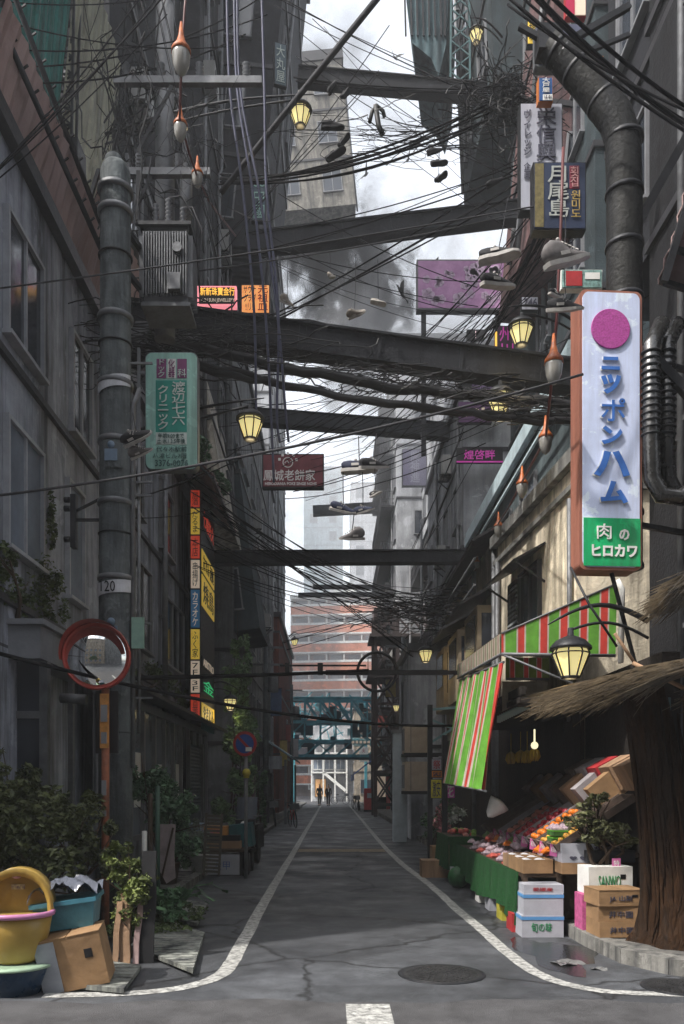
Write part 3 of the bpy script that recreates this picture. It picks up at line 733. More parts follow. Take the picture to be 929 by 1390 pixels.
# left ivy and planting ----------------------------------------------------------------
def plant(name, label, cat, clumps, n, size, m, loc, seed=1, stems=3, pot=None, group=None, part='foliage'):
    """clumps in world metres; loc = base"""
    t = thing(name, label, cat, loc, group=group)
    mb = leafmb(clumps, n, size, seed); obj(part, mb, m, t, world=True)
    if stems:
        rnd = random.Random(seed); s = MB(); L0 = Vector(loc)
        for k in range(stems):
            c = clumps[k % len(clumps)]; e = Vector(c[0])
            pts = [L0+Vector((rnd.uniform(-.05,.05), rnd.uniform(-.05,.05), 0))]
            for u in (.35, .7, 1): pts.append(L0.lerp(e, u)+Vector((rnd.uniform(-.08,.08), rnd.uniform(-.08,.08), 0)))
            s.tube(pts, .02, 5, rs=[.028,.022,.015,.008])
            for _ in range(5):
                d = Vector((rnd.gauss(0,1)*c[1][0], rnd.gauss(0,1)*c[1][1], rnd.gauss(0,1)*c[1][2]))*.5
                s.tube([pts[2], pts[2].lerp(e+d, .6), e+d], .008, 4, rs=[.012,.008,.004])
        obj('stem', s, m_brown, t, world=True)
    if pot: obj('pot', MB().lathe([(.12,0),(.17,.3),(.18,.3),(.18,.33),(.15,.33)], 16), pot, t)
    return t
plant('ivy', 'ivy creeping down the plaster below the nearest upper window', 'ivy', [((-3.46,8.9,3.75),(.05,.9,.30)),((-3.46,8.55,4.0),(.05,.5,.2)),((-3.46,9.9,3.9),(.05,.7,.5)),((-3.46,9.9,4.7),(.05,.25,.5))], 2200, .05, m_ivy, (-3.46,9,3.45), 3, 2)
plant('ivy', 'ivy fringe along the wall ledge beyond the mirror', 'ivy', [((-3.44,13.5,3.65),(.06,1.1,.25)),((-3.44,16.5,3.75),(.06,2.,.3)),((-3.44,18.7,3.6),(.06,1.,.35)),((-3.44,13.2,4.5),(.05,.25,.9))], 3000, .055, m_ivy, (-3.44,15,3.4), 4, 2)
plant('ivy', 'large mass of dark ivy climbing the wall behind the no parking sign', 'ivy', [((-2.62,22.5,4.1),(.35,1.5,1.1)),((-2.5,22.5,5.2),(.3,1.3,.9)),((-2.45,21.5,2.9),(.45,1.6,.8)),((-2.3,20.8,1.9),(.5,1.2,.7)),((-2.5,20.2,1.0),(.5,1.0,.6))], 9000, .10, leafmat('climber_leaf', (.035,.08,.035), (.20,.32,.15)), (-2.7,21.5,.1), 5, 4)
plant('bush', 'large dark feathery bush spilling over the near left corner', 'bush', [((-3.1,7.9,1.2),(.75,.7,.5)),((-2.65,7.7,.85),(.5,.5,.45)),((-3.4,8.2,1.6),(.5,.5,.4)),((-2.55,8.1,1.25),(.35,.4,.45)),((-3.6,7.6,.8),(.5,.5,.5)),((-2.25,8.0,.95),(.3,.3,.35))], 15000, .055, m_bush, (-2.9,8.1,0), 6, 6)
plant('shrub', 'round glossy shrub standing behind the leaning wood planks', 'shrub', [((-1.85,7.5,.80),(.27,.25,.2)),((-1.75,7.4,.62),(.2,.2,.22)),((-2.0,7.6,.95),(.2,.2,.15)),((-1.9,7.35,.45),(.16,.16,.2))], 4200, .042, leafmat('glossy_leaf', (.03,.05,.012), (.17,.21,.05)), (-1.9,7.5,0), 7, 5)
plant('potted_tree', 'leafy green potted tree over the pale board by the shopfront', 'tree', [((-2.75,12.2,1.55),(.45,.5,.4)),((-2.5,12.4,1.2),(.45,.5,.4)),((-2.35,12.6,.75),(.3,.4,.45)),((-2.95,12.,1.9),(.25,.3,.3))], 6500, .07, leafmat('cool_leaf', (.03,.08,.045), (.16,.28,.16)), (-2.5,12.4,.1), 8, 5, m_brown)  # cool green leaf colour
plant('potted_palm', 'arching green fern growing beside the tilted ground slabs', 'fern', [((-1.95,9.2,.35),(.3,.3,.2)),((-1.75,9.0,.2),(.25,.25,.14))], 900, .06, m_fresh, (-1.9,9.2,0), 9, 0)
fb = MB()
for k in range(16):
    a = k*2.4; ln = .55+.2*math.sin(k*1.7); pts = [Vector((-1.9,9.2,.08))+Vector((math.cos(a)*ln*u, math.sin(a)*ln*u, .55*math.sin(u*2.4)*ln)) for u in (0,.25,.5,.75,1)]
    fb.tube(pts, .008, 4, rs=[.01,.008,.006,.004,.002])
    for i in range(1,5):
        for s in (-1,1):
            d = Vector((-math.sin(a), math.cos(a), -.3))*s*.13*(1-i*.13)
            fb.add([pts[i], pts[i]+d+Vector((0,0,.02)), pts[i]*.7+pts[i-1]*.3+d*.9, pts[i]*.6+pts[i-1]*.4], [(0,1,2,3)])
obj('frond', fb, m_fresh, [o for o in bpy.data.objects if o.name.startswith('potted_palm')][0], world=True)
plant('weeds', 'ragged weeds between the two tilted ground slabs', 'weeds', [((-2.0,8.6,.1),(.5,.5,.08)),((-1.75,9.5,.12),(.5,.4,.1))], 1500, .05, m_ivy, (-2,8.6,0), 10, 0)
plant('hedge', 'narrow bright green shrub by the dark wall beyond the scooter', 'shrub', [((-2.45,27,1.1),(.35,.8,1.0))], 1800, .12, m_fresh, (-2.45,27,.1), 11, 2)
plant('potted_shrub', 'pale leafed potted plant beside the white plastic crates', 'shrub', [((-2.3,14.0,.6),(.22,.3,.45))], 1400, .06, leafmat('pale_leaf', (.08,.12,.08), (.3,.36,.28)), (-2.3,14,.1), 12, 3, m_white)
# ground clutter, near left --------------------------------------------------------------
m_slab = boards('tilted_slab', (.30,.31,.28), 'Y', .12, .8, .8)
def slab(name, label, pts, z=.04):
    b = MB(); n = len(pts); v = [(p.x, p.y, .012+z*(i % 2)*.6) for i, p in enumerate(pts)] + [(p.x, p.y, .05+z*(i % 2)*.6) for i, p in enumerate(pts)]
    b.add(v, [list(range(n))[::-1], [n+i for i in range(n)]] + [(i, (i+1) % n, n+(i+1) % n, n+i) for i in range(n)])
    solo(name, b, m_slab, label, 'slab', pts[0], fix=True)
slab('ground_slab', 'weathered pale ribbed slab lying left of the kerb line, larger front one', [G(178,1290), G(262,1328), G(278,1272), G(205,1250)])
slab('ground_slab', 'weathered ribbed slab farther back with a stained corner', [G(205,1248), G(268,1262), G(282,1232), G(225,1222)])
slab('ground_slab', 'grey ribbed plank slab beside the cardboard box', [G(105,1345), G(168,1352), G(192,1318), G(140,1312)], .01)
# cardboard box
def carton(name, label, loc, w, d, h, rot=(0,0,0), m=m_card, tape=None, tape2=None, text=None, tm=None, group=None, cat='box', lid=True, band=None, open_=False):
    t = thing(name, label, cat, loc, rot, group)
    if open_:
        b = MB(); th = .012
        b.box(-w/2,w/2,-d/2,d/2,0,th).box(-w/2,w/2,-d/2,-d/2+th,th,h).box(-w/2,w/2,d/2-th,d/2,th,h).box(-w/2,-w/2+th,-d/2+th,d/2-th,th,h).box(w/2-th,w/2,-d/2+th,d/2-th,th,h)
    else:
        b = MB().box(-w/2,w/2,-d/2,d/2,0,h)
    obj('box_body', b, m, t)
    if lid and not open_: obj('lid_flap', MB().box(-w/2-.004,-.004,-d/2-.004,d/2+.004,h+.001,h+.008).box(.004,w/2+.004,-d/2-.004,d/2+.004,h+.001,h+.008), m, t)
    if band: obj('band', MB().box(-w/2-.005,w/2+.005,-d/2-.005,d/2+.005,h*.8,h*.95), band, t)
    if tape: obj('tape', MB().box(-w/2-.003,-w/2+w*.3,-d/2-.006,-d/2-.001,0.01,h-.01), tape, t)
    if tape2: obj('hand_hole', MB().box(w*.22,w*.34,-d/2-.004,-d/2-.001,h*.55,h*.72), tape2, t)
    if text: fit_text(t, text, -w*.28, w*.22, h*.25, h*.68, tm or m_ink, y=-d/2-.003, d=.003)
    return t
c0 = G(100,1348)
carton('cardboard_box', 'large torn brown cardboard box with a pale taped side', (c0.x,6.45,0.03), .50, .32, .42, (.08,-.2,.12), tape=mat('pale_tape', (.3,.32,.36), .6, .2, 4, .1), tape2=m_black)
p_ = P(102,1262,6.7)
m_bluep = mat('blue_plastic', (.06,.20,.27), .35, .35, 3, .3)
bt = thing('blue_storage_box', 'blue storage box on the cardboard box with plastic wrap over it', 'storage box', (p_.x,6.6,.46), (.03,-.13,.1))
obj('box_body', MB().add([(-.2,-.14,0),(.2,-.14,0),(.2,.14,0),(-.2,.14,0),(-.24,-.17,.2),(.24,-.17,.2),(.24,.17,.2),(-.24,.17,.2)], [(3,2,1,0),(4,5,6,7),(0,1,5,4),(1,2,6,5),(2,3,7,6),(3,0,4,7)]), m_bluep, bt)
obj('lid', MB().box(-.26,.26,-.19,.19,.201,.235), m_bluep, bt)
rnd = random.Random(5)
obj('plastic_wrap', MB().sheet((-.27,-.2,.24), (.54,0,0), (0,.4,0), 22, 16, lambda u,v: (0,0,.08*abs(math.sin(9*u+5*v))+.09*u*(1-u)*4*rnd.uniform(.5,1)), smooth=True), mat('wrinkled_plastic', (.11,.12,.15), .2, .4, 6, .6, spec=.7), bt)
# yellow baby seat, left edge
m_yel = mat('yellow_plastic_tub', (.38,.25,.06), .35, .25, 2, .1)
s_ = P(25,1300,6.3)
bs = thing('baby_bath_seat', 'yellow plastic baby seat with high rounded back and pink rim', 'baby seat', (s_.x-.02,6.3,.24), (0,0,.15))
pr = [(.16,0),(.19,.03),(.24,.22),(.26,.36)]
vs = [];
b = MB().lathe(pr, 28, sx=1.05, sy=.85); obj('tub', b, m_yel, bs)
bk_ = MB(); v = []
for j in range(13):
    a = PI*j/12
    for i in range(5):
        rr_ = .275*(.55+.45*i/4) if False else .0
    x = .275*math.cos(a); z = .36 + .36*math.sin(a)**.8
    for y_, s2 in ((-.02,1),(.16,1.0),(.16,.86),(.02,.84)): v.append((x*s2, y_+.02, .30+(z-.30)*s2))
n4 = 4
bk_.add(v, [(i*n4+k, i*n4+(k+1) % n4, (i+1)*n4+(k+1) % n4, (i+1)*n4+k) for i in range(12) for k in range(4)], smooth=True)
inner = [(.27*math.cos(PI*j/12), .13, (.20 if j in (0,12) else .345+.36*math.sin(PI*j/12)**.8)) for j in range(13)]
bk_.add(inner + [(x, y+.03, z) for x, y, z in inner], [list(range(13)), list(range(13,26))[::-1]])
obj('back_shell', bk_, m_yel, bs, fix=True)
b = MB(); n = 32
pts = [(.275*math.cos(2*PI*k/n), .225*math.sin(2*PI*k/n), .37) for k in range(n+1)]
obj('pink_rim', b.tube(pts, .022, 8, cap=False).lathe([(.001,.33),(.25,.345)], 28, sx=1.05, sy=.85), mat('pink_plastic', (.5,.2,.38), .35, .2, 3, .1), bs)
obj('sticker', MB().box(-.06,.04,.118,.126,.54,.58), mat('sticker_mix', (.4,.2,.5), .5, .8, 40, 0, col2=(.7,.6,.3)), bs)
b = MB().ball((-.02,.118,.64), .035, 6, sz=.4); obj('badge', b, mat('pink_badge', (.6,.35,.5), .4, .3, 30, 0), bs)
tb = thing('blue_tub', 'dark blue plastic tub under the yellow baby seat', 'tub', (s_.x-.02,6.3,0), (0,0,.1))
obj('tub_body', MB().lathe([(.2,0),(.27,.19),(.27,.2)], 28), mat('navy_plastic', (.015,.04,.08), .3, .3, 3, .1), tb)
obj('rim', MB().lathe([(.265,.2),(.295,.205),(.295,.225),(.25,.23)], 28), mat('pale_green_rim', (.3,.42,.3), .4, .2, 3, .1), tb)
# planks
for k, (px, w, h, tilt, m, lab) in enumerate([(158,.05,.55,.02,m_wood,'narrow raw plank standing leftmost of the leaning planks'),(170,.09,.62,-.03,m_wood,'rough split plank in the middle of the leaning planks'),(183,.05,.66,.04,m_rust,'grey pinkish plank beside the tall black board'),(197,.13,1.0,.0,m_black,'tall black board at the right of the leaning planks')]):
    q = P(px,1290,7.25); b = MB().sheet((-w/2,0,0), (w,0,0), (0,.14,h), 3, 8, lambda u,v: (.006*math.sin(9*v+k),.004*math.sin(20*u),0), th=.03)
    o = obj('wood_plank', b, m, None, (q.x, 7.2+.04*k, 0), (0,tilt,0)); tag(o, lab, 'plank', 'planks leaning near the left corner')
# white board & posts in planting
bd = thing('leaning_board', 'pale pinkish board with a torn lower edge tied among plants', 'board', (P(226,1180,11.6).x, 11.6, .3))
obj('board', MB().add([(-.13,0,.75),(.13,0,.75),(.11,0,.3),(.13,0,-.02),(.0,0,-.1),(-.08,0,.05),(-.13,0,.1)]+[(x,.02,z) for x,z in ((-.13,.75),(.13,.75),(.11,.3),(.13,-.02),(.0,-.1),(-.08,.05),(-.13,.1))], [tuple(range(7))[::-1], tuple(range(7,14))]+[(i,(i+1)%7,7+(i+1)%7,7+i) for i in range(7)]), mat('dirty_pink_board', (.34,.28,.28), .8, .3, 4, .3), bd, fix=True)
obj('tie_stick', MB().bar((.1,-.02,.7),(-.06,-.02,.0),.025), m_brown, bd)
for k, (px, Y, h, m) in enumerate([(196,10.8,1.0,'g'),(204,10.9,1.5,'w'),(214,11.0,1.6,'g2')]):
    x = P(px,1200,Y).x
    solo('garden_post', MB().lathe([(.035,0),(.033,h)], 10, (x,Y,0)), {'g': m_white, 'w': m_brown, 'g2': mat('green_pipe', (.05,.11,.08), .5, .3, 4, .1)}[m], ['short white post standing among the left plants','brown wooden post standing among the left plants','tall green pipe standing among the left plants'][k], 'post', (x,Y,0))
# small crates by shopfront
for k, (px, py, Y, w, h, m, lab) in enumerate([(262,1190,14.5,.5,.25,m_white,'lowest white plastic crate at the left shopfront'),(262,1160,14.5,.4,.22,m_foam,'middle white plastic crate at the left shopfront'),(264,1132,14.5,.3,.36,mat('pale_blue_plastic', (.3,.42,.55), .4, .2, 4, .1),'pale blue canister topping the white crates')]):
    z = [.1,.352,.574][k]; x = P(px,1100,Y).x
    carton('plastic_crate', lab, (x,Y,z), w, .35, h, m=m, lid=False, cat='crate', band=m_frame)
gt = thing('folded_barrier', 'dark perforated metal barrier leaning by the white crates', 'barrier', (P(278,1180,13.6).x,13.6,.1), (0,.05,0))
b = MB().box(-.04,.0,-.02,.0,0,1.05).box(.22,.26,-.02,.0,0,1.05)
for k in range(16): b.box(0,.22,-.018,-.004,.05+k*.062,.09+k*.062)
obj('slats', b, mat('olive_metal', (.09,.08,.06), .6, .3, 4, .1), gt)
# market table with crates and scooter at (295-365, 1110-1180)
mt = thing('goods_cart', 'low handcart loaded with shop goods by the no parking sign', 'cart', (-1.95,14.9,0))
obj('tray', MB().box(-.45,.42,-.5,.5,.42,.47), m_brown, mt)
obj('wheel', MB().lathe([(.2,-.03),(.2,.03)], 18, (.43,-.3,.2), R=Matrix.Rotation(PI/2,3,'Y')), m_black, mt)
obj('wheel', MB().lathe([(.2,-.03),(.2,.03)], 18, (.43,.35,.2), R=Matrix.Rotation(PI/2,3,'Y')), m_black, mt)
obj('leg', MB().box(-.4,-.34,-.45,-.4,0,.42).box(.3,.36,-.45,-.4,0,.42), m_dark, mt)
carton('goods_box', 'white printed box with blue characters under the cart tray', (-1.95,14.55,.02), .6, .3, .36, m=m_foam, text='大甲', tm=mat('blue_ink', (.05,.1,.3), .6, .1, 5, 0), lid=False)
carton('goods_box', 'brown wooden crate low on the handcart', (-2.0,14.8,.472), .7, .4, .13, m=m_wood, lid=False)
carton('goods_box', 'dark flat box stacked on the brown wooden crate', (-2.0,14.85,.605), .66, .4, .1, m=m_black, lid=False)
carton('goods_box', 'orange box with pink lettering topping the handcart stack', (-2.15,14.8,.708), .52, .35, .16, m=mat('orange_box', (.5,.22,.05), .6, .2, 4, .1), text='甘夏柑', tm=mat('pink_ink', (.8,.1,.4), .6, .1, 5, 0), lid=False)
carton('goods_box', 'teal fabric covered crate on the handcart right end', (-1.67,15.1,.472), .45, .55, .42, (0,-.12,0), m=mat('teal_cloth', (.03,.12,.14), .8, .3, 4, .3), lid=False)
sc = thing('motor_scooter', 'dark delivery scooter with pale windscreen parked behind the goods cart', 'scooter', (-1.62,16.2,0), (0,0,-.1))
RY = Matrix.Rotation(PI/2,3,'Y')
for y in (-.6,.6):
    w_ = obj('wheel', MB().lathe([(.17,-.05),(.24,-.04),(.24,.04),(.17,.05)], 20, (0,y,.24), R=RY), m_black, sc)
    obj('rim', MB().lathe([(.16,-.03),(.16,.03)], 16, (0,y,.24), R=RY), m_steel, w_)
obj('body', MB().box(-.15,.15,-.1,.6,.35,.72).box(-.18,.18,-.62,-.5,.4,.95).box(-.13,.13,-.5,-.1,.3,.38), m_dark, sc)
obj('seat', MB().box(-.14,.14,-.05,.6,.721,.83), m_black, sc)
obj('windscreen', MB().sheet((-.2,-.62,.96), (.4,0,0), (0,.12,.42), 6, 3, lambda u,v: (0,.15*(u-.5)**2*4,0), th=.01), m_glassl, sc)
obj('handlebar', MB().tube([(-.32,-.48,1.02),(0,-.55,1.0),(.32,-.48,1.02)], .018, 6), m_steel, sc)
obj('headlight', MB().ball((0,-.66,.85), .08, 8), m_white, sc)
# bicycles
def bicycle(loc, rz, label, m, group=None):
    t = thing('bicycle', label, 'bicycle', loc, (0,-.08,rz), group)
    for y in (-.52,.52):
        w = obj('wheel', MB().tube([(0, y+.31*math.cos(2*PI*k/20), .33+.31*math.sin(2*PI*k/20)) for k in range(21)], .02, 6, cap=False), m_black, t)
        s = MB()
        for k in range(10): s.bar((0,y,.33),(0, y+.3*math.cos(PI*k/5), .33+.3*math.sin(PI*k/5)),.004)
        obj('spokes', s, m_steel, w)
    obj('frame', MB().tube([(0,.52,.33),(0,.1,.3),(0,.2,.8)], .018, 6).tube([(0,.1,.3),(0,-.38,.78),(0,-.52,.33)], .018, 6).tube([(0,.17,.68),(0,-.37,.72)], .018, 6).tube([(0,.52,.33),(0,.17,.7)], .014, 6), m, t)
    obj('saddle', MB().box(-.06,.06,.1,.33,.82,.88), m_black, t)
    obj('handlebar', MB().tube([(0,-.38,.78),(0,-.4,.95)], .015, 6).tube([(-.27,-.3,1.0),(0,-.42,.97),(.27,-.3,1.0)], .015, 6), m_steel, t)
    obj('basket', MB().box(-.15,.15,-.72,-.46,.72,.74).box(-.16,.16,-.74,-.72,.72,.95).box(-.16,-.15,-.72,-.46,.72,.95).box(.15,.16,-.72,-.46,.72,.95), m_steel, t)
    return t
bicycle((P(398,1128,31).x,31,0), .25, 'pink red bicycle parked against the left wall', m_red)
bicycle((P(374,1128,30).x,30,0.1), .1, 'grey bicycle slumped by the left wall behind a post', m_steel)
# ================================================================== BUILDINGS, LEFT ABOVE AND BEYOND
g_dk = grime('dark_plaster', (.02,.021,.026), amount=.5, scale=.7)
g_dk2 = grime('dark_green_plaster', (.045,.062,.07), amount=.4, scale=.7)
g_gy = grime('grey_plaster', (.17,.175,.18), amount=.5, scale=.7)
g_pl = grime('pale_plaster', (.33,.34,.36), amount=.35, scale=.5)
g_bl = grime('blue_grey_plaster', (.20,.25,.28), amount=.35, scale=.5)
g_tn = grime('tan_plaster', (.34,.29,.23), amount=.45, scale=.8)
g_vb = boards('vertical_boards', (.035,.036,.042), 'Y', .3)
g_st = boards('beige_strips', (.36,.33,.28), 'X', .22)
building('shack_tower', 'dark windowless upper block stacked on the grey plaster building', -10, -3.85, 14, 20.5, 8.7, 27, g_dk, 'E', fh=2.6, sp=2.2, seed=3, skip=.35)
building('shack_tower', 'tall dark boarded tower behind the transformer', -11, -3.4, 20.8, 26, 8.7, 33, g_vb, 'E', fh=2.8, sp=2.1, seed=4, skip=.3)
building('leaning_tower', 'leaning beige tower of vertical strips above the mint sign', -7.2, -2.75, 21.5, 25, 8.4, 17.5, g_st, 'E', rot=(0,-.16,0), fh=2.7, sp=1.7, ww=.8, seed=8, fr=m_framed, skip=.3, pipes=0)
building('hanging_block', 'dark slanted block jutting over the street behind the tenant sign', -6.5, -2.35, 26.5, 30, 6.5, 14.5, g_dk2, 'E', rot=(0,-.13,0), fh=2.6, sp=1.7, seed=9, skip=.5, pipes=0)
building('narrow_building', 'narrow grey building wrapped in ivy behind the no parking sign', -9, -3.2, 26, 44, 0, 17, g_gy, 'E', fh=3, sp=2.4, seed=10)
m_rb = boards('red_brown_cladding', (.17,.05,.035), 'Y', .3)
building('red_clad_building', 'building with tall red brown metal cladding beyond the ivy', -8, -2.95, 45, 60, 0, 11, m_rb, 'E', fh=3.4, sp=8, seed=11, pipes=0, skip=.6)
building('hazy_tower', 'tall pale tower overhanging the street on the upper left', -13, -3.6, 46, 62, 12, 37, g_pl, 'E', fh=3, sp=2.8, seed=12)
building('hazy_tower', 'leaning hazy block with gabled top at the upper middle left', -9, 1.5, 50, 53.5, 37, 46, grime('sepia_plaster',(.20,.19,.17),amount=.5), 'E', rot=(0,-.10,0), fh=3, sp=2.4, seed=13, roofh=.6)
building('shack_tower', 'striped dark tower leaning toward the top of the sky gap', -8, -2.3, 25, 31, 18.5, 32, g_vb, 'E', rot=(0,.10,0), fh=2.8, sp=2.2, seed=14, skip=.3)
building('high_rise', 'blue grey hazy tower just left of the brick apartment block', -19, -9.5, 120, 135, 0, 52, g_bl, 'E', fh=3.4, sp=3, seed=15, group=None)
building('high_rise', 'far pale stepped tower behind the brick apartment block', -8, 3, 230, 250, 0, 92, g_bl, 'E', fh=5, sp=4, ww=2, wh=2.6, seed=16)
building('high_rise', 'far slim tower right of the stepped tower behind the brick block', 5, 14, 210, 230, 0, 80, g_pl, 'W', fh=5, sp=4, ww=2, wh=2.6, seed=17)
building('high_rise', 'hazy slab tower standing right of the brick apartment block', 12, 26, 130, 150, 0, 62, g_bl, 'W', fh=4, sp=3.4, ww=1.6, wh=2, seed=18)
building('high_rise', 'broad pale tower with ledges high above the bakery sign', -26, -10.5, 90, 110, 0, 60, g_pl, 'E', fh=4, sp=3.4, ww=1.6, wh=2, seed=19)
# brick apartment block
m_bk = grime('brick_orange', (.55,.19,.10), amount=.2, scale=.3)
ap = thing('apartment_block', 'orange brick apartment block with white balcony bands at the street end', 'building', (2.2,128,0), (0,0,-.12))
obj('wall', MB().box(-8.5,8,0,14,0,31), mat('apartment_recess', (.20,.15,.14), .8, .3, .5, .1), ap)
for k in range(10):
    z = 2+k*2.95
    obj('balcony', MB().box(-8.6,8.1,-1.5,-.01,z,z+1.25), m_bk, ap); obj('railing', MB().box(-8.6,8.1,-1.56,-1.44,z+1.26,z+1.6).box(-8.62,8.12,-1.58,-.0,z-.25,z-.01), m_white, ap)
    for i in range(6): obj('window', MB().box(-8+i*2.8,-6.2+i*2.8,-.05,-.01,z+1.3,z+2.6), m_glassl, ap)
for i in range(7): obj('divider', MB().box(-8.6+i*2.78,-8.45+i*2.78,-1.45,-.02,1,31), m_white, ap)
obj('roof', MB().box(-8.7,8.2,-1.6,14.1,31.01,31.6).box(-3,1,3,8,31.61,34), m_white, ap)
# street-end white building with outside stair
eb = thing('stair_building', 'small white building with an outside stair closing the street', 'building', (-.3,84,0))
obj('wall', MB().box(-1.9,5,0.6,6,0,8.2), g_pl, eb)
b = MB()
for x in (-1.8,-.6,.6,1.8): b.box(x-.07,x+.07,-.9,-.78,0,6.2)
for z in (2.9,4.9,6.2): b.box(-1.87,1.87,-.92,.55,z,z+.13)
b.bar((-.6,-.85,3.0),(1.7,-.85,1.1),.14,.3)
obj('stair_frame', b, m_white, eb)
for x in (-1.2,0,1.2): window(eb, (x,.599,4.0), 0, .9, 1.3, m_white, m_glassl)
window(eb, (-.9,.599,1.4), 0, 1.1, 1.8, m_brown, mat('warm_shop_light', (.8,.45,.2), .5, .3, 3, 0, emit=.35))
building('cream_building', 'cream building at the street end right of the white stair', 2.2, 7, 80, 90, 0, 9, g_tn, 'W', fh=3, sp=2, seed=20)
t, mp = signbox('hanging_sign', 'small red and white sign hanging at the street end', 'sign', (488,500,1014,1034), 70, .15, m_white, m_white, .02)
panel(t, mp, (488.6,499.4,1025,1032), m_red); words_(t, mp, 'SUSI', (490,498,1027,1031), m_white, bold=.03); words_(t, mp, '火', (492,496,1016,1022), m_red, bold=.03)
# teal girder bridge
m_tl = mat('teal_steel', (.07,.27,.33), .6, .4, 1.5, .2)
br = thing('truss_bridge', 'teal steel truss bridge tangled across the street end', 'bridge', (.3,62,3.9))
b = MB()
for y in (0,2.2):
    for z in (0,1.1,2.6,4.4): b.bar((-5,y,z),(6,y,z),.16,.22)
rnd = random.Random(11)
obj('chord', b, m_tl, br)
for y in (0,2.2):
    b = MB()
    for i in range(9):
        x = -4.8+i*1.2
        b.bar((x,y+.1,0),(x+1.2,y+.1,1.1),.12).bar((x,y+.1,4.4),(x+1.2,y+.1,2.6),.14).bar((x,y-.1,1.1),(x,y-.1,4.4),.12)
    for _ in range(18):
        x = rnd.uniform(-4.5,4.5); z = rnd.uniform(0,4); b.bar((x,y-.15,z),(x+rnd.uniform(-1.8,1.8),y-.15,min(4.9,z+rnd.uniform(.5,2.))),.1)
    obj('bracing', b, m_tl, br)
b = MB().box(-5,6,.2,2.0,-.25,-.02)
for _ in range(26):
    x, z = rnd.uniform(-4.5,4.5), rnd.uniform(.1,3.6); b.box(x,x+rnd.uniform(.3,1.1),.4,.9,z,z+rnd.uniform(.2,.8))
obj('deck_plate', b, mat('dark_teal_steel', (.04,.09,.11), .6, .4, 1.5, .2), br)
b = MB()
for i in range(5): b.box(1.2+i*.3,1.4+i*.3,-.12,-.1,.95,1.15)
obj('lit_slot', b, m_wl, br)
# dark steel lattice tower on the right
lt = thing('lattice_tower', 'dark rusty steel lattice tower standing on the right pavement edge', 'tower', (3.6,42,0))
m_lat = mat('rusty_lattice', (.055,.042,.042), .7, .4, 2, .3)
b = MB(); W2 = 1.35
for x in (-W2,-.2,W2):
    for y in (0,2.4): b.box(x-.09,x+.09,y-.09,y+.09,0,10.8)
obj('post', b, m_lat, lt)
b = MB()
for k in range(6):
    z = .6+k*1.75
    for y in (0,2.4):
        b.bar((-W2,y,z),(W2,y,z),.12); b.bar((-W2,y,z),(-.2,y,z+1.75),.1).bar((-.2,y,z),(-W2,y,z+1.75),.1).bar((-.2,y,z+1.75),(W2,y,z),.1).bar((-.2,y,z),(W2,y,z+1.75),.1)
    for x in (-W2,W2): b.bar((x,0,z),(x,2.4,z+1.75),.1)
obj('bracing', b, m_lat, lt)
b = MB().box(-W2-.4,W2+.5,-.3,2.7,7.2,7.35).box(-W2-.3,W2+1.2,-.3,2.7,9.3,9.45)
for k in range(9): b.bar((-W2-.4+k*.42,-.3,7.35),(-W2-.4+k*.42,-.3,8.2),.04)
b.bar((-W2-.4,-.3,8.2),(W2+.5,-.3,8.2),.05)
for k in range(8): b.box(W2+.1+.2*k,W2+.35+.2*k,-.25,.5,6.2+.2*k,6.24+.2*k)
obj('platform', b, m_lat, lt)
# ================================================================== UPPER LEFT AWNINGS
m_gtin = boards('green_tin', (.03,.18,.16), 'Y', .12, .45, .5)
m_ytin = boards('striped_tin', (.36,.36,.28), 'Y', .12, .45, .35)
def awn(name, label, m, pts, frame=True):
    """corrugated sheet spanning outer edge a-b and inner edge d-c"""
    a, b2, c, d = [Vector(p) for p in pts]
    t = thing(name, label, 'awning', a)
    L0 = (b2-a).length; n = max(12, int(L0/.055))
    nrm = (b2-a).cross(d-a).normalized()
    mb = MB(); vs = []
    for th in (0, .012):
        for j in range(5):
            v = j/4
            for i in range(n+1):
                u = i/n; p = a.lerp(b2, u).lerp(d.lerp(c, u), v); vs.append(p + nrm*(.016*math.sin(i*1.57)+th+.01*math.sin(u*9+v*7)))
    K = 5*(n+1); fs = []
    for j in range(4):
        for i in range(n):
            q = j*(n+1)+i; fs += [(q,q+1,q+n+2,q+n+1), (q+K,q+K+n+1,q+K+n+2,q+K+1)]
    fs += [(i, i+K, i+1+K, i+1) for i in range(n)]
    obj('sheet', mb.add(vs, fs), m, t, world=True)
    if frame:
        f = MB().bar(a-nrm*.05, b2-nrm*.05, .07).bar(d-nrm*.05, c-nrm*.05, .07)
        for k in range(4): u = k/3; f.bar(a.lerp(b2,u)-nrm*.06, d.lerp(c,u)-nrm*.06, .05)
        obj('frame', f, m_dark, t, world=True)
    return t
awn('tin_awning', 'green corrugated awning at the top left corner', m_gtin, [(-3.95,9.0,10.7),(-3.95,11.6,10.9),(-3.55,11.6,14.6),(-3.75,9.0,14.2)])
awn('tin_awning', 'pale yellow striped corrugated awning below the green one', m_ytin, [(-3.95,11.65,10.9),(-3.95,13.9,11.2),(-3.65,13.9,14.0),(-3.6,11.65,14.0)])
awn('rusty_eave', 'pinkish rusty corrugated eave over the nearest upper windows', m_rust, [(-3.47,8.0,8.55),(-3.47,10.9,8.55),(-3.22,10.9,9.4),(-3.22,8.0,9.4)])
awn('rusty_eave', 'farther pinkish rusty eave sheets just left of the utility pole', m_rust, [(-3.45,10.95,8.75),(-3.45,13.6,8.75),(-3.1,13.6,9.9),(-3.1,10.95,9.9)])
awn('rusty_eave', 'brown slatted eave with plants under the leaning beige tower', m_rust, [(-2.55,17.5,8.3),(-2.55,21.5,8.3),(-3.6,21.5,9.3),(-3.6,17.5,9.3)])
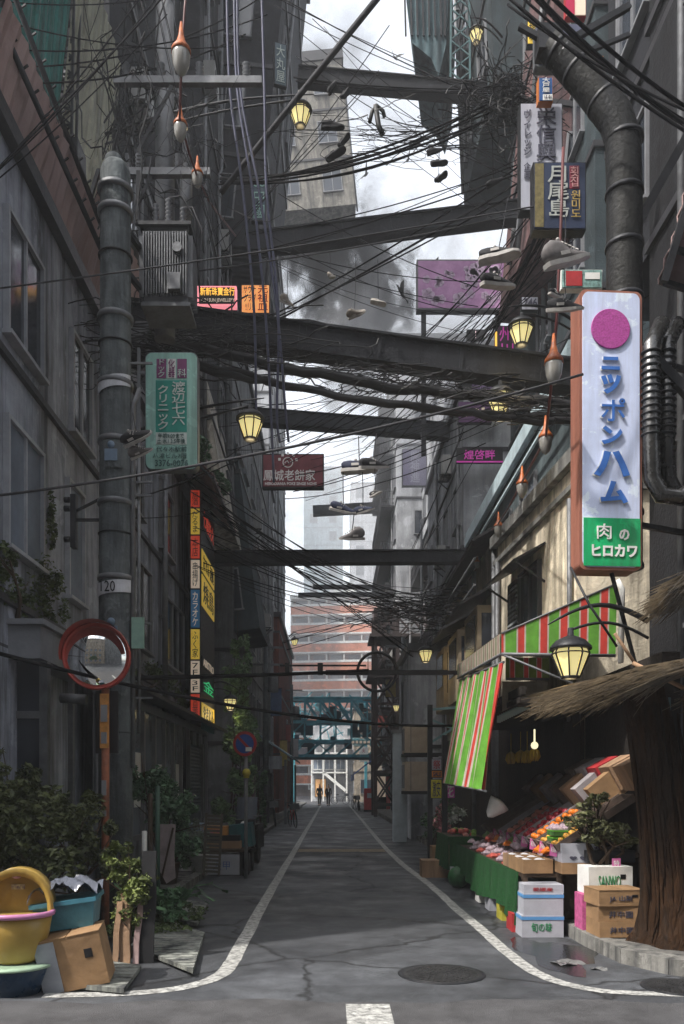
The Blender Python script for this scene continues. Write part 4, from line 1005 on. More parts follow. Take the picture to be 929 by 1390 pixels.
plant('roof_plants', 'green plants growing on the slatted eave above the tenant sign', 'plants', [((-2.9,17.5,9.0),(.4,.8,.35)),((-2.7,19.2,8.8),(.25,.9,.25))], 1800, .09, leafmat('roof_leaf',(.03,.07,.04),(.1,.2,.1)), (-3,18,8.8), 33, 0)
for k,(a,b2) in enumerate([((-3.3,8.3,9.2),(-2.7,11.,7.9)),((-3.6,8.4,10.6),(-2.9,10.9,8.6))]):
    mb = MB().tube([a,b2],.035,6)
    for q in range(14):
        p = Vector(a).lerp(b2,q/14); mb.bar(p,p+Vector((.07,0,.05)),.018)
    solo('ratchet_strut', mb, m_dark, ['lower notched black strut across the rusty eaves','upper notched black strut across the rusty eaves'][k], 'strut')
# girdered crane-like mast top left
lm = thing('lattice_mast', 'dark lattice mast standing between the green awning and the pole top', 'mast', P(88,200,11.8))
b = MB(); h = 2.9
for x,y in ((-.13,-.1),(.13,-.1),(.13,.1),(-.13,.1)): b.bar((x,y,0),(x*1.5,y*1.5,h),.035)
for k in range(12):
    z = k*h/12; s = 1+.5*k/12; s2 = 1+.5*(k+1)/12
    b.bar((-.13*s,-.1*s,z),(.13*s2,-.1*s2,z+h/12),.02).bar((.13*s,-.1*s,z),(-.13*s2,-.1*s2,z+h/12),.02).bar((-.13*s,-.1*s,z),(.13*s,-.1*s,z),.025)
obj('lattice', b, m_dark, lm)
obj('foot_box', MB().box(-.25,.25,-.2,.2,-.5,-.0), m_dark, lm)
# cross-street girders -------------------------------------------------------------
m_gd = grime('girder_steel', (.016,.017,.021), amount=.4, scale=1.2, rough=.55)
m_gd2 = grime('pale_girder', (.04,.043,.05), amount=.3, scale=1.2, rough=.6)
def girder(label, a, b2, w, h, m=m_gd, flange=True):
    a, b2 = Vector(a), Vector(b2); d = b2-a
    t = thing('girder', label, 'girder', a)
    mb = MB()
    for k in range(10):
        j = Vector((0,0,.012*math.sin(k*2.3))); mb.bar(a.lerp(b2,k/10)+j, b2.lerp(a,1-(k+1)/10)+j*.2, w+.004*(k%2), h)
    obj('beam', mb, m, t, world=True)
    if flange:
        up = d.cross(Vector((0,-1,0))).normalized(); up = up if up.z > 0 else -up
        mb = MB().bar(a+up*(h/2+.02), b2+up*(h/2+.02), w+.12, .035).bar(a-up*(h/2+.02), b2-up*(h/2+.02), w+.12, .035)
        n = max(3, int(d.length/1.1))
        for k in range(1, n):
            p = a.lerp(b2, k/n); mb.bar(p-up*h*.49+Vector((0,-w/2-.012,0)), p+up*h*.49+Vector((0,-w/2-.012,0)), .05, .02)
        nb = int(d.length/.16)
        for k in range(nb):
            p = a.lerp(b2, (k+.5)/nb)
            for s_ in (-1, 1): mb.box(-.014,.014,-.02,.0,-.014,.014, at=p+up*(h*.40*s_)+Vector((0,-w/2,0)))
        obj('flange', mb, m, t, world=True)
    return t
girder('biggest black girder crossing the street above the mint clinic sign', P(178,432,12), P(950,535,12.4), .22, .36)
girder('dark girder crossing below the highest sky patch with the top lantern', P(405,104,23), P(720,133,23), .25, .34)
girder('dark girder sloping up to the right across the middle of the sky', P(335,333,19), P(725,286,19.5), .25, .38)
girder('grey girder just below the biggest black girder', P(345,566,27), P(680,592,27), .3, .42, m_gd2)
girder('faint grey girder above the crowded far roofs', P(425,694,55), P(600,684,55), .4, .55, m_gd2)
girder('level dark girder above the bundle of wires', P(280,758,22), P(665,756,22), .25, .27)
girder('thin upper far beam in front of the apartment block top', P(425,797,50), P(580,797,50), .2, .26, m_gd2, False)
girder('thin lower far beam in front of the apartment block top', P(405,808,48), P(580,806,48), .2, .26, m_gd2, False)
jb = thing('girder_clamp', 'steel clamp box gripping the left end of the big girder', 'clamp', P(190,462,11.9))
obj('clamp_body', MB().box(-.18,.3,-.15,.2,-.35,.2).box(.7,.9,-.1,.1,-.55,.05).box(.5,1.2,-.12,.12,-.2,-.12), m_steel, jb)
obj('gland', MB().lathe([(.17,-.12),(.2,-.08),(.2,.1),(.16,.14)], 16, (-.05,-.15,-.3), R=Matrix.Rotation(.6,3,'Y')), m_black, jb)
# ================================================================== RIGHT SIDE
m_bw = grime('beige_wall', (.62,.55,.43), (.16,.14,.11), .55, 1.3)
m_bc = grime('cornice_grey', (.22,.22,.21), amount=.5)
ang = .073
rb = thing('beige_house', 'sunlit beige plaster house with a shuttered window behind the striped awning', 'building', (3.38,11.2,0), (0,0,ang))
obj('wall', MB().box(0,4,0,3.9,0,6.05), m_bw, rb)
obj('roof', MB().box(-.12,4.1,-.1,4.05,6.052,6.25).box(-.07,4.05,-.06,4.0,5.72,5.80), m_bc, rb)
m_shadewood = mat('shade_dark_wood', (.02,.015,.012), .9, .5, 3, .4, streak=True)  # wood colour blackened to paint in the shade of the shop interior
obj('shop_shade_panel', MB().box(-.06,-.002,-.3,3.88,0,2.95), m_shadewood, rb)  # dark sheet added over the beige wall as painted shop shade
w_ = window(rb, (-.001,1.95,4.55), -PI/2, .95, 1.1, m_framed, m_glass, 1)
obj('window_shutter', MB().box(-.09,-.03,2.5,3.0,3.95,5.1), boards('grey_shutter',(.2,.22,.23),'Z',.08), rb)
b = MB().sheet((-.5,1.25,5.05),(.5,0,.28),(0,1.8,0),1,6,th=.03).bar((-.45,1.3,5.04),(0,1.3,4.75),.03).bar((-.45,2.95,5.04),(0,2.95,4.75),.03)
obj('window_hood', b, m_dark, rb)
obj('drainpipe', MB().tube([(-.07,3.7,0),(-.07,3.7,5.7)], .05, 8).tube([(-.06,0.1,2.5),(-.06,.1,5.6)], .04, 8), m_steel, rb)
# pale blue house behind and above
m_lb = grime('pale_blue_sheet', (.30,.40,.44), amount=.3, panel=('x', 2.6, 1.3))
ub = thing('blue_roof_storey', 'pale blue sheet metal storey rising behind the beige house', 'building', (4.0,13.0,6.26))
obj('wall', MB().box(0,4,0,9.6,0,2.3), m_lb, ub)
obj('roof', MB().box(-.25,4.1,-.15,9.8,2.301,2.42), mat('pale_blue_trim', (.42,.52,.56), .5, .2, 3, .1), ub)
obj('fascia', MB().box(-.27,-.2,-.15,9.8,2.05,2.30).bar((-.24,-.1,1.7),(-.24,9.7,1.7),.05), MATS['pale_blue_trim'], ub)
for y in (3.4,5.6,7.8): window(ub, (-.001,y,1.0), -PI/2, 1.2, .9, m_frame, m_glassl)
# row houses with bay windows
r3 = thing('bay_window_house', 'tan house with dark hooded bay windows left of the beige house', 'building', (3.15,15.3,0))
obj('wall', MB().box(0,4,0,7,0,6.4), g_tn, r3)
obj('roof', MB().sheet((-.5,-.1,6.2),(1.6,0,.9),(0,7.3,0),1,40,lambda u,v:(0,0,.02*math.sin(v*240)),th=.05), m_dark, r3)
obj('shop_shade_panel', MB().box(-.05,-.002,.1,6.9,0,2.8), m_shadewood, r3)  # another added dark sheet, shade of the open ground floor
for k,(y,z) in enumerate([(.9,4.4),(3.3,4.4),(5.5,4.4)]):
    bb = obj('bay', MB().box(-.38,-.001,y-.75,y+.75,z-.9,z+.65), mat('bay_panel',(.36,.29,.2),.7,.3,3,.2), r3)
    obj('bay_window', MB().box(-.40,-.381,y-.55,y+.5,z-.3,z+.5).box(-.3,-.06,y-.77,y-.751,z-.5,z+.5), m_glass, bb)
    obj('hood', MB().sheet((-.75,y-.95,z+.6),(.75,0,.42),(0,1.9,0),1,12,th=.05), m_dark, bb)
for y in (-.05,2.1,6.9): obj('drainpipe', MB().tube([(-.1,y,0),(-.1,y,6.2)],.05,8), m_steel, r3)
obj('rail', MB().bar((-.45,0,5.9),(-.45,7,5.9),.04).bar((-.45,0,5.4),(-.45,7,5.4),.04), m_steel, r3)
# high row
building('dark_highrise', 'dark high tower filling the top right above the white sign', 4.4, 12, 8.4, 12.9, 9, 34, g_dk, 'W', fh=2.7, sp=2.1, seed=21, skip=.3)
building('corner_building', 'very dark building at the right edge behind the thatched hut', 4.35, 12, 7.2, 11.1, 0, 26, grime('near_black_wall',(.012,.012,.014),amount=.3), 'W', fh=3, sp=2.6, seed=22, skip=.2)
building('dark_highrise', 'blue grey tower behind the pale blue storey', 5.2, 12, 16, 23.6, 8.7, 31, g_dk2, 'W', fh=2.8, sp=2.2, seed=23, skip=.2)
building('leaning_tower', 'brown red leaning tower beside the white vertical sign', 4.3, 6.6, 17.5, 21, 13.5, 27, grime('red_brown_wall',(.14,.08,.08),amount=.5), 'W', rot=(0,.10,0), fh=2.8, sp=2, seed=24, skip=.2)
building('apartment_building', 'grey building hung with purple signs above the bay windows', 3.9, 11, 24, 33, 0, 13.5, g_pl, 'W', fh=2.9, sp=2.2, balc=2, seed=25)
building('balcony_building', 'pale hazy building stacked with balconies above the lattice tower', 3.7, 13, 46, 60, 0, 27, g_pl, 'W', fh=3, sp=2.6, balc=1, seed=26)
building('apartment_building', 'darker block behind the purple billboard', 5.0, 13, 34, 45, 0, 20, g_pl, 'W', fh=3, sp=2.4, balc=2, seed=27)
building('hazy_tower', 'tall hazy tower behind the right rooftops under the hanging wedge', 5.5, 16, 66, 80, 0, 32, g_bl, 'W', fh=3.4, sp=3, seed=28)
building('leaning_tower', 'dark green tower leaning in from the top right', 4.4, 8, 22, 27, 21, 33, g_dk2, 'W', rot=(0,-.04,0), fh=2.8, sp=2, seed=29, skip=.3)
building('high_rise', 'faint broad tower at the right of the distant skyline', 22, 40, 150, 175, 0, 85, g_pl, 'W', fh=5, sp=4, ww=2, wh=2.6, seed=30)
# wedge hanging from above
wd = thing('hanging_wedge', 'dark blue green wedge shaped block hanging down at the sky gap top', 'overhang', P(575,100,24))
k = 24/F
def wq(px,py,dy=0): return Vector(((px-575)*k, dy, (100-py)*k))
q = [wq(545,-60),wq(612,-60),wq(606,60),(wq(596,103)),(wq(585,78)),(wq(560,58))]
b = MB(); n = len(q); v = q+[p+Vector((.6,3,0)) for p in q]
b.add(v, [tuple(range(n)), tuple(range(n,2*n))]+[(i,(i+1)%n,n+(i+1)%n,n+i) for i in range(n)])
obj('hull', b, boards('wedge_cladding',(.09,.15,.17),'X',.3), wd, fix=True)
b = MB()
for i in range(8):
    x0 = 548+i*8; b.bar(wq(x0,-60,-.04), wq(min(604, x0+3),50,-.04), .05)
obj('rib', b, m_dark, wd)
tr2 = thing('lattice_mast', 'thin teal lattice mast right of the hanging wedge', 'mast', P(625,90,23))
b = MB()
for x in (-.28,.28): b.bar((x,0,-.6),(x*.9,0,3),.05)
for i in range(8): b.bar((-.28,0,-.6+i*.45),(.28,0,-.15+i*.45),.035).bar((.28,0,-.6+i*.45),(-.28,0,-.15+i*.45),.035)
obj('lattice', b, mat('dull_teal',(.07,.14,.15),.6,.3,3,.1), tr2)
# big bent duct upper right
dp = thing('bent_duct', 'thick dark steel duct running up and bending left at top right', 'duct', (P(848,400,8.2).x,8.2,3))
pts = [P(848,770,8.2),P(848,640,8.2),P(848,420,8.2),P(848,260,8.2),P(846,190,8.2),P(836,160,8.2),P(800,115,8.25),P(765,78,8.3),P(745,62,8.3)]
b = MB().tube(pts, .17, 18, rs=[.175,.175,.175,.175,.175,.175,.165,.155,.14]); obj('pipe', b, grime('duct_metal',(.018,.018,.017),amount=.4,rough=.6), dp, world=True)
for i in range(9):
    z = pts[0].z + (pts[4].z-pts[0].z)*i/8
    obj('seam_ring', MB().lathe([(.175,-.02),(.19,-.02),(.19,.02),(.175,.02)], 18, (pts[0].x,8.2,z)), m_dark, dp, world=True)
for i in (5,6,7):
    for u in (0,.5):
        p = pts[i].lerp(pts[i+1],u); d = (pts[i+1]-pts[i]).normalized(); obj('seam_ring', MB().tube([p-d*.02,p+d*.02], .182-.009*(i-4), 18), m_dark, dp, world=True)
b = MB().box(-.12,.12,-.1,.1,-.1,.15).bar((-.3,0,.2),(.4,0,-.2),.05).bar((0,.1,0),(.9,.2,.6),.06).bar((.1,.1,-.1),(.9,.2,.3),.04)
obj('end_clamp', b, m_dark, dp, loc=pts[-1]-Vector(mw(dp).translation))
# pipes right edge
for i,(x,r) in enumerate(((884,.085),(905,.085))):
    Y = 8.0+i*.25; pts = [P(x,470,Y),P(x,600,Y),P(x+2,650,Y),P(x+14,672,Y),P(x+40,676,Y),P(x+90,640,Y)]
    pts = [P(x+14,440,Y+.2)]+pts
    t = thing('bent_pipe', ['left one of the two ribbed vent pipes beside the big white sign','right one of the two ribbed vent pipes at the picture edge'][i], 'pipe', pts[0])
    obj('pipe', MB().tube(pts, r, 14), mat('shiny_duct',(.10,.10,.10),.25,.4,3,.3,.8), t, world=True)
    b = MB()
    for q in range(1,14):
        p = P(x,470,Y).lerp(P(x,600,Y),q/14); b.lathe([(r,-.01),(r+.012,-.008),(r+.012,.008),(r,.01)],14,p)
    obj('rib', b, m_dark, t, world=True)
for i,(a,b2) in enumerate([((P(872,470,8.2)),(P(945,545,8.2))),((P(868,300,9)),(P(935,180,9)))]):
    solo('diagonal_brace', MB().bar(a,b2,.09), m_dark, ['steel brace crossing the ribbed vent pipes','steel brace crossing beside the big bent duct'][i], 'brace')
awn('rusty_eave', 'pinkish rusty eave sheets at the right edge above the white sign', m_rust, [P(895,385,8.3),P(935,250,8.3),P(985,260,8.9),P(945,400,8.9)])

building('opposite_block', 'tan block of flats across the crossing street behind the viewer', -16, 3, -17, -8, 0, 19, g_tn, 'E', fh=3, sp=2.6, seed=51)
ob = [o for o in bpy.data.objects if o.name.startswith('opposite_block')][0]
for k in range(3):
    for i in range(6): window(ob, (-8+i*2.9, 9.001, 2+k*3.4), PI, 1.2, 1.4, m_frame, m_glassl)
building('opposite_block', 'grey block across the crossing street behind the viewer on the right', 3.4, 18, -18, -8.5, 0, 22, g_gy, 'W', fh=3, sp=2.6, seed=52)
building('row_house', 'grey house down the crossing street at far left outside the photo', -26, -12.5, 8, 20, 0, 12, g_gy, 'E', fh=3, sp=2.6, seed=53)

plant('street_tree', 'green street tree on the crossing street behind the viewer', 'tree', [((-3.5,-3.5,3.6),(1.6,1.2,1.0)),((-4.8,-3.8,3.0),(1.2,1.,1.)),((-2.4,-3.6,3.0),(1.,1.,.7))], 5000, .16, m_fresh, (-3.5,-3.6,0), 61, 4)
# air conditioners on the upper walls
ac = thing('air_conditioner', 'grey air conditioner bolted high on the left towers', 'air conditioner', (-3.75,15.2,9.6), (0,0,PI/2), 'air conditioners on the left towers')
obj('casing', MB().box(-.4,.4,-.3,0,0,.6), mat('ac_casing',(.30,.30,.29),.5,.3,4,.1,streak=True), ac)
obj('fan_grille', MB().lathe([(.24,0),(.24,.015),(.2,.015)], 20, (-.1,-.30,.3), R=R), m_dark, ac)
obj('bracket', MB().bar((-.3,0,-.03),(-.3,-.34,-.03),.04).bar((.3,0,-.03),(.3,-.34,-.03),.04).bar((-.3,0,-.3),(-.3,-.3,-.04),.03).bar((.3,0,-.3),(.3,-.3,-.04),.03), m_dark, ac)
rnd = random.Random(91)
for (x,y,z) in [(-3.82,17.,12.4),(-3.82,19.2,10.8),(-3.82,15.6,14.5),(-3.37,22.5,14.),(-3.37,24.4,17.5),(-3.37,21.6,20),(-3.82,18.4,17.),(-3.17,28.5,9.5),(-3.17,33,12),(-3.17,38,9)]:
    dup(ac, (x,y,z), (0,0,PI/2))
for i,(x,y,z) in enumerate([(3.88,25.5,6.2),(3.88,28,9.2),(3.88,31,6.2),(3.88,26.8,11.8),(3.68,48,9),(3.68,52,14),(4.98,36,15),(4.98,41,12),(4.38,9.2,12),(4.38,11.,14.5),(3.68,57,19)]):
    dup(ac, (x,y,z), (0,0,-PI/2), label='grey air conditioner bolted to the upper walls on the right', group='air conditioners on the right walls')
# conduits running along the walls
for k in range(9):
    y = 21+k*2.6 if k < 5 else 24+(k-5)*5; X = -3.3 if k < 5 else 3.82; z0, z1 = (9,30) if k < 5 else (1,13)
    m_ = MB().tube([(X,y,z0),(X,y+.1,(z0+z1)/2),(X,y+.6,(z0+z1)/2+.5),(X,y+.6,z1)], .05, 6)
    solo('wall_conduit', m_, m_steel, ['thin conduit climbing the dark left tower','thin conduit climbing the right grey walls'][k >= 5], 'conduit', (X,y,z0), ['conduits on the left tower','conduits on the right walls'][k >= 5])

# street-end clutter
b2_ = thing('pipe_rack', 'second teal steel frame of beams and boxes farther behind the truss bridge', 'steel frame', (0,72,0))
b = MB(); rnd = random.Random(77)
for x in (-3.4,3.0): b.box(x-.12,x+.12,0,.25,0,9.5)
for z in (5.6,7.2,9.4): b.bar((-4.5,0,z),(5,0,z),.2,.25)
for _ in range(34):
    x = rnd.uniform(-4,4); z = rnd.uniform(4.9,8.8); b.bar((x,-.1,z),(x+rnd.uniform(-1.6,1.6),-.1,z+rnd.uniform(.3,1.6)),.08)
obj('beam', b, m_tl, b2_)
b = MB()
for _ in range(16):
    x, z = rnd.uniform(-4,3.6), rnd.uniform(5.0,8.6); b.box(x,x+rnd.uniform(.3,1.),.3,.8,z,z+rnd.uniform(.2,.8))
obj('machinery_box', b, mat('pale_teal_box',(.22,.34,.36),.6,.3,1.5,.1), b2_)
for k,(x,Y,h) in enumerate([(-2.7,33,7.5),(2.75,31,7.2),(2.9,58,8),(-2.6,52,8)]):
    t = thing('power_pole', ['slim grey power pole on the far left pavement','slim grey power pole by the lattice tower','slim power pole far on the right pavement','slim power pole far on the left pavement'][k], 'power pole', (x,Y,.1))
    obj('shaft', MB().lathe([(.13,0),(.10,h)], 12), m_pole, t)
    b = MB()
    for z in (h-.4,h-1.1): b.box(-.7,.7,-.05,.05,z,z+.08)
    obj('cross_arm', b, m_steel, t); obj('transformer_can', MB().lathe([(.2,0),(.22,.05),(.22,.7),(.18,.78)], 14, (.3,-.1,h-2.2)), m_steel, t)
rnd = random.Random(5)
for k in range(5,16):
    L_ = k % 2; Y = 24+k*3.1; x = -3.0+.0 if L_ else 3.35; z = rnd.uniform(2.6,6.5); w_ = rnd.uniform(.35,.6); h_ = rnd.uniform(.6,1.5)
    t = thing('projecting_sign', 'small projecting shop board number far down the %s side of the street' % ('left' if L_ else 'right'), 'sign', (x+(w_/2 if L_ else -w_/2),Y,z), (0,0,0), 'small far projecting boards on the '+('left' if L_ else 'right'))
    t['label'] = 'small projecting shop board far down the %s side of the street' % ('left' if L_ else 'right')
    obj('board', MB().box(-w_/2,w_/2,0,.1,0,h_), [mat('far_red',(.22,.05,.045),.6,.3,3,.1), mat('far_white',(.42,.42,.44),.6,.2,3,.1), mat('far_blue',(.05,.09,.18),.6,.3,3,.1), mat('far_yellow',(.35,.27,.08),.6,.3,3,.1)][k//2 % 4], t)
    obj('frame', MB().box(-w_/2-.03,w_/2+.03,-.01,.0,-.03,0).box(-w_/2-.03,w_/2+.03,-.01,.0,h_,h_+.03).box(-w_/2-.2,-w_/2,.03,.07,.1,.14), m_dark, t)
# ================================================================== SIGNS, RIGHT
m_bsgn = grime('pale_blue_acrylic', (.66,.74,.98), (.34,.35,.42), .35, 1.4, .45, bmp=.03)
m_blue = mat('blue_lettering', (.05,.16,.50), .4, .1, 4, 0)
m_oran = mat('orange_sign_edge', (.32,.13,.09), .5, .35, 4, .15, streak=True)
m_grn = grime('green_panel', (.015,.42,.15), (.05,.12,.07), .35, 2.5, .45, bmp=.03)
t, mp = signbox('vertical_shop_sign', 'big pale blue vertical sign with magenta disc and green foot panel', 'sign', (786,873,394,774), 8.0, .24, m_bsgn, m_oran, .028, .07, rz=.07)
a = mp(801,855,420,476); cx, cz_ = (a[0]+a[1])/2, (a[2]+a[3])/2; r_ = (a[1]-a[0])/2
obj('disc', MB().lathe([(r_,0),(r_,.012),(r_*.98,.016)], 40, (cx,-.014,cz_), R=Matrix.Rotation(PI/2,3,'X')), mat('magenta_disc',(.42,.07,.30),.45,.35,60,.2), t)
for s, rc in (('ニ',(814,841,486,505)),('ッ',(813,843,509,538)),('ポ',(813,849,541,575)),('ン',(814,845,579,606)),('ハ',(802,856,612,650)),('ム',(812,853,653,686))):
    a = mp(*rc); me = text_mesh(s,1,.045,.003); 
    xs=[v.co.x for v in me.vertices]; ys=[v.co.y for v in me.vertices]
    for s2, m_, yy, e in ((1.0, m_white, -.016, 1.0), (.93, m_blue, -.030, .93)):
        m2 = me.copy()
        for v in m2.vertices:
            u=(v.co.x-min(xs))/(max(xs)-min(xs))-.5; w=(v.co.y-min(ys))/(max(ys)-min(ys))-.5
            v.co = Vector(((a[0]+a[1])/2+u*e*(a[1]-a[0]), yy-(.008 if v.co.z>0 else 0), (a[2]+a[3])/2+w*e*(a[3]-a[2])))
        m2.materials.clear(); m2.materials.append(m_); link('lettering', m2, t)
panel(t, mp, (791,870,704,769), m_grn, y=-.018)
words_(t, mp, '肉', (809,829,712,733), m_white, bold=.03); words_(t, mp, 'の', (840,854,719,734), m_white, bold=.03)
words_(t, mp, 'ヒロカワ', (802,865,740,757), m_white, bold=.035)
obj('bracket', MB().bar((.3,.12,.5),(1.3,.5,.5),.05).bar((.3,.12,2.2),(1.3,.5,2.2),.05).bar((.05,.1,0),(.5,.3,-1.3),.03), m_dark, t)
m_gw = mat('weathered_white', (.42,.43,.50), .6, .25, 3, .1, streak=True); m_dk = mat('charcoal_ink', (.06,.06,.09), .6, .2, 5, 0)
t, mp = signbox('vertical_shop_sign', 'weathered white vertical sign with big dark characters above the blue black sign', 'sign', (706,764,140,286), 11, .15, m_gw, m_dark, .015)
words_(t, mp, '栄信興', (728,755,147,220), m_dk, vert=True, bold=.02); words_(t, mp, 'ヴィレッジ', (711,721,150,212), m_dk, vert=True, bold=.01)
words_(t, mp, '企画', (711,720,222,244), m_dk, vert=True)
t, mp = signbox('vertical_shop_sign', 'dark navy sign with yellow side rail and pale characters', 'sign', (724,796,220,312), 9.8, .15, mat('navy_board',(.018,.03,.07),.5,.3,3,.1), m_dark, .015)
panel(t, mp, (726,738,223,309), mat('ochre_rail',(.16,.13,.05),.6,.4,20,.1))
words_(t, mp, '月尾島', (743,772,227,296), mat('pale_yellow_ink',(.38,.40,.38),.5,.2,5,0), vert=True, bold=.02)
panel(t, mp, (773,786,226,257), mat('dull_red_panel',(.2,.03,.05),.5,.2,5,0))
words_(t, mp, '횟집', (774,785,228,255), mat('pinkish_ink',(.5,.25,.25),.5,.2,5,0), vert=True); words_(t, mp, '원미도', (775,788,260,296), mat('ochre_ink',(.4,.28,.08),.5,.2,5,0), vert=True)
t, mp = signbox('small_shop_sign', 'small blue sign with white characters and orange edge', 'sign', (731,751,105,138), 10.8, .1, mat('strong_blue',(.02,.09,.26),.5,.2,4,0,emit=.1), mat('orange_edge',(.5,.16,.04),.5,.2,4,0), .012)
words_(t, mp, '大戸屋', (736,746,107,127), m_white, vert=True); panel(t, mp, (737,750,129,137), m_white); words_(t,mp,'13 01',(739,748,131,135),m_dk)
t, mp = signbox('rounded_board', 'blank dull blue rounded board behind the bent duct end', 'sign', (727,795,32,90), 9.4, .12, mat('dull_violet_board',(.09,.10,.16),.5,.2,3,.1), m_steel, .015, .05)
t, mp = signbox('lit_small_sign', 'small glowing yellow sign high on the right', 'sign', (716,731,28,60), 12, .1, m_y, m_dark, .01)
words_(t, mp, '珍\n味', (718,729,31,57), m_black)
t, mp = signbox('lit_small_sign', 'small white and red banner sign at the very top right', 'sign', (768,796,-12,22), 10, .08, m_wl, m_red, .01)
panel(t, mp, (768,780,-12,21), mat('crimson_panel',(.5,.02,.08),.5,.2,4,0,emit=.2))
t, mp = signbox('lit_small_sign', 'tiny amber lamp box low behind the duct bend', 'sign', (810,820,76,102), 9.5, .08, mat('amber_box',(.7,.22,.03),.5,.3,20,0,emit=.25), m_dark, .008)
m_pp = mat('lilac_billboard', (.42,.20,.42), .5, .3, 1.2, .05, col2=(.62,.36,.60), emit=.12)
t, mp = signbox('billboard', 'wide lilac billboard with faint white flowers crossed by wires', 'billboard', (566,688,352,420), 26, .3, m_pp, m_frame, .05)
b = MB(); rnd = random.Random(4); a = mp(566,688,352,420)
for _ in range(26):
    x, z = rnd.uniform(a[0]+.2,a[1]-.2), rnd.uniform(a[2]+.2,a[3]-.2); r0 = rnd.uniform(.04,.13)
    for q in range(5): b.lathe([(r0,0),(r0*.9,.006)], 8, (x+r0*1.1*math.cos(q*1.256), -.02, z+r0*1.1*math.sin(q*1.256)), R=Matrix.Rotation(PI/2,3,'X'))
o_ = obj('printed_blossom', b, mat('pale_lilac',(.6,.45,.62),.6,.1,3,0), t)
obj('post', MB().bar((-1.2,.2,-.0),(-1.2,.2,-4.6),.15).bar((1.2,.2,-.0),(1.2,.2,-4.6),.15).bar((-1.2,.2,-2.5),(1.2,.2,-.2),.1), m_dark, t)
t, mp = signbox('number_board', 'small grey board reading 746 under the hanging shoe', 'sign', (708,731,403,421), 12.6, .08, m_gw, m_dark, .01)
words_(t, mp, '746', (711,729,406,417), m_dk, bold=.02)
m_mg = mat('magenta_glow', (.62,.06,.42), .5, .2, 5, 0, emit=.35)
t, mp = signbox('neon_sign', 'dark horizontal sign with magenta neon characters', 'sign', (620,683,608,627), 23.2, .15, m_black, m_dark, .02)
words_(t, mp, '煌啓畔', (630,672,611,624), m_mg, bold=.02); panel(t, mp, (620,683,626,628), m_mg)
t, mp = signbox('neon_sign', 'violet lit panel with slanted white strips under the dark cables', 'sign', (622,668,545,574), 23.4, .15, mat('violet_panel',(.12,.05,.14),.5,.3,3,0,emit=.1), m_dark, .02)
for k in range(4): panel(t, mp, (630+k*8,634+k*8,556-k,566-k), m_wl)
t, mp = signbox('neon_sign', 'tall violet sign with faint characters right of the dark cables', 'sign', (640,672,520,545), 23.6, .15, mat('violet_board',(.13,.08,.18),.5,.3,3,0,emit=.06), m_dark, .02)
words_(t, mp, '逗', (650,662,523,542), mat('lilac_ink',(.4,.3,.5),.5,.2,5,0,emit=.1))
t, mp = signbox('neon_sign', 'pinkish white strip light sign above the big girder', 'sign', (634,658,447,461), 23.4, .1, mat('pink_white_strip',(1,.75,.8),.5,.1,4,0,emit=.9), m_dark, .25, rz=0)
t, mp = signbox('neon_sign', 'thin orange vertical neon tube beside the hanging pink letters', 'sign', (672,676,450,486), 21, .06, m_neon, m_dark, .005)
t, mp = signbox('neon_sign', 'dripping magenta letters sign left of the middle right lantern', 'sign', (676,699,442,488), 20.8, .08, mat('dark_wine_board',(.05,.02,.04),.5,.2,4,0), m_dark, .01)
words_(t, mp, '州\n川', (678,697,444,486), m_mg)
m_vio = mat('slate_violet_board',(.10,.09,.16),.6,.3,2,.1)
t, mp = signbox('vertical_violet_sign', 'slate violet square sign with three faint characters over the far street', 'sign', (546,580,609,660), 40, .2, m_vio, m_dark, .05)
words_(t, mp, '熊神進', (557,570,612,655), mat('grey_violet_ink',(.30,.30,.38),.5,.2,5,0), vert=True, bold=.02)
t, mp = signbox('shop_sign', 'small mint board with red and white panels just above the big pale sign', 'sign', (762,818,366,392), 8.6, .08, mat('mint_sign2',(.2,.34,.32),.5,.6,30,.1), m_white, .01)
panel(t, mp, (768,790,369,389), m_red); panel(t, mp, (794,814,371,380), m_white)
# ================================================================== HANGING THINGS
lan(775, 918, 8.0, 'biggest yellow lantern in front of the striped awning', (3.2,8.2,3.25), .40)
lan(708, 467, 11.6, 'yellow lantern just above the right end of the big girder', (3.9,12.2,8.4), .38)
lan(679, 561, 11.9, 'yellow lantern half hidden under the dark cables right', (4.2,13.2,7.8), .40)
lan(647, 57, 19, 'yellow lantern at the top right of the sky gap', (4.1,19.5,19.6))
lan(578, 898, 19.5, 'yellow lantern in front of the lattice tower', (3.1,20.2,5.2), .38)
lan(538, 965, 38, 'tiny far yellow lantern between the lattice posts', (3.3,38.5,5.6))
m_bulb = mat('frosted_bulb', (.26,.25,.23), .15, .2, 4, .05, spec=.7); m_sock = mat('orange_socket', (.34,.075,.03), .5, .6, 14, .1, col2=(.6,.16,.03)); m_cord = mat('maroon_cord', (.10,.025,.025), .5, .3, 5, .1)
def string_light(label, pts, bulbs):
    t = thing('string_light', label, 'string light', pts[0])
    obj('cord', MB().tube(pts, .014, 6), m_cord, t, world=True)
    for px, py, w, Y in bulbs:
        p = P(px, py, Y); s = w/F*Y/.2
        sk = obj('socket', MB().lathe([(.012*s,.42*s),(.03*s,.28*s),(.05*s,.2*s),(.105*s,.12*s),(.108*s,.08*s)], 14, p), m_sock, t, world=True)
        obj('bulb', MB().lathe([(.098*s,.1*s),(.102*s,.05*s),(.09*s,-.04*s),(.06*s,-.12*s),(.02*s,-.16*s),(.003*s,-.165*s)], 14, p), m_bulb, sk, world=True)
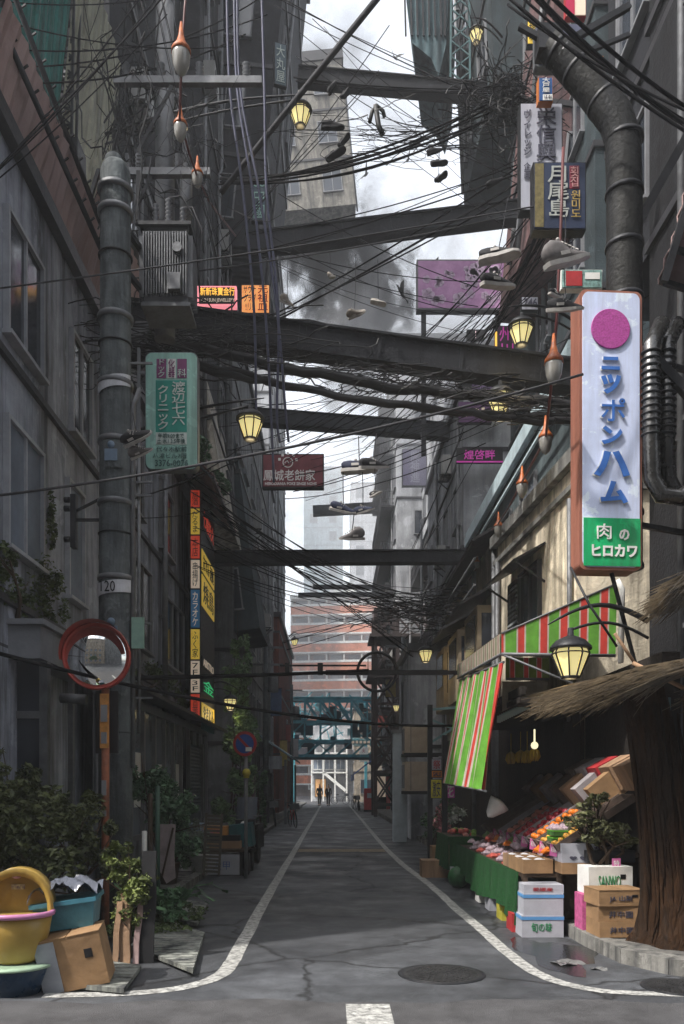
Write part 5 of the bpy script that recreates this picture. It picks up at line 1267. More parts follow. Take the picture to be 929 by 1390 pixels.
string_light('right string of big frosted bulbs descending beside the white sign', [P(765,200,7.4),P(762,300,7.4),P(757,420,7.5),P(752,490,7.6),P(747,540,8),P(741,596,8.8),P(722,630,9.8),P(708,656,11),P(690,690,13),P(676,712,14.5),P(652,735,17),P(648,770,17),P(630,800,20),P(600,815,24)],
    [(752,503,24,7.5),(741,602,18,8.8),(709,664,15,11),(677,720,12,14.5),(648,766,7,17),(635,790,6,19.5)])
string_light('left string of three frosted bulbs hanging above the transformer', [P(256,-40,9),P(251,10,9),P(247,70,9),P(244,160,9.2),P(256,205,9.6),P(268,240,10.2),P(285,275,11),P(320,320,13)],
    [(246,82,25,9),(245,178,18,9.3),(268,243,15,10.2)])
# wires
WN = [0]
def wire(a, b2, r=.012, sag=.3, m=m_wire, label='', group=None, n=14, wob=0., name='overhead_wire', cat='wire'):
    a, b2 = Vector(a), Vector(b2); pts = []
    rnd = random.Random(WN[0]); WN[0] += 1
    for k in range(n+1):
        u = k/n; p = a.lerp(b2, u); p.z -= sag*4*u*(1-u)
        if wob: p += Vector((rnd.uniform(-wob,wob), rnd.uniform(-wob,wob), rnd.uniform(-wob,wob)))
        pts.append(p)
    o = solo(name, MB().tube(pts, r, 5), m, label, cat, a, group)
    return pts
def fan(n, A, B, label, r=.010, sag=.3, ja=20, jb=20, YA=12, YB=16, m=m_wire):
    rnd = random.Random(n*7+int(A[0]+B[1]))
    for k in range(n):
        wire(P(A[0]+rnd.uniform(-ja,ja)*.4, A[1]+rnd.uniform(-ja,ja), YA+rnd.uniform(-.4,.4)), P(B[0]+rnd.uniform(-jb,jb)*.4, B[1]+rnd.uniform(-jb,jb), YB+rnd.uniform(-.4,.4)), r*rnd.uniform(.7,1.3), sag*rnd.uniform(.6,1.5), m, label, label[:60], 12)
wire(P(-30,880,7.6), P(625,985,14), .022, .22, label='thick black cable drooping across the whole street in front of the mirror')
wire(P(655,985,14), P(600,985,14), .02, 0, label='short black cable end at the drooping cable right end')
wire(P(150,921,9.3), P(500,910,15), .03, .02, label='level black cable carrying the black ring at its end')
wire(P(-30,395,8), P(790,268,10), .009, .05, m=m_wgrey, label='thin straight grey wire crossing above the big girder from edge to edge')
wire(P(-30,676,7.4), P(792,508,7.4), .013, .12, m=m_wgrey, label='long grey wire with sneakers rising from left to the white sign')
wire(P(180,378,10), P(720,285,13), .010, .1, m=m_wgrey, label='thin grey wire just above the lit black sign')
for k,(y,s) in enumerate(((455,.55),(470,.8),(480,.5))):
    wire(P(200,y,11.4), P(800,y+95,11.7), [.075,.045,.055][k], s*.35, m_black, ['fat rubber cable slung right under the big girder','thin rubber cable slung under the big girder','drooping frayed cable lowest under the big girder'][k], n=26, wob=.03)
rg = thing('hanging_ring', 'black metal ring with a bar on the level cable', 'ring', P(512,912,15))
obj('ring', MB().tube([(.36*math.cos(2*PI*k/28),0,.36*math.sin(2*PI*k/28)) for k in range(29)], .028, 8, cap=False), m_black, rg)
obj('crossbar', MB().box(-.95,1.3,-.04,.04,-.06,.03).box(-1.8,-.2,-.02,.02,.1,.13).box(-1.1,-1.0,-.03,.03,-.06,.16).box(-1.7,-1.62,-.03,.03,-.06,.16).box(1.2,2.1,-.03,.03,-.05,.02), m_black, rg)
fan(20, (285,720), (606,832), 'black wire in the sagging bundle under the level girder', .008, .3, 75, 26, 13, 19)
fan(3, (310,700), (560,890), 'black wire falling steeply to the black ring', .010, .0, 10, 10, 14, 17)
fan(8, (380,612), (760,320), 'black wire in the bundle rising right from the dark red sign', .008, .35, 24, 80, 16, 11)
fan(5, (500,600), (735,330), 'black wire rising steeply through the middle of the street', .009, .2, 60, 60, 18, 11)
fan(4, (350,440), (730,235), 'straight black wire rising across the smoke', .011, .05, 20, 30, 14, 12)
fan(3, (335,330), (745,215), 'thin black wire over the sloping dark girder', .009, .12, 20, 20, 14, 12)
fan(6, (700,-20), (960,180), 'thick black cable crossing the top right corner', .017, .1, 30, 30, 7.5, 7.5)
fan(7, (300,245), (660,150), 'wire in the tangled cable with black shoes near the top', .014, .3, 10, 18, 13, 12)
fan(4, (400,110), (700,122), 'wire stretched right under the topmost girder', .009, .1, 6, 6, 14, 14)
fan(3, (370,0), (720,165), 'thin wire slanting down across the top of the sky', .008, .15, 15, 30, 14, 13)
fan(3, (300,330), (510,60), 'wire climbing from the left into the top of the sky', .008, .05, 20, 60, 14, 14)
fan(3, (620,-10), (720,240), 'thin wire falling on the right of the top sky', .008, .05, 40, 30, 14, 13)
fan(6, (200,-20), (300,330), 'thin wire strand hanging beside the left bulbs', .005, .2, 40, 40, 10, 11, m_wgrey)
fan(5, (-20,60), (340,20), 'wire crossing the top left corner above the green awning', .009, .25, 60, 60, 9, 12)
fan(4, (-20,230), (240,-20), 'wire slanting up over the top left awnings', .009, .1, 50, 40, 8.2, 10)
fan(8, (650,480), (745,290), 'dark strand of the steep cluster left of the white sign', .008, .05, 20, 40, 14, 10.5)
fan(4, (395,650), (660,575), 'fine black wire just above the sneakers', .008, .2, 30, 30, 18, 14)
fan(5, (390,870), (640,790), 'thin black wire above the brick apartment block', .010, .1, 20, 20, 22, 20)
fan(3, (150,690), (330,640), 'thin wire in front of the left building windows', .008, .1, 12, 40, 10, 14)
fan(7, (430,640), (900,430), 'fine wire fanning down behind the big white sign', .006, .15, 70, 60, 20, 12)
fan(7, (300,560), (640,480), 'fine wire between the girders over the middle', .006, .35, 60, 60, 15, 15)
fan(6, (360,300), (660,420), 'fine wire sloping down across the plume', .006, .15, 50, 40, 15, 14)
fan(6, (420,60), (700,260), 'fine wire netting across the high cloud', .006, .15, 50, 60, 15, 14)
fan(3, (640,600), (560,760), 'thin dark wire crossing the far purple sign', .012, .1, 30, 30, 22, 28)
wire(P(523,-15,11), P(300,262,12.5), .045, 0, m=m_wgrey, label='thick grey rod slanting across the top of the sky', name='steel_rod', cat='rod')
m_hose = mat('blue_hose', (.07,.075,.13), .5, .3, 5, .1)
for k,(xs) in enumerate(([308,330,345,352],[318,343,360,372],[322,352,376,392],[355,362,378,380])):
    pts = [P(xs[0],-20,11),P(xs[0]+4,120,11.05),P(xs[1],260,11.1),P(xs[2],420,11.2),P(xs[3]-4,560,11.4),P(xs[3],655 if k==1 else 600,11.5)]
    sm=[]
    for i in range(len(pts)-1):
        p0,p1,p2,p3 = pts[max(i-1,0)],pts[i],pts[i+1],pts[min(i+2,len(pts)-1)]
        for q in range(5):
            u=q/5; sm.append(.5*((2*p1)+(p2-p0)*u+(2*p0-5*p1+4*p2-p3)*u*u+(3*p1-p0-3*p2+p3)*u**3))
    sm.append(pts[-1])
    solo('hanging_hose', MB().tube(sm, .018, 6), m_hose, ['leftmost blue hose hanging past the lit black sign','second blue hose from the left, the longest','third blue hose hanging past the orange lightbox','rightmost blue hose ending above the grey girder'][k], 'hose', pts[0], 'blue hoses hanging from the top left')
# tangled masses
def tangle(label, c, R_, n, seed, r=.012):
    rnd = random.Random(seed); mb = MB(); c = Vector(c)
    for _ in range(n):
        p = c + Vector((rnd.gauss(0,R_[0]), rnd.gauss(0,R_[1]), rnd.gauss(0,R_[2]))); pts = [p]
        d = Vector((rnd.gauss(0,1), rnd.gauss(0,.5), rnd.gauss(0,.6))).normalized()
        for _ in range(9):
            d = (d + Vector((rnd.gauss(0,.5), rnd.gauss(0,.3), rnd.gauss(0,.5)))).normalized(); d = (d + (c-pts[-1])*.12).normalized()
            pts.append(pts[-1] + Vector((d.x*R_[0], d.y*R_[1], d.z*R_[2]))*.8)
        mb.tube(pts, r*rnd.uniform(.5,1.3), 4)
    return tag(solo('cable_tangle', mb, m_black, label, 'cables', c), kind='stuff')
tangle('black tangle of cables hanging under the left end of the big girder', P(250,470,11.5), (.45,.15,.11), 80, 1, .010)
tangle('dense dark knot of cables where wires meet at the upper right', P(690,138,12), (.15,.15,.10), 120, 2, .008)
tangle('frayed dark cable knots along the shoe cable near the top', P(560,185,12.2), (.4,.1,.05), 40, 3, .006)
tangle('cables cluttering the right end of the wire bundle by the lattice tower', P(600,833,19), (.5,.2,.12), 60, 4, .012)
tangle('cable clutter over the transformer lid', P(235,210,10.4), (.22,.2,.3), 26, 5, .004)
tangle('cables clinging round the pole top', P(165,150,10.6), (.2,.15,.5), 40, 6, .010)
for k in range(9):
    tangle(['first','second','third','fourth','fifth','sixth','seventh','eighth','ninth'][k]+' frayed clump from the left on the cables under the big girder', P(270+k*62, 466+k*11.5, 11.5), (.16,.08,.04), 22, 40+k, .008)
# sneakers
def sneaker(top, sole, lace, high=False):
    rr_ = []; secs = [(-.145,.030,.055,.105 if high else .085),(-.125,.038,.03,.13 if high else .10),(-.08,.040,.02,.15 if high else .105),(-.03,.040,.02,.14 if high else .10),(.02,.041,.02,.085),(.07,.046,.02,.062),(.11,.043,.022,.05),(.135,.03,.025,.04),(.146,.012,.028,.034)]
    v = []; n = 12
    for y, hw, z0, z1 in secs:
        for k in range(n):
            a = 2*PI*k/n; cx_ = math.copysign(abs(math.cos(a))**.8, math.cos(a)); v.append((hw*cx_*(1 if math.sin(a) < 0 else .82), y, (z0+z1)/2+(z1-z0)/2*math.sin(a)))
    fs = [(i*n+k, i*n+(k+1) % n, (i+1)*n+(k+1) % n, (i+1)*n+k) for i in range(len(secs)-1) for k in range(n)]
    fs += [tuple(range(n))[::-1], tuple((len(secs)-1)*n+k for k in range(n))]
    u = MB().add(v, fs, smooth=True)
    sv = []; m_ = 9; out = [(-.15,.02),(-.14,.036),(-.08,.043),(-.02,.040),(.05,.049),(.10,.049),(.135,.036),(.152,.014)]
    ring = [(x, y) for y, x in out] + [(-x, y) for y, x in out[::-1]]
    K = len(ring)
    sv = [(x, y, (.004 if y < .1 else .012)) for x, y in ring] + [(x*1.02, y*1.01, .030) for x, y in ring]
    s = MB().add(sv, [tuple(range(K))[::-1], tuple(range(K,2*K))]+[(i,(i+1)%K,K+(i+1)%K,K+i) for i in range(K)])
    l = MB()
    for i in range(5):
        y = -.015+i*.022; z = (.125 if high else .098)-i*.013+.003
        l.tube([(-.028,y,z-.014),(0,y+.006,z+.004),(.028,y,z-.014)], .0035, 4)
    l.ball((0,-.03,(.145 if high else .108)), .012, 5)
    l.box(-.047,-.043,-.06,.0,.045,.065).box(.043,.047,-.06,.0,.045,.065)
    a_ = u.mesh('upper'); bb = bmesh.new(); bb.from_mesh(a_); bmesh.ops.recalc_face_normals(bb, faces=bb.faces); bb.to_mesh(a_); bb.free(); a_.materials.append(top)
    b_2 = s.mesh('sole'); bb = bmesh.new(); bb.from_mesh(b_2); bmesh.ops.recalc_face_normals(bb, faces=bb.faces); bb.to_mesh(b_2); bb.free(); b_2.materials.append(sole)
    c_ = l.mesh('laces'); c_.materials.append(lace); return a_, b_2, c_
s_blk = mat('black_canvas', (.015,.015,.018), .8, .3, 20, .2); s_wh = mat('sneaker_sole', (.40,.38,.36), .6, .25, 15, .1); s_gy = mat('grey_suede', (.12,.11,.11), .8, .3, 15, .3); s_tan = mat('tan_suede', (.26,.23,.20), .8, .3, 15, .3); s_nv = mat('navy_canvas', (.02,.025,.05), .8, .3, 15, .2)
SN = [sneaker(s_blk, s_wh, s_wh), sneaker(s_gy, s_wh, s_wh, True), sneaker(s_tan, s_wh, s_wh, True), sneaker(s_blk, s_blk, s_blk), sneaker(s_nv, s_wh, s_wh)]
def shoe(px, py, Y, L_, kind, rot, cord, label, group='shoes hung over the wires', sc=None):
    """L_ = length in photo pixels"""
    s = L_/F*Y/.30
    t = thing('hanging_sneaker', label, 'shoe', P(px,py,Y), rot, group)
    for nme, me in zip(('upper','sole','laces'), SN[kind]):
        o = link(nme, me, t, (0,0,-.06*s), (0,0,0), (s,s,s))
    if cord:
        M_ = Euler(rot).to_matrix().inverted(); top = P(cord[0], cord[1], Y) - P(px,py,Y)
        obj('lace_cord', MB().tube([Vector((0,0,.04*s)), M_@(top*.5), M_@top], .0045, 4), m_wgrey if kind != 3 else m_wire, t)
S = shoe; H = PI/2
S(678,342,7.2,56,0,(.05,-.12,-H-.25),(690,268),'black sneaker with white sole hanging level beside the lilac billboard')
S(676,380,7.4,52,0,(.1,.15,-H+.35),(684,345),'black laced sneaker just under the upper black one')
S(768,345,7.0,70,1,(.35,.1,-H+.3),(768,292),'large pale sneaker seen from below next to the navy sign')
S(768,412,7.1,50,0,(-.2,.35,-H-.5),(766,360),'black high sneaker with white toe just left of the magenta disc')
S(488,632,7.4,50,4,(0,-.05,-H-.15),(487,592),'pale soled sneaker at the top left of the middle cluster')
S(508,628,7.3,42,0,(.1,.3,-H+.3),(511,588),'dark sneaker at the top right of the middle cluster')
S(466,688,7.4,36,4,(-.3,.5,-H-.3),(466,640),'striped navy sneaker tilted toe down on the lower left of the cluster')
S(494,690,7.4,30,4,(.1,.4,-H-.5),(492,638),'navy sneaker in the lower middle of the cluster')
S(510,668,7.3,22,0,(.1,.2,-H-.8),(509,632),'small black sneaker alone on the right of the cluster')
S(478,726,7.4,36,1,(-.1,-.4,H+.3),(481,695),'grey high top sneaker lowest of the middle cluster')
S(390,408,11.8,24,2,(-.6,.4,-H-.6),(391,348),'tan shoe hanging left of the smoke above the big girder')
S(450,374,11.8,18,2,(.5,-.4,-H+.9),(448,340),'small tan shoe hanging in front of the smoke top')
S(483,424,11.8,26,2,(.3,1.1,-H-.2),(483,345),'tan shoe hanging toe down in front of the smoke')
S(514,410,11.8,22,2,(-.2,-.6,-H+.2),(513,352),'reddish tan shoe right of the smoke above the big girder')
S(450,116,12,22,3,(1.3,.3,-H+.9),None,'black shoe left of the pair under the topmost girder')
S(468,127,12,24,3,(1.4,-.6,-H-.4),None,'black shoe right of the pair under the topmost girder')
S(452,168,12,32,3,(0,.1,-H),None,'flat black shoe above the shoe cable near the lantern')
S(466,190,12,24,3,(1.2,-.5,-H-.5),None,'black shoe showing its sole on the shoe cable')
S(455,208,12,30,3,(.6,-.5,-H-.4),None,'black shoe lowest on the shoe cable near the lantern')
S(590,203,12,22,3,(.3,.2,-H),(590,170),'topmost black shoe of the three under the cables on the right')
S(596,220,12,24,3,(.2,-.5,-H),(594,170),'middle black shoe of the three under the cables on the right')
S(598,240,12,26,3,(1.2,-.7,-H-.4),(597,170),'lowest black shoe of the three under the cables on the right')
S(671,245,12,24,3,(.5,1.,-H),(668,175),'black shoe hanging alone below the dense cable knot')
S(183,590,7.8,50,0,(.2,.9,-H-.4),(178,545),'black and white sneaker hanging toe down on the utility pole')
S(190,612,7.9,34,1,(.4,.7,-H),(180,560),'pale sneaker hanging under the black and white one on the pole')
S(755,398,7.3,26,0,(.0,.2,-H+.6),(757,360),'small dark shoe tip tucked behind the black high sneaker')
# hook
solo('wire_hook', MB().tube([P(502,166,12),P(506,150,12),P(512,143,12),P(520,150,12),P(522,158,12)], .03, 5).tube([P(510,143,12),P(514,170,12),P(520,182,12)], .04, 5), m_black, 'black hooked wire end against the bright sky', 'hook')
# birds
def bird(px, py, Y, span, rz, flap, label, tilt=0):
    b = MB(); s = 1.7*span/F*Y
    body = [(-.28,.004,0),(-.2,.03,0),(-.05,.06,0),(.1,.055,.01),(.18,.035,.02),(.24,.03,.02),(.3,.004,.01)]
    b.tube([(0,y,z) for y,_,z in body], .05, 8, rs=[r*.9 for _,r,_ in body])
    for sd in (-1,1):
        pts = [((.03*sd),.10,.0),(.25*sd,.14,flap*.6),(.5*sd,.03,flap),(.28*sd,-.04,flap*.6),(.03*sd,-.10,0)]
        v = pts+[(x,y,z+.012) for x,y,z in pts]
        b.add(v, [(0,1,3,4),(1,2,3),(5,9,8,6),(6,8,7),(0,5,6,1),(1,6,7,2),(2,7,8,3),(3,8,9,4)])
    b.add([(0,-.2,0),(-.07,-.38,0),(.07,-.38,0),(0,-.2,.012),(-.07,-.38,.012),(.07,-.38,.012)], [(0,1,2),(3,5,4),(0,3,4,1),(1,4,5,2),(2,5,3,0)])
    me = b.mesh('crow'); me.materials.append(m_black)
    o = link('crow', me, None, P(px,py,Y), (1.0+tilt*.3,tilt,rz), (s,s,s)); tag(o, label, 'bird', 'crows flying in the sky gap')
bird(536,78,34,14,.5,.35,'highest crow in the bright sky'); bird(577,146,34,14,2.2,.3,'crow with raised wings next to the cable knot')
bird(568,197,34,16,-.9,.3,'crow diving left of the three black shoes',.5); bird(554,217,34,17,-1.,.2,'crow gliding just below the diving one',-.4)
bird(497,237,34,18,-1.1,.25,'crow gliding over the bright cloud left of the middle',-.4); bird(588,374,28,32,1.4,.2,'large crow in front of the lilac billboard left edge')
bird(616,372,28,22,-1.2,.3,'second crow in front of the lilac billboard'); bird(545,397,28,26,1.5,.1,'crow gliding low between smoke and billboard')
# ================================================================== AWNINGS, HUT, STALL
a_g = mat('awning_green', (.09,.25,.03), .6, .25, 6, .15); a_r = mat('awning_red', (.42,.04,.03), .6, .25, 6, .15); a_w = mat('awning_cream', (.50,.42,.38), .6, .2, 6, .1)
def pat_(i):
    q = i % 10
    return 1 if q in (0,) else (2 if q in (1,9) else (1 if False else 0)) if False else (1 if q in (4,5) else 2 if q in (3,6) else 0)
def stripes_faces(px0, px1, w):
    cuts = [px0]; return cuts
aw = thing('striped_awning', 'green and red striped awning reaching out over the fruit shop', 'awning', (3.3,9.5,3.05))
def stripe_sheet(b, tl, tr_, bl, br_, reds, th=.012, wav=0.):
    """vertical stripes between top edge tl-tr and bottom edge bl-br; reds = (start, end) fractions that are red with cream borders"""
    cuts = {0., 1.}
    for r0, r1 in reds:
        for q in (r0-.014, r0, r1, r1+.014):
            if 0 < q < 1: cuts.add(q)
    k = 0.
    while k < 1: cuts.add(round(k, 4)); k += .03
    cuts = sorted(cuts); nr = 5
    tl, tr_, bl, br_ = map(Vector, (tl, tr_, bl, br_)); nrm = (tr_-tl).cross(bl-tl).normalized()
    v = []; fs = []; ms = []
    for sd in (0, 1):
        for j in range(nr+1):
            for u in cuts:
                p = tl.lerp(tr_, u).lerp(bl.lerp(br_, u), j/nr) + nrm*(th*sd + wav*math.sin(u*34+j*.4)*(.3+j/nr)); v.append(p)
    n = len(cuts); K = n*(nr+1)
    for i in range(n-1):
        c = (cuts[i]+cuts[i+1])/2; mm = 0
        for r0, r1 in reds:
            if r0 < c < r1: mm = 1
            elif r0-.0141 < c < r0 or r1 < c < r1+.0141: mm = 2
        for j in range(nr):
            q = j*n+i; b.add([v[q],v[q+1],v[q+n+1],v[q+n]], [(0,1,2,3)], mm); b.add([v[q+K],v[q+n+K],v[q+n+1+K],v[q+1+K]], [(0,1,2,3)], mm)
    return b
Yf = 9.5
TL, TR, BL, BR = P(681,860,Yf), P(838,792,Yf), P(681,888,Yf), P(836,890,Yf)
reds = [(.0,.02),(.145,.2),(.34,.40),(.515,.575),(.69,.745),(.865,.925)]
am = [a_g, a_r, a_w]
obj('side_panel', stripe_sheet(MB(), TL, TR, BL, BR, reds), am, aw, world=True)
obj('side_panel', stripe_sheet(MB(), P(687,893,Yf+.3), P(746,893,Yf+.3), P(687,921,Yf+.3), P(746,921,Yf+.3), [(.1,.2),(.42,.52),(.72,.82)]), [mat('awning_olive',(.12,.17,.02),.6,.25,6,.15), a_r, a_w], aw, world=True)
far_top, far_bot = P(622,903,12.8), P(622,921,12.8)
rs_ = [(.08*k+.03, .08*k+.05) for k in range(12)]
obj('top_sheet', stripe_sheet(MB(), P(838,792,Yf), Vector((3.28,12.9,5.6*0+4.0)), TL, far_top, rs_), am, aw, world=True)
obj('front_valance', stripe_sheet(MB(), TL, far_top, BL, far_bot, rs_), [mat('awning_faded',(.17,.19,.11),.7,.25,6,.15), mat('awning_dullred',(.2,.12,.08),.7,.25,6,.1), a_w], aw, world=True)
obj('edge_trim', MB().tube([P(838,787,Yf-.02),P(845,800,Yf-.02),P(843,900,Yf-.02)], .035, 8), m_white, aw, world=True)
obj('tube_frame', MB().tube([BL,BR], .02, 8).tube([BL,far_bot], .02, 8).tube([TL,TR], .012, 6).tube([P(687,922,Yf+.3),P(746,922,Yf+.3)], .018, 6).tube([BL, Vector((3.3,9.5,2.6))], .015, 6), m_steel, aw, world=True)
cu = thing('striped_curtain', 'long striped sun curtain hanging down outside the fruit shop', 'curtain', P(684,902,Yf))
reds2 = [(.0,.045),(.19,.22),(.33,.352),(.46,.478),(.56,.578),(.66,.672),(.74,.752),(.82,.83),(.9,.91)]
obj('cloth', stripe_sheet(MB(), P(684,900,Yf), P(626,924,12.7), P(660,1073,Yf), P(603,1063,12.7), reds2, wav=.035), am, cu, world=True)
obj('rail', MB().tube([P(684,899,Yf),P(624,924,12.8)], .018, 6), m_steel, cu, world=True)
obj('bottom_bar', MB().tube([P(660,1074,Yf),P(603,1064,12.7)], .015, 6), m_steel, cu, world=True)
# gable below awning
fp = thing('shop_fascia', 'pale torn fascia board with a ribbed plastic fringe under the awning', 'fascia', P(680,960,10.2))
obj('board', MB().add([P(682,925,10.2),P(745,925,10.2),P(742,938,10.2),P(682,966,10.2)], [(0,3,2,1)]).add([P(682,925,10.22),P(745,925,10.22),P(742,938,10.22),P(682,966,10.22)], [(0,1,2,3)]), mat('pale_fascia',(.40,.36,.30),.7,.4,3,.2), fp, world=True)
b = MB()
for k in range(22):
    u = k/22; p = P(678+u*62, 972-u*30, 10.0); b.bar(p, p+Vector((.02,.12,-.07)), .05,.01)
obj('ribbed_fringe', b, mat('pale_teal_plastic',(.28,.42,.42),.4,.2,4,.1), fp, world=True)
# shop interior back & ceiling
si = thing('fruit_shop', 'dark open fruit shop room behind the slanted trays', 'shop', (3.6,8.6,.125))
obj('back_wall', MB().box(-.1,.1,0,5.6,0,2.9), m_shadewood, si)
obj('ceiling', MB().box(-1.4,.1,.9,5.6,2.45,2.52).bar((-1.35,.9,2.6),(-1.35,5.6,2.6),.06,.1), m_shadewood, si)
obj('corner_post', MB().box(-.14,-.06,-.14,-.04,0,2.4), mat('teal_post',(.10,.16,.17),.6,.4,4,.2,streak=True), si)
b = MB()
for k in range(5): b.tube([(-.6+.1*k,1.2+.7*k,2.44),(-.6+.1*k,1.2+.7*k,2.2)], .006, 4)
obj('hanging_cord', b, m_dark, si)
for k,(px,py,Y) in enumerate(((694,1020,11.5),(707,1018,11.2),(716,1018,11.),(726,1015,10.8))):
    b = MB()
    for q in range(6):
        a0 = q*1.05; pts = [(0,0,0),(.05*math.cos(a0),.05*math.sin(a0),-.05),(.065*math.cos(a0),.065*math.sin(a0),-.12),(.04*math.cos(a0),.04*math.sin(a0),-.18)]
        b.tube(pts, .018, 6, rs=[.006,.018,.018,.006])
    b.tube([(0,0,0),(0,0,.25)], .005, 4)
    o = obj('banana_bunch', b, mat('banana_yellow',(.6,.42,.05),.5,.2,6,.1), None, P(px,py,Y)); tag(o, 'bunch of yellow bananas hung inside the fruit shop', 'bananas', 'banana bunches hung in the fruit shop')
lb_ = solo('bare_bulb', MB().ball(P(726,1012,10.6), .05, 8).tube([P(726,1010,10.6),P(726,990,10.6)], .012, 5), m_lampc, 'small lit bulb hanging inside the fruit shop', 'bulb')
ub_ = thing('folded_umbrella', 'white cloth bundle hung at the shop corner left of the trays', 'cloth bundle', P(672,1098,10.6))
obj('cloth', MB().lathe([(.01,-.14),(.06,-.1),(.13,.04),(.15,.1),(.05,.13)], 10, R=Matrix.Rotation(.7,3,'Y')), m_white, ub_)
# trays -------------------------------------------------------------------------------
m_tray = mat('tray_wood', (.15,.11,.09), .8, .35, 5, .3); m_trayw = mat('tray_card', (.32,.29,.30), .8, .25, 5, .2)
def fruitmesh(r, m, kind='round'):
    k = ('f', m.name, round(r,3))
    if k in TC: return TC[k]
    b = MB().lathe([(r*.05,-r*.9),(r*.7,-r*.7),(r,-.05*r),(r*.8,r*.6),(r*.3,r*.88),(r*.04,r*.75)], 8)
    me = b.mesh('fruit'); me.materials.append(m); TC[k] = me; return me
m_oranf = mat('orange_fruit', (.50,.13,.012), .4, .15, 10, .1); m_apple = mat('red_apple', (.26,.02,.03), .3, .4, 8, .05); m_peach = mat('peach_fruit', (.42,.16,.13), .5, .3, 8, .05); m_greenf = mat('green_fruit', (.16,.30,.05), .5, .3, 8, .05); m_mix = mat('yellow_red_fruit', (.6,.3,.05), .4, .6, 12, .05)
m_tagp = mat('pink_price_card', (.65,.16,.40), .6, .15, 8, 0)
trays = [('empty',m_tray),('empty',m_tray),('empty',m_tray),('empty',m_trayw),('pink',m_tray),('apple',m_trayw),('apple',m_trayw),('orange',m_tray),('mixed',m_tray),('mixed',m_tray)]
names_ = ['farthest bare slanted wooden tray on the fruit stand','second farthest bare slanted tray on the fruit stand','third farthest bare slanted wooden tray','pale bare slanted tray before the peach tray','slanted tray of pink peaches','slanted tray of red apples next to the peaches','slanted tray of red apples next to the oranges','slanted tray full of bright oranges','slanted tray of small red and yellow fruit','nearest slanted wooden tray of mixed fruit half behind the plant']
rnd = random.Random(21)
th0 = math.atan2(.62,.95)
for i,(kind,m_) in enumerate(trays):
    y = 12.6 - i*.44; base = Vector((2.42, y, .90))
    t = thing('fruit_tray', names_[i], 'tray', base, (0,-th0,0), 'slanted fruit trays')
    Lw, Wd, Hh = 1.0, .36, .08
    b = MB().box(0,Lw,0,Wd,0,.012).box(0,.012,0,Wd,.013,Hh).box(Lw-.012,Lw,0,Wd,.013,Hh).box(.013,Lw-.013,0,.012,.013,Hh).box(.013,Lw-.013,Wd-.012,Wd,.013,Hh)
    obj('tray_body', b, m_, t)
    fm = {'pink':m_peach,'apple':m_apple,'orange':m_oranf,'mixed':m_mix}.get(kind)
    if fm:
        M_ = mw(t); r = .045 if kind != 'mixed' else .034; nx = int((Lw-.04)/(2*r)); ny = int((Wd-.03)/(2*r))
        me = fruitmesh(r, fm)
        nm = {'pink':('peach','pink peach lying in the slanted peach tray'),'apple':('apple','red apple lying in a slanted apple tray'),'orange':('orange','bright orange lying in the slanted orange tray'),'mixed':('plum','small red and yellow fruit lying in a slanted tray')}[kind]
        for a in range(min(nx, 7)):
            for c in range(ny):
                if rnd.random() < .08: continue
                p = M_ @ Vector((.02+r+a*2*r+rnd.uniform(-.004,.004), .015+r+c*2*r, .013+r+rnd.uniform(0,.02)))
                o = link(nm[0], me, None, p, (rnd.uniform(-.6,.6), rnd.uniform(-.6,.6), rnd.uniform(0,6)), (*(rnd.uniform(.82,1.06),)*3,)); tag(o, nm[1], nm[0], nm[0]+'s in the slanted trays')
    if i > 1:
        pc = thing('price_card', 'pink price card clipped to the low end of a slanted tray', 'price card', base+Vector((-.03,.1,.02)), (-.2,.2,.3), 'pink price cards')
        obj('card', MB().box(-.045,.045,-.004,0,-.08,.05), m_tagp, pc); fit_text(pc, '¥%d' % [100,380,298,480,150,250,198,350,400,300][i], -.035,.035,-.04,.02, m_white, y=-.005, d=.002)
# back row cartons upright
for i in range(5):
    y = 10.6-i*.46
    carton('upright_carton', ['farthest','second','third','fourth','nearest'][i]+' red and white carton standing behind the top of the trays', (3.36,y,1.62), .3,.36,.3,(0,-.5,0), m=[m_tray,m_trayw,m_red,m_wood,m_wood][i], lid=False, group='cartons behind the trays')
# stand body
st_ = thing('fruit_stand', 'dark wooden fruit stand under the trays along the right kerb', 'stand', (2.5,8.7,0))
b = MB().box(-.42,.0,.15,4.5,.60,.64).box(0,.9,.1,4.6,.82,.86).box(-.42,-.36,.15,.21,0,.6).box(-.42,-.36,4.4,4.46,0,.6).box(-.05,.0,.1,.16,.0,.82).box(.84,.9,.1,.16,.13,.82)
obj('table', b, m_brown, st_)
obj('near_board', MB().box(.0,.84,.16,.2,.14,.8), m_brown, st_)
m_turf = mat('artificial_turf', (.008,.06,.014), .9, .5, 40, .8, fine=120)
obj('turf_skirt', MB().sheet((-.47,.12,.66),(0,4.3,0),(-.03,0,-.46),60,6,lambda u,v:(.035*math.sin(u*60)*v,0,-.12*v*max(0,1-u*2.4)+.08*v*math.sin(u*9)),th=.02), m_turf, st_)
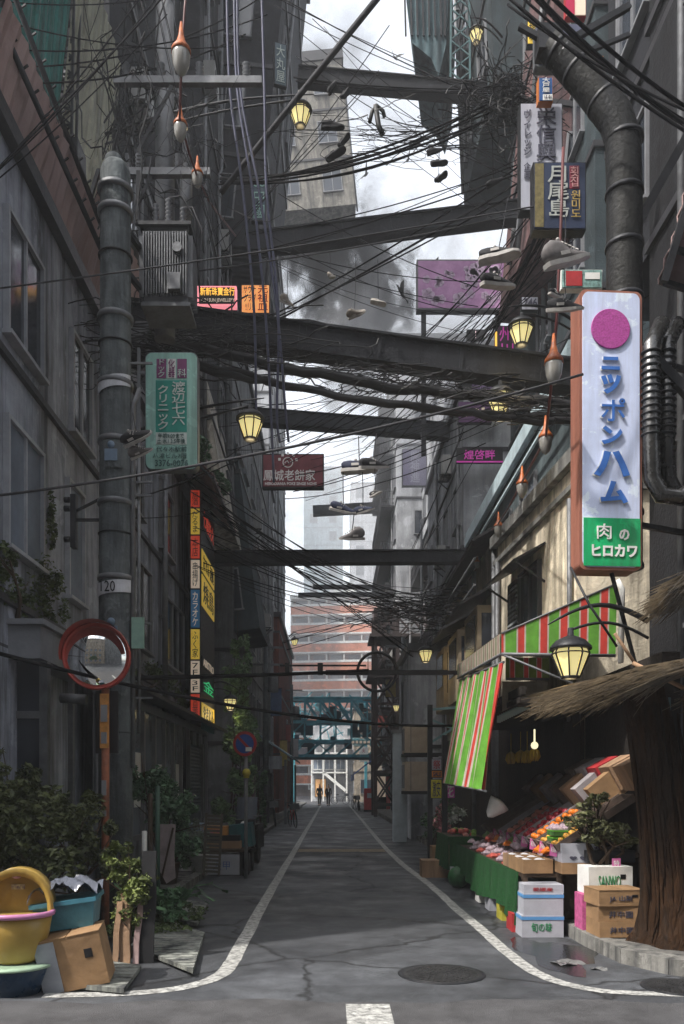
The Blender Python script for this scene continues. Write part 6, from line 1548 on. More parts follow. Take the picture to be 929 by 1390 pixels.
# produce packs on the front table
m_pack = mat('wrapped_pack', (.45,.36,.44), .25, .5, 14, .3, spec=.7, col2=(.6,.45,.5)); m_yv = mat('red_veg', (.5,.1,.08), .5, .5, 12, .2)
for i in range(34):
    y = 9.9+ (i//3)*.24 + rnd.uniform(-.03,.03); x = 2.16+(i % 3)*.13; z = .645+.0+(.08 if i % 2 else 0)
    b = MB().box(-.055,.055,-.08,.08,0,.02).sheet((-.055,-.08,.02),(.11,0,0),(0,.16,0),4,4,lambda u,v:(0,0,.05*math.sin(PI*u)*math.sin(PI*v)+.008*math.sin(20*u)),smooth=True)
    o = obj('produce_pack', b, m_pack if i % 4 else m_yv, None, (x,y,z+.001), (0,0,rnd.uniform(-.3,.3))); tag(o, 'clear wrapped produce pack on the lower shelf of the fruit stand', 'pack', 'wrapped packs on the lower shelf')
for i,(y,m_,lab) in enumerate([(8.98,m_card,'nearest open cardboard box of cabbages on the lower shelf'),(9.32,m_card,'middle open cardboard box on the lower shelf'),(9.66,m_wood,'farthest open cardboard box on the lower shelf')]):
    t = carton('open_carton', lab, (2.24,y,.645), .33,.3,.15,(0,0,.05), m=m_, open_=True)
    for q in range(4):
        o = obj('cabbage', MB().ball((0,0,0), .068, 7, sz=.8), mat('pale_cabbage',(.5,.5,.52),.5,.25,20,.4), None, (2.16+.15*(q % 2), y-.065+.13*(q//2), .645+.1)); tag(o, 'pale cabbage in an open box on the fruit stand', 'cabbage', 'cabbages in open boxes')
for i in range(26):
    o = link('vegetable', fruitmesh(.05, [m_greenf,m_peach,m_yv][i % 3]), None, (2.0+rnd.uniform(0,.4), 13.35+rnd.uniform(0,1.2), .80+rnd.uniform(-.03,.05)), (0,0,rnd.uniform(0,6))); tag(o, 'loose vegetable heaped at the far end of the fruit stand', 'vegetable', 'loose vegetables at the far end')
fs_ = thing('vegetable_bench', 'small turf covered bench at the far end of the fruit stand', 'bench', (2.2,13.3,0))
obj('bench_top', MB().box(-.25,.3,0,1.3,.70,.76), m_brown, fs_); obj('turf_skirt', MB().sheet((-.28,-.02,.77),(0,1.35,0),(-.02,0,-.55),20,4,lambda u,v:(.03*math.sin(u*30)*v,0,0),th=.02), m_turf, fs_)
obj('front_skirt', MB().sheet((-.28,-.03,.77),(.5,0,0),(0,-.02,-.55),10,4,lambda u,v:(0,.02*math.sin(u*20)*v,0),th=.02), m_turf, fs_)
for i in range(46):
    y = 9.0+rnd.random()*3.4; x = 2.30+rnd.uniform(0,.16)+(0 if y > 10 else .12); z = .80+rnd.uniform(0,.05)
    b = MB().box(-.06,.06,-.085,.085,0,.02).sheet((-.06,-.085,.02),(.12,0,0),(0,.17,0),4,4,lambda u,v:(0,0,.06*math.sin(PI*u)*math.sin(PI*v)+.012*math.sin(17*u+i)),smooth=True)
    o = obj('produce_pack', b, [m_pack,m_yv,m_oranf,m_pack,m_greenf][i % 5], None, (x,y,z), (rnd.uniform(-.3,.3),rnd.uniform(-.4,.1),rnd.uniform(-.6,.6))); tag(o, 'heaped wrapped pack between the slanted trays and the lower shelf', 'pack', 'packs heaped under the slanted trays')
for i in range(7):
    y = 12.2-i*.5
    carton('upright_carton', ['farthest','second farthest','third farthest','middle','third nearest','second nearest','nearest'][i]+' tilted box in the upper row behind the slanted trays', (3.2,y,1.44), .34,.2,.30,(rnd.uniform(-.1,.1),-.7,rnd.uniform(-.15,.15)), m=[m_tray,m_card,m_trayw,m_tray,m_wood,m_trayw,m_card][i], lid=False, group='cartons behind the trays')
# big white foam boxes near corner
m_gl = mat('green_print', (.03,.25,.10), .6, .1, 5, 0); m_bb = mat('blue_band', (.10,.28,.55), .6, .1, 5, 0)
q = G(736,1272)
carton('foam_box', 'lower white foam box with green print at the stand corner', (q.x,8.72,0), .44,.34,.23, m=m_foam, text='旬の味', tm=m_gl, band=m_bb, lid=False)
carton('foam_box', 'plain upper white foam box with a blue band', (q.x+.01,8.73,.231), .42,.34,.23, m=m_foam, band=m_bb, lid=False)
carton('foam_box', 'flat white box with red edge on top of the foam boxes', (q.x+.02,8.74,.462), .42,.32,.09, m=m_foam, text='愛媛産', tm=m_red, lid=False)
for i,(px,w,m_,lab) in enumerate([(705,.12,m_red,'red crate tucked under the turf skirt'),(693,.08,mat('yellow_crate',(.5,.45,.06),.5,.2,5,.1),'yellow carton tucked under the turf skirt'),(682,.12,m_foam,'white box tucked under the turf skirt'),(660,.16,m_white,'wider white box farther under the turf skirt'),(628,.14,m_foam,'white box standing under the vegetable bench')]):
    Y = 9.0+i*.75 if i < 4 else 13.2; carton('crate', lab, (2.03+.02*i if i<4 else 2.0,Y,0), w,.3,.2+.02*i, m=m_, lid=False)
o = solo('watermelon', MB().ball((1.98,12.7,.17), .17, 12), mat('melon_green',(.02,.09,.03),.5,.6,12,.1), 'dark green watermelon on the ground by the bench', 'watermelon', (1.98,12.7,0))
# crates at table end
for i,(dx,z,h,m_,s,lab) in enumerate([(0,.865-.2,.12,m_card,None,'brown open carton at the near end of the stand'),(0,.786,.1,m_foam,'♥ ♥','white carton with small hearts on the near end of the stand'),(0,.887,.1,m_foam,None,'upper white carton on the near end of the stand')]):
    carton('small_carton', lab, (2.62,8.72,z), .37,.28,h, m=m_, text=s, tm=m_dk, lid=False)
for i in range(3):
    t = thing('melon_tray', ['lowest','middle','topmost'][i]+' flat tray of dark green melons beside the white cartons', 'tray', (2.62,8.98,.90+i*.075))
    obj('tray_body', MB().box(-.2,.2,-.14,.14,0,.05), mat('leaf_green_tray',(.05,.14,.03),.6,.5,14,.2), t)
    obj('green_tape', MB().box(-.203,.203,-.143,.143,.051,.06), mat('bright_green_edge',(.12,.4,.04),.5,.2,5,.1), t)
for i in range(8):
    b = MB().box(-.055,.055,-.07,.07,0,.02).sheet((-.055,-.07,.02),(.11,0,0),(0,.14,0),4,4,lambda u,v:(0,0,.05*math.sin(PI*u)*math.sin(PI*v)),smooth=True)
    o = obj('produce_pack', b, m_pack, None, (2.48+(i % 4)*.11, 8.95+.14*(i//4 % 2), 1.115+.0), (0,0,rnd.uniform(-.2,.2))); tag(o, 'clear wrapped pack on top of the melon trays', 'pack', 'wrapped packs on the melon trays')
# carton stack on the kerb
for i in range(3):
    carton('fruit_carton', ['bottom brown carton of the stack on the right kerb','middle brown carton of the stack on the right kerb','top opened brown carton of the stack on the right kerb'][i], (2.80+[0,.0,-.02][i],8.0+[0,.01,-.01][i],.136+i*.152), .46,.36,.150,(0,0,[.05,.02,.1][i]), m=m_card, text=['井中園','井中園','JA 山梨'][i], tm=m_dk, tape2=m_black if i == 2 else None, lid=(i == 2))
    
carton('pink_carton', 'pink printed carton behind the brown carton stack', (2.74,8.35,.136), .4,.26,.36, m=mat('pink_print',(.5,.10,.25),.6,.4,20,.1), lid=False)
carton('white_carton', 'tall white carton with green print above the brown stack', (2.82,8.38,.498), .46,.3,.28,(0,0,.08), m=m_white, text='SANWO', tm=m_gl, tape2=m_black, lid=False)
gb2 = carton('grape_tray', 'dark tray of grapes on the white carton', (2.92,8.62,.80), .5,.3,.12, m=m_dark, lid=False)
o = solo('grapes', leafmb([((2.92,8.6,.95),(.22,.13,.05))], 500, .025, 4), mat('grape_skin',(.03,.015,.06),.3,.4,20,0), 'dark grapes heaped on the grape tray', 'grapes', (2.92,8.6,.92)); 
pc = thing('price_card', 'larger pink price card hanging right of the branches', 'price card', P(837,1176,8.3), (0,0,.1)); obj('card', MB().box(-.045,.045,-.004,0,-.08,.08), m_tagp, pc); fit_text(pc, '特\n価', -.03,.03,-.06,.06, m_white, y=-.005, d=.002)
plant('leafy_branches', 'drooping olive leafy branches spread in front of the nearest trays', 'branches', [((2.62,8.45,1.22),(.22,.2,.12)),((2.85,8.4,1.12),(.28,.2,.13)),((2.75,8.5,1.42),(.16,.15,.14)),((3.02,8.45,1.02),(.15,.15,.1))], 2600, .045, leafmat('olive_leaf',(.05,.06,.02),(.20,.21,.09)), (2.85,8.5,.62), 14, 6)
plant('grass_tuft', 'dry grass tuft between the carton stack and the brown post', 'grass', [((3.2,7.9,.2),(.2,.2,.1)),((3.4,7.7,.15),(.2,.2,.06))], 900, .06, leafmat('dry_grass',(.08,.08,.04),(.2,.2,.13)), (3.2,7.9,.13), 15, 0)
# great brown trunk-like post
m_bark = grime('trunk_bark', (.042,.020,.009), (.02,.014,.01), .7, 2.2)
_n = m_bark.node_tree; _tc = _n.nodes.new('ShaderNodeTexCoord'); _mp = _n.nodes.new('ShaderNodeMapping'); _mp.inputs['Scale'].default_value = (1,1,.16)
_ns = _n.nodes.new('ShaderNodeTexNoise'); _ns.inputs['Scale'].default_value = 16; _ns.inputs['Detail'].default_value = 9; _ns.inputs['Distortion'].default_value = 1.2; _n.links.new(_tc.outputs['Object'], _mp.inputs[0]); _n.links.new(_mp.outputs[0], _ns.inputs['Vector'])
_bp = _n.nodes.new('ShaderNodeBump'); _bp.inputs['Strength'].default_value = 1; _bp.inputs['Distance'].default_value = .09; _n.links.new(_ns.outputs['Fac'], _bp.inputs['Height']); _n.links.new(_bp.outputs[0], _n.nodes['Principled BSDF'].inputs['Normal'])
bk_n = m_bark.node_tree
tp = thing('tree_trunk', 'massive leaning brown tree trunk in front of the hut at right', 'tree', (3.22,7.6,.125))
b = MB(); n = 22; prof_ = [(0,.36,0),(.12,.30,0),(.4,.26,-.02),(.9,.235,-.06),(1.4,.22,-.13),(1.9,.21,-.22),(2.4,.20,-.32)]
v = []
for z, r, dx in prof_:
    for k in range(n):
        a = 2*PI*k/n; q = r*(1+.10*math.sin(3*a+z)+.07*math.sin(7*a+1)+.05*math.sin(13*a)+(.25*math.sin(5*a) if z < .2 else 0)*.5); v.append((dx+q*math.cos(a), q*math.sin(a), z))
b.add(v, [(i*n+k, i*n+(k+1) % n, (i+1)*n+(k+1) % n, (i+1)*n+k) for i in range(len(prof_)-1) for k in range(n)], smooth=True)
obj('trunk', b, m_bark, tp)
b = MB()
for k in range(40):
    a = rnd.uniform(PI,2*PI); z = rnd.uniform(0,1.2); pts = []
    for j in range(5):
        zz = z+j*.25; i = max(0, min(5, int(zz/.48))); r = .262-.026*min(zz,2)+(.08 if zz < .1 else 0); dx = -.15*max(0,(zz-.4)/1.2)
        pts.append((dx+(r+.012)*math.cos(a+.03*j), (r+.012)*math.sin(a+.03*j), min(2.35,zz)))
    b.tube(pts, .016, 5, rs=[.004,.018,.02,.015,.004])
obj('bark_ridge', b, m_bark, tp)
# hut -----------------------------------------------------------------------------
m_th = mat('reed_thatch', (.06,.04,.022), .45, .6, 6, .4, col2=(.20,.15,.09), spec=.6)
ht = thing('wooden_hut', 'dark wooden hut with a window box under the thatch at right', 'hut', (4.3,6.9,.125))
b = MB()
for k in range(8): b.box(-.35+k*.22,-.14+k*.22,0,.04,0,2.5)
obj('wall', b, m_brown, ht); obj('side_wall', MB().box(-.36,-.32,.05,2.2,0,2.5), m_brown, ht)
wf = obj('window_frame', MB().box(-.62,.4,-.16,-.01,1.75,1.8).box(-.62,-.57,-.16,-.01,1.8,2.25).box(-.62,.4,-.16,-.01,2.251,2.3).box(-.12,-.08,-.14,-.01,1.8,2.25), m_steel, ht)
obj('window_pane', MB().box(-.56,.4,-.1,-.05,1.8,2.25), mat('dusty_pane',(.12,.11,.10),.4,.5,4,.1), ht)
obj('fan_box', MB().box(-.5,-.16,-.13,-.101,1.84,2.2).lathe([(.14,0),(.14,.03),(.11,.03)], 20, (-.33,-.135,2.02), R=R), m_dark, ht)
obj('plank', MB().bar((-.5,-.2,1.0),(.3,-.25,0),.12).bar((-.2,-.3,1.3),(.5,-.2,.1),.1), m_brown, ht)
def thatch(name, label, o_, du, dv, n, ln, seed, cat='thatch'):
    """reeds laid from the ridge line o_..o_+du down along dv"""
    rnd = random.Random(seed); t = thing(name, label, cat, o_); o_ = Vector(o_); du = Vector(du); dv = Vector(dv)
    b = MB(); nm = du.cross(dv).normalized()
    nm = nm if nm.z > 0 else -nm
    for k in range(n):
        u = rnd.random(); s = rnd.uniform(-.05,.35); p = o_+du*u+dv*s+nm*rnd.uniform(-.02,.07)
        L2 = rnd.uniform(.5,1.0)*ln; d = (dv.normalized()+du.normalized()*rnd.uniform(-.25,.1)+Vector((0,0,rnd.uniform(-.08,.05)))).normalized()
        m_ = p+d*L2*.6; e = p+d*L2+Vector((0,0,-.05*L2*rnd.random()))
        b.tube([p,m_,e+Vector((rnd.uniform(-.03,.03),rnd.uniform(-.03,.03),-abs(rnd.gauss(0,.06))))], .01, 3, rs=[.008,.007,.002])
    obj('reeds', b, m_th, t, world=True)
    obj('under_board', MB().add([o_-nm*.03,o_+du-nm*.03,o_+du+dv*.85-nm*.03,o_+dv*.85-nm*.03,o_-nm*.05,o_+du-nm*.05,o_+du+dv*.85-nm*.05,o_+dv*.85-nm*.05],[(0,1,2,3),(7,6,5,4),(0,4,5,1),(1,5,6,2),(2,6,7,3),(3,7,4,0)]), m_brown, t, world=True)
    return t
thatch('thatched_awning', 'lower sagging reed awning reaching toward the striped awning', (3.4,6.7,2.67), (.1,1.7,.12), (-1.3,.15,-.28), 2600, 1.2, 1)
thatch('thatched_awning', 'reed awning closest to the right edge over the hut window', (4.0,6.3,2.62), (.1,.9,.0), (-.95,-.1,-.22), 1500, .9, 2)
thatch('thatched_awning', 'upper small reed awning just under the big vertical sign', (3.7,7.0,3.62), (.3,1.1,.05), (-.85,-.05,-.32), 1700, .8, 3)
solo('bamboo_pole', MB().tube([P(838,878,7.4),P(800,820,7.4),P(775,770,7.6)], .012, 6), m_dark, 'thin slanting pole below the big vertical sign', 'pole')
solo('bamboo_pole', MB().tube([P(860,900,7.3),P(930,935,7.0)], .02, 6).tube([P(835,860,7.3),P(872,915,7.4)], .015, 6), m_wood, 'crossed sticks propping the upper reed awning', 'pole')
# flat items right far: AC units, posts, posters ----------------------------------------
for i,(y0,y1,lab) in enumerate([(985,1022,'upper beige air conditioner box on the right wall'),(1034,1074,'lower beige air conditioner box on the right wall')]):
    a = P(550,y1,22); c = P(581,y0,22); w, h = c.x-a.x, c.z-a.z
    t = thing('air_conditioner', lab, 'air conditioner', ((a.x+c.x)/2,22,a.z))
    obj('casing', MB().box(-w/2,w/2,0,.9,0,h), mat('beige_casing',(.34,.28,.22),.5,.2,3,.1), t)
    obj('grille', MB().box(-w/2-.02,-w/2-.001,.1,.8,.08,h-.08).box(-w/2+.15,-w/2+.17,-.012,-.001,.02,h-.02), m_steel, t)
    obj('bracket', MB().box(-w/2-.03,w/2+.4,-.03,.02,-.09,-.002).box(-w/2-.03,w/2+.4,.8,.85,-.09,-.002), m_dark, t)
building('white_pillar_house', 'narrow white pillared house behind the air conditioners', 2.35, 6, 24.2, 28, 0, 5.6, g_pl, 'W', fh=2.8, sp=2, seed=41, pipes=1)
wp = thing('white_column', 'pale bluish square column by the beige air conditioners', 'column', (P(545,1100,23).x,23,0))
obj('shaft', MB().box(-.22,.16,0,.4,0,3.1), mat('pale_blue_column',(.40,.46,.50),.6,.2,3,.1), wp); obj('cap', MB().box(-.26,.2,-.04,.44,3.101,3.2), m_steel, wp)
ps = thing('steel_post', 'dark steel post with a signal arm near the posters', 'post', (P(584,1150,17).x,17,0))
obj('post', MB().box(-.05,.05,-.05,.05,0,3.3), m_dark, ps); obj('arm', MB().bar((0,0,3.2),(1.2,0,3.3),.05).bar((0,0,2.5),(.95,0,3.1),.05).bar((0,0,3.0),(.6,0,2.75),.04), mat('pale_teal_metal',(.2,.34,.35),.5,.2,4,.1), ps)
for i,(r,m_,s,im,lab) in enumerate([((586,600,1030,1046),m_foam,'祭',m_red,'small white poster on the right posts'),((586,601,1046,1056),mat('poster_orange',(.65,.22,.03),.6,.2,9,0),'SALE',m_dk,'orange strip poster on the right posts'),((585,600,1058,1084),mat('poster_yellow',(.7,.62,.05),.6,.2,9,0),'激安',m_dk,'yellow poster with black characters on the right posts'),((602,618,1064,1084),mat('poster_magenta',(.7,.1,.5),.6,.2,9,0),'花',m_white,'magenta poster behind the striped curtain')]):
    t, mp = signbox('wall_poster', lab, 'poster', r, 16.6, .03, m_, m_dark, .01); words_(t, mp, s, (r[0]+2,r[1]-2,r[2]+2,r[3]-2), im, bold=.03)
solo('steel_post', MB().box(-.05,.05,-.05,.05,0,2.7) if False else MB().box(P(604,1100,16).x-.05,P(604,1100,16).x+.05,15.95,16.05,0,2.6), m_dark, 'plain dark post right of the yellow poster', 'post')
# flower and goods boxes farther on the right
for i,(px,py,m_,lab) in enumerate([(583,1160,m_wood,'low wooden crate stack by the right posts'),(596,1150,m_card,'card box by the far right goods'),(548,1128,m_foam,'small white lightbox on the far right pavement'),(560,1118,mat('green_tub',(.04,.12,.03),.6,.3,5,.1),'green planter box on the far right pavement')]):
    q = G(px,min(py+30,1190) if i < 2 else py+8); carton('goods_crate', lab, (q.x+.1,q.y,0.13 if q.x > 2.6 else 0), .5,.4,[.3,.45,1.1,.4][i], m=m_, lid=False)
plant('flower_pots', 'red and pink flowers in front of the dark right posts', 'flowers', [((2.35,17.2,.7),(.25,.3,.3)),((2.5,18.4,.9),(.25,.4,.4))], 500, .07, mat('pink_petals',(.5,.06,.14),.6,.6,4,0,col2=(.6,.3,.3)), (2.4,17.3,0), 17, 2, m_brown)
plant('potted_shrub', 'green potted shrub under the air conditioner boxes', 'shrub', [((2.5,20.3,.6),(.3,.6,.4)),((2.7,19.2,.9),(.25,.4,.5))], 1500, .07, m_fresh, (2.5,20,0), 18, 3, m_brown)
plant('flower_pots', 'white and green flowers beside the yellow poster', 'flowers', [((2.55,16.4,1.0),(.25,.2,.25))], 400, .07, leafmat('white_petals',(.1,.25,.06),(.6,.6,.55)), (2.55,16.4,0), 19, 2, m_brown)
# red vending box, blue awning, far bikes
vm = thing('vending_box', 'red box machine standing at the far right of the street', 'machine', (P(503,1100,50).x,50,0))
obj('cabinet', MB().box(-.38,.38,0,.7,0,1.45), m_red, vm); obj('display', MB().box(-.2,.18,-.02,-.001,.85,1.15), m_foam, vm); obj('base', MB().box(-.4,.4,-.03,.73,-.0,.12), m_dark, vm)
ba = thing('blue_awning', 'blue sloped shop awning at the far right of the street', 'awning', (2.7,52,2.3))
obj('sheet', MB().sheet((-1.3,0,0),(1.3,0,1.0),(0,7,0),4,20,th=.05), mat('awning_blue',(.02,.08,.35),.6,.3,3,.1), ba); obj('valance', MB().box(-1.32,-1.28,0,7,-.35,-.01), MATS['awning_blue'], ba)
ls = thing('lit_shopfront', 'tiny lit shopfront with red door under the blue awning', 'shopfront', (2.9,51.5,0))
obj('window', MB().box(-.3,.5,0,.1,.9,2.2), m_wl, ls); obj('door', MB().box(.55,1.2,0,.1,0,2.2), m_red, ls); obj('frame', MB().box(-.4,1.3,.101,.2,0,2.5), m_dark, ls)
bicycle((P(482,1100,56).x,56,0), .2, 'dark bicycle parked left of the red machine', m_dark); bicycle((P(488,1100,52).x,52,0), -.1, 'dark bicycle right against the red machine', m_dark)
bicycle((P(462,1095,70).x,70,0), 1.3, 'far bicycle parked sideways at the street end', m_steel)
lwa = thing('shed_canopy', 'pale blue sloping sheet canopy on the far left', 'canopy', (-3.0,34,2.6))
obj('sheet', MB().sheet((-.2,0,1.2),(1.5,0,-1.0),(0,9,0),6,20,lambda u,v:(0,0,.03*math.sin(v*80)),th=.04), m_lb, lwa); obj('box', MB().box(.0,.9,-.2,-.01,-.3,.25), g_pl, lwa); obj('post', MB().box(1.0,1.1,-.1,0,-2.6,0.1).box(1.0,1.1,8.8,8.9,-2.6,.1), m_steel, lwa)
sg = thing('gate_wall', 'low brown gate wall beside the bright green shrub', 'wall', (-2.6,25.2,.1)); obj('panel', MB().box(-.3,.2,0,.12,0,1.9), mat('taupe_panel',(.13,.10,.10),.7,.3,3,.2), sg); obj('cap', MB().box(-.33,.23,-.03,.15,1.901,1.96), m_steel, sg)
# people --------------------------------------------------------------------------------
def skin(name, verts, edges, radii, m, parent, root=0, sub=2):
    me = bpy.data.meshes.new(name); me.from_pydata([Vector(v) for v in verts], edges, [])
    o = bpy.data.objects.new(name, me); C.objects.link(o)
    o.modifiers.new('s', 'SKIN'); sm = o.modifiers.new('u', 'SUBSURF'); sm.levels = sub; sm.render_levels = sub
    for i, r in enumerate(radii): me.skin_vertices[0].data[i].radius = r if isinstance(r, tuple) else (r, r); me.skin_vertices[0].data[i].use_root = (i == root)
    bpy.context.view_layer.update(); dg = bpy.context.evaluated_depsgraph_get()
    m2 = bpy.data.meshes.new_from_object(o.evaluated_get(dg)); bpy.data.objects.remove(o); m2.name = name
    m2.materials.clear(); m2.materials.append(m)
    for p in m2.polygons: p.use_smooth = True
    if parent is None: return m2
    return link(name, m2, parent)
def person(loc, rz, label, suit, shirt, stride):
    sk = mat('skin_tone', (.38,.22,.15), .6, .1, 5, 0)
    s = stride
    V = [(0,0,.95),(0,0,1.15),(0,0,1.38),(0,0,1.47),(0,-.01,1.56),(0,-.01,1.66),
         (-.09,0,.92),(-.10,-s*.5,.50),(-.10,-s*.7+.03,.09),(-.10,-s*.7-.12,.03), (.09,0,.92),(.10,s*.35,.50),(.10,s*.9+.03,.10),(.10,s*.9-.1,.03),
         (-.18,0,1.39),(-.23,.05,1.13),(-.22,-.04,.88),(-.22,-.06,.80), (.18,0,1.39),(.23,-.03,1.13),(.22,-.12,.90),(.22,-.14,.82)]
    E = [(0,1),(1,2),(2,3),(3,4),(4,5),(0,6),(6,7),(7,8),(8,9),(0,10),(10,11),(11,12),(12,13),(2,14),(14,15),(15,16),(16,17),(2,18),(18,19),(19,20),(20,21)]
    Rd = [(.13,.09),(.12,.09),(.15,.09),.055,(.075,.09),(.075,.09),.085,.06,.045,.04,.085,.06,.045,.04,.06,.043,.033,.03,.06,.043,.033,.03]
    me = skin('person', V, E, Rd, sk, None)
    t = link('person', me, None, loc, (0,0,rz)); tag(t, label, 'person')
    skin('jacket', [V[i] for i in (0,1,2,14,15,16,18,19,20)]+[(0,0,.84)], [(0,1),(1,2),(2,3),(3,4),(4,5),(2,6),(6,7),(7,8),(0,9)], [(.155,.11),(.145,.11),(.17,.11),.075,.056,.046,.075,.056,.046,(.165,.12)], suit, t)
    skin('trousers', [V[i] for i in (0,6,7,8,10,11,12)], [(0,1),(1,2),(2,3),(0,4),(4,5),(5,6)], [(.14,.10),.10,.075,.06,.10,.075,.06], suit, t)
    skin('hair', [(0,.0,1.66),(0,.02,1.72)], [(0,1)], [(.085,.10),(.07,.08)], m_black, t)
    obj('shirt_front', MB().box(-.035,.035,-.128,-.105,1.12,1.42), shirt, t)
    obj('shoe', MB().box(-.145,-.055,-s*.7-.17,-s*.7+.08,0,.07).box(.055,.145,s*.9-.16,s*.9+.09,0,.07), m_black, t)
    return t
px_ = P(446,1092,66); person((px_.x,66,0), .1, 'person in black suit and white shirt walking toward the camera', s_blk, m_white, .25)
px_ = P(434,1092,66); person((px_.x,66,0), .3, 'person in dark grey clothes walking on the left of the other', mat('dark_cloth',(.04,.045,.04),.8,.2,5,.1), mat('grey_shirt',(.12,.13,.12),.8,.2,5,0), .15)
# ================================================================== AIR, SKY, LIGHT, CAMERA
def volmat(key, build):
    m = bpy.data.materials.new(key); m.use_nodes = True; nt = m.node_tree; nt.nodes.clear()
    out = nt.nodes.new('ShaderNodeOutputMaterial'); build(nt, out); return m
def hz(nt, out):
    v = nt.nodes.new('ShaderNodeVolumePrincipled'); v.inputs['Color'].default_value = (.86,.88,.92,1); v.inputs['Density'].default_value = HAZE; v.inputs['Anisotropy'].default_value = .2
    nt.links.new(v.outputs[0], out.inputs['Volume'])
HAZE = .0016
hb_ = MB().box(-430,430,-70,570,-1,112)
o = obj('haze', hb_, volmat('haze_air', hz)); tag(o, kind='stuff')
def smoke(label, c, R_, dens, seed, col=(.035,.035,.042), name='smoke', ns=2.1):
    def bld(nt, out):
        N, L = nt.nodes, nt.links
        tc = N.new('ShaderNodeTexCoord'); n = N.new('ShaderNodeTexNoise'); n.inputs['Scale'].default_value = ns; n.inputs['Detail'].default_value = 9; n.inputs['Roughness'].default_value = .62; n.inputs['Distortion'].default_value = .35
        mp = N.new('ShaderNodeMapping'); mp.inputs['Location'].default_value = (seed*3.1, seed, 0); L.new(tc.outputs['Object'], mp.inputs[0]); L.new(mp.outputs[0], n.inputs['Vector'])
        ln = N.new('ShaderNodeVectorMath'); ln.operation = 'LENGTH'; L.new(tc.outputs['Object'], ln.inputs[0])
        s = N.new('ShaderNodeMath'); s.operation = 'MULTIPLY_ADD'; L.new(n.outputs['Fac'], s.inputs[0]); s.inputs[1].default_value = 3.6
        inv = N.new('ShaderNodeMath'); inv.operation = 'MULTIPLY'; inv.inputs[1].default_value = -1.45; L.new(ln.outputs['Value'], inv.inputs[0]); L.new(inv.outputs[0], s.inputs[2])
        r = N.new('ShaderNodeMapRange'); r.inputs['From Min'].default_value = .95; r.inputs['From Max'].default_value = 1.3; r.inputs['To Max'].default_value = dens; L.new(s.outputs[0], r.inputs['Value'])
        v = N.new('ShaderNodeVolumePrincipled'); v.inputs['Color'].default_value = (*col,1); L.new(r.outputs[0], v.inputs['Density']); L.new(v.outputs[0], out.inputs['Volume'])
    mb = MB().ball((0,0,0), 1, 12); me = mb.mesh(name); me.materials.append(volmat('smoke_air', bld))
    o = link(name, me, None, c, (0,0,0), R_); tag(o, label, 'smoke', None, 'stuff')
smoke('dark billow of smoke rising highest left of the sky gap', P(432,320,58), (5.2,5,7), 3, 1)
smoke('dark smoke billow in front of the bright sky by the hanging shoes', P(490,410,58), (5.2,5,6.2), 3, 2)
smoke('low grey smoke billow behind the big girder', P(480,500,62), (5.5,5,5), .5, 3)
smoke('drifting white mist filling the far end of the street above the bridge', P(480,760,105), (30,30,34), .020, 4, (.93,.94,.96), 'mist', 2.2)
smoke('thin white mist hanging between the beams over the middle of the street', P(470,560,48), (8,14,11), .018, 5, (.93,.94,.97), 'mist', 2.4)
smoke('thin grey mist in front of the purple signs on the right', P(600,520,32), (6.5,5,9), .09, 8, (.93,.94,.97), 'mist', 2.2)
smoke('thin mist around the pole top and transformer', P(200,180,11.5), (1.8,1.6,2.6), .018, 6, (.9,.92,.97), 'mist', 2.4)
w = bpy.data.worlds.new('World'); bpy.context.scene.world = w; w.use_nodes = True
nt = w.node_tree; N = nt.nodes; L = nt.links; bg = N['Background']
SUN_EL, SUN_AZ = math.radians(54), math.radians(238)       # azimuth clockwise from +y: behind and to the left
sk = N.new('ShaderNodeTexSky'); sk.sky_type = 'NISHITA'; sk.sun_disc = False; sk.sun_elevation = SUN_EL; sk.sun_rotation = SUN_AZ; sk.dust_density = 4; sk.air_density = 1.5
hs = N.new('ShaderNodeHueSaturation'); hs.inputs['Saturation'].default_value = .30; hs.inputs['Value'].default_value = 1.0; L.new(sk.outputs[0], hs.inputs['Color'])
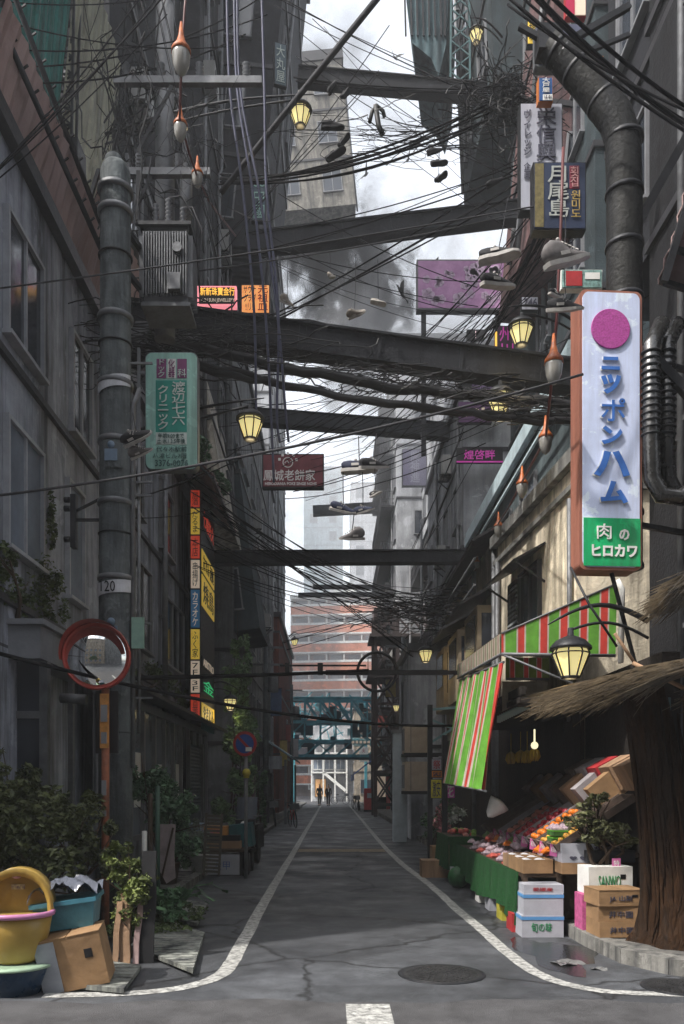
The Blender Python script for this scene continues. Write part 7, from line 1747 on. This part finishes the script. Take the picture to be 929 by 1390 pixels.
tc = N.new('ShaderNodeTexCoord'); mp_ = N.new('ShaderNodeMapping'); mp_.inputs['Scale'].default_value = (1,1,1.6); L.new(tc.outputs['Generated'], mp_.inputs[0])
n = N.new('ShaderNodeTexNoise'); n.inputs['Scale'].default_value = 4.6; n.inputs['Detail'].default_value = 8; n.inputs['Roughness'].default_value = .6; n.inputs['Distortion'].default_value = .4; L.new(mp_.outputs[0], n.inputs['Vector'])
r = N.new('ShaderNodeMapRange'); r.inputs['From Min'].default_value = .37; r.inputs['From Max'].default_value = .56; r.inputs['To Min'].default_value = .6; r.inputs['To Max'].default_value = 2.5; L.new(n.outputs['Fac'], r.inputs['Value'])
mm = N.new('ShaderNodeMix'); mm.data_type = 'RGBA'; mm.blend_type = 'MULTIPLY'; mm.inputs['Factor'].default_value = 1; L.new(hs.outputs[0], mm.inputs['A']); L.new(r.outputs[0], mm.inputs['B']); L.new(mm.outputs['Result'], bg.inputs['Color'])
bg.inputs['Strength'].default_value = .15
sl = bpy.data.lights.new('Sun', 'SUN'); sl.energy = 5.0; sl.angle = math.radians(1.5); sl.color = (1,.95,.88)
so = bpy.data.objects.new('Sun', sl); C.objects.link(so)
d = Vector((math.sin(SUN_AZ)*math.cos(SUN_EL), math.cos(SUN_AZ)*math.cos(SUN_EL), math.sin(SUN_EL)))
so.rotation_euler = (-d).to_track_quat('-Z', 'Y').to_euler()
cam = bpy.data.cameras.new('Camera'); co = bpy.data.objects.new('Camera', cam); C.objects.link(co); bpy.context.scene.camera = co
co.location = (0, 0, EYE); co.rotation_euler = (PI/2, 0, 0)
cam.sensor_fit = 'HORIZONTAL'; cam.sensor_width = 36; cam.lens = F/929*36; cam.shift_x = (464.5-VX)/929; cam.shift_y = (VY-695)/929; cam.clip_end = 1500; cam.clip_start = .05
sc_ = bpy.context.scene; sc_.view_settings.view_transform = 'Standard'; sc_.view_settings.look = 'None'; sc_.view_settings.gamma = 1; sc_.view_settings.exposure = EXPO if 'EXPO' in globals() else .3
sc_.cycles.max_bounces = 6; sc_.cycles.volume_bounces = 1; sc_.cycles.volume_max_steps = 64; sc_.cycles.use_denoising = True; sc_.cycles.volume_step_rate = 2
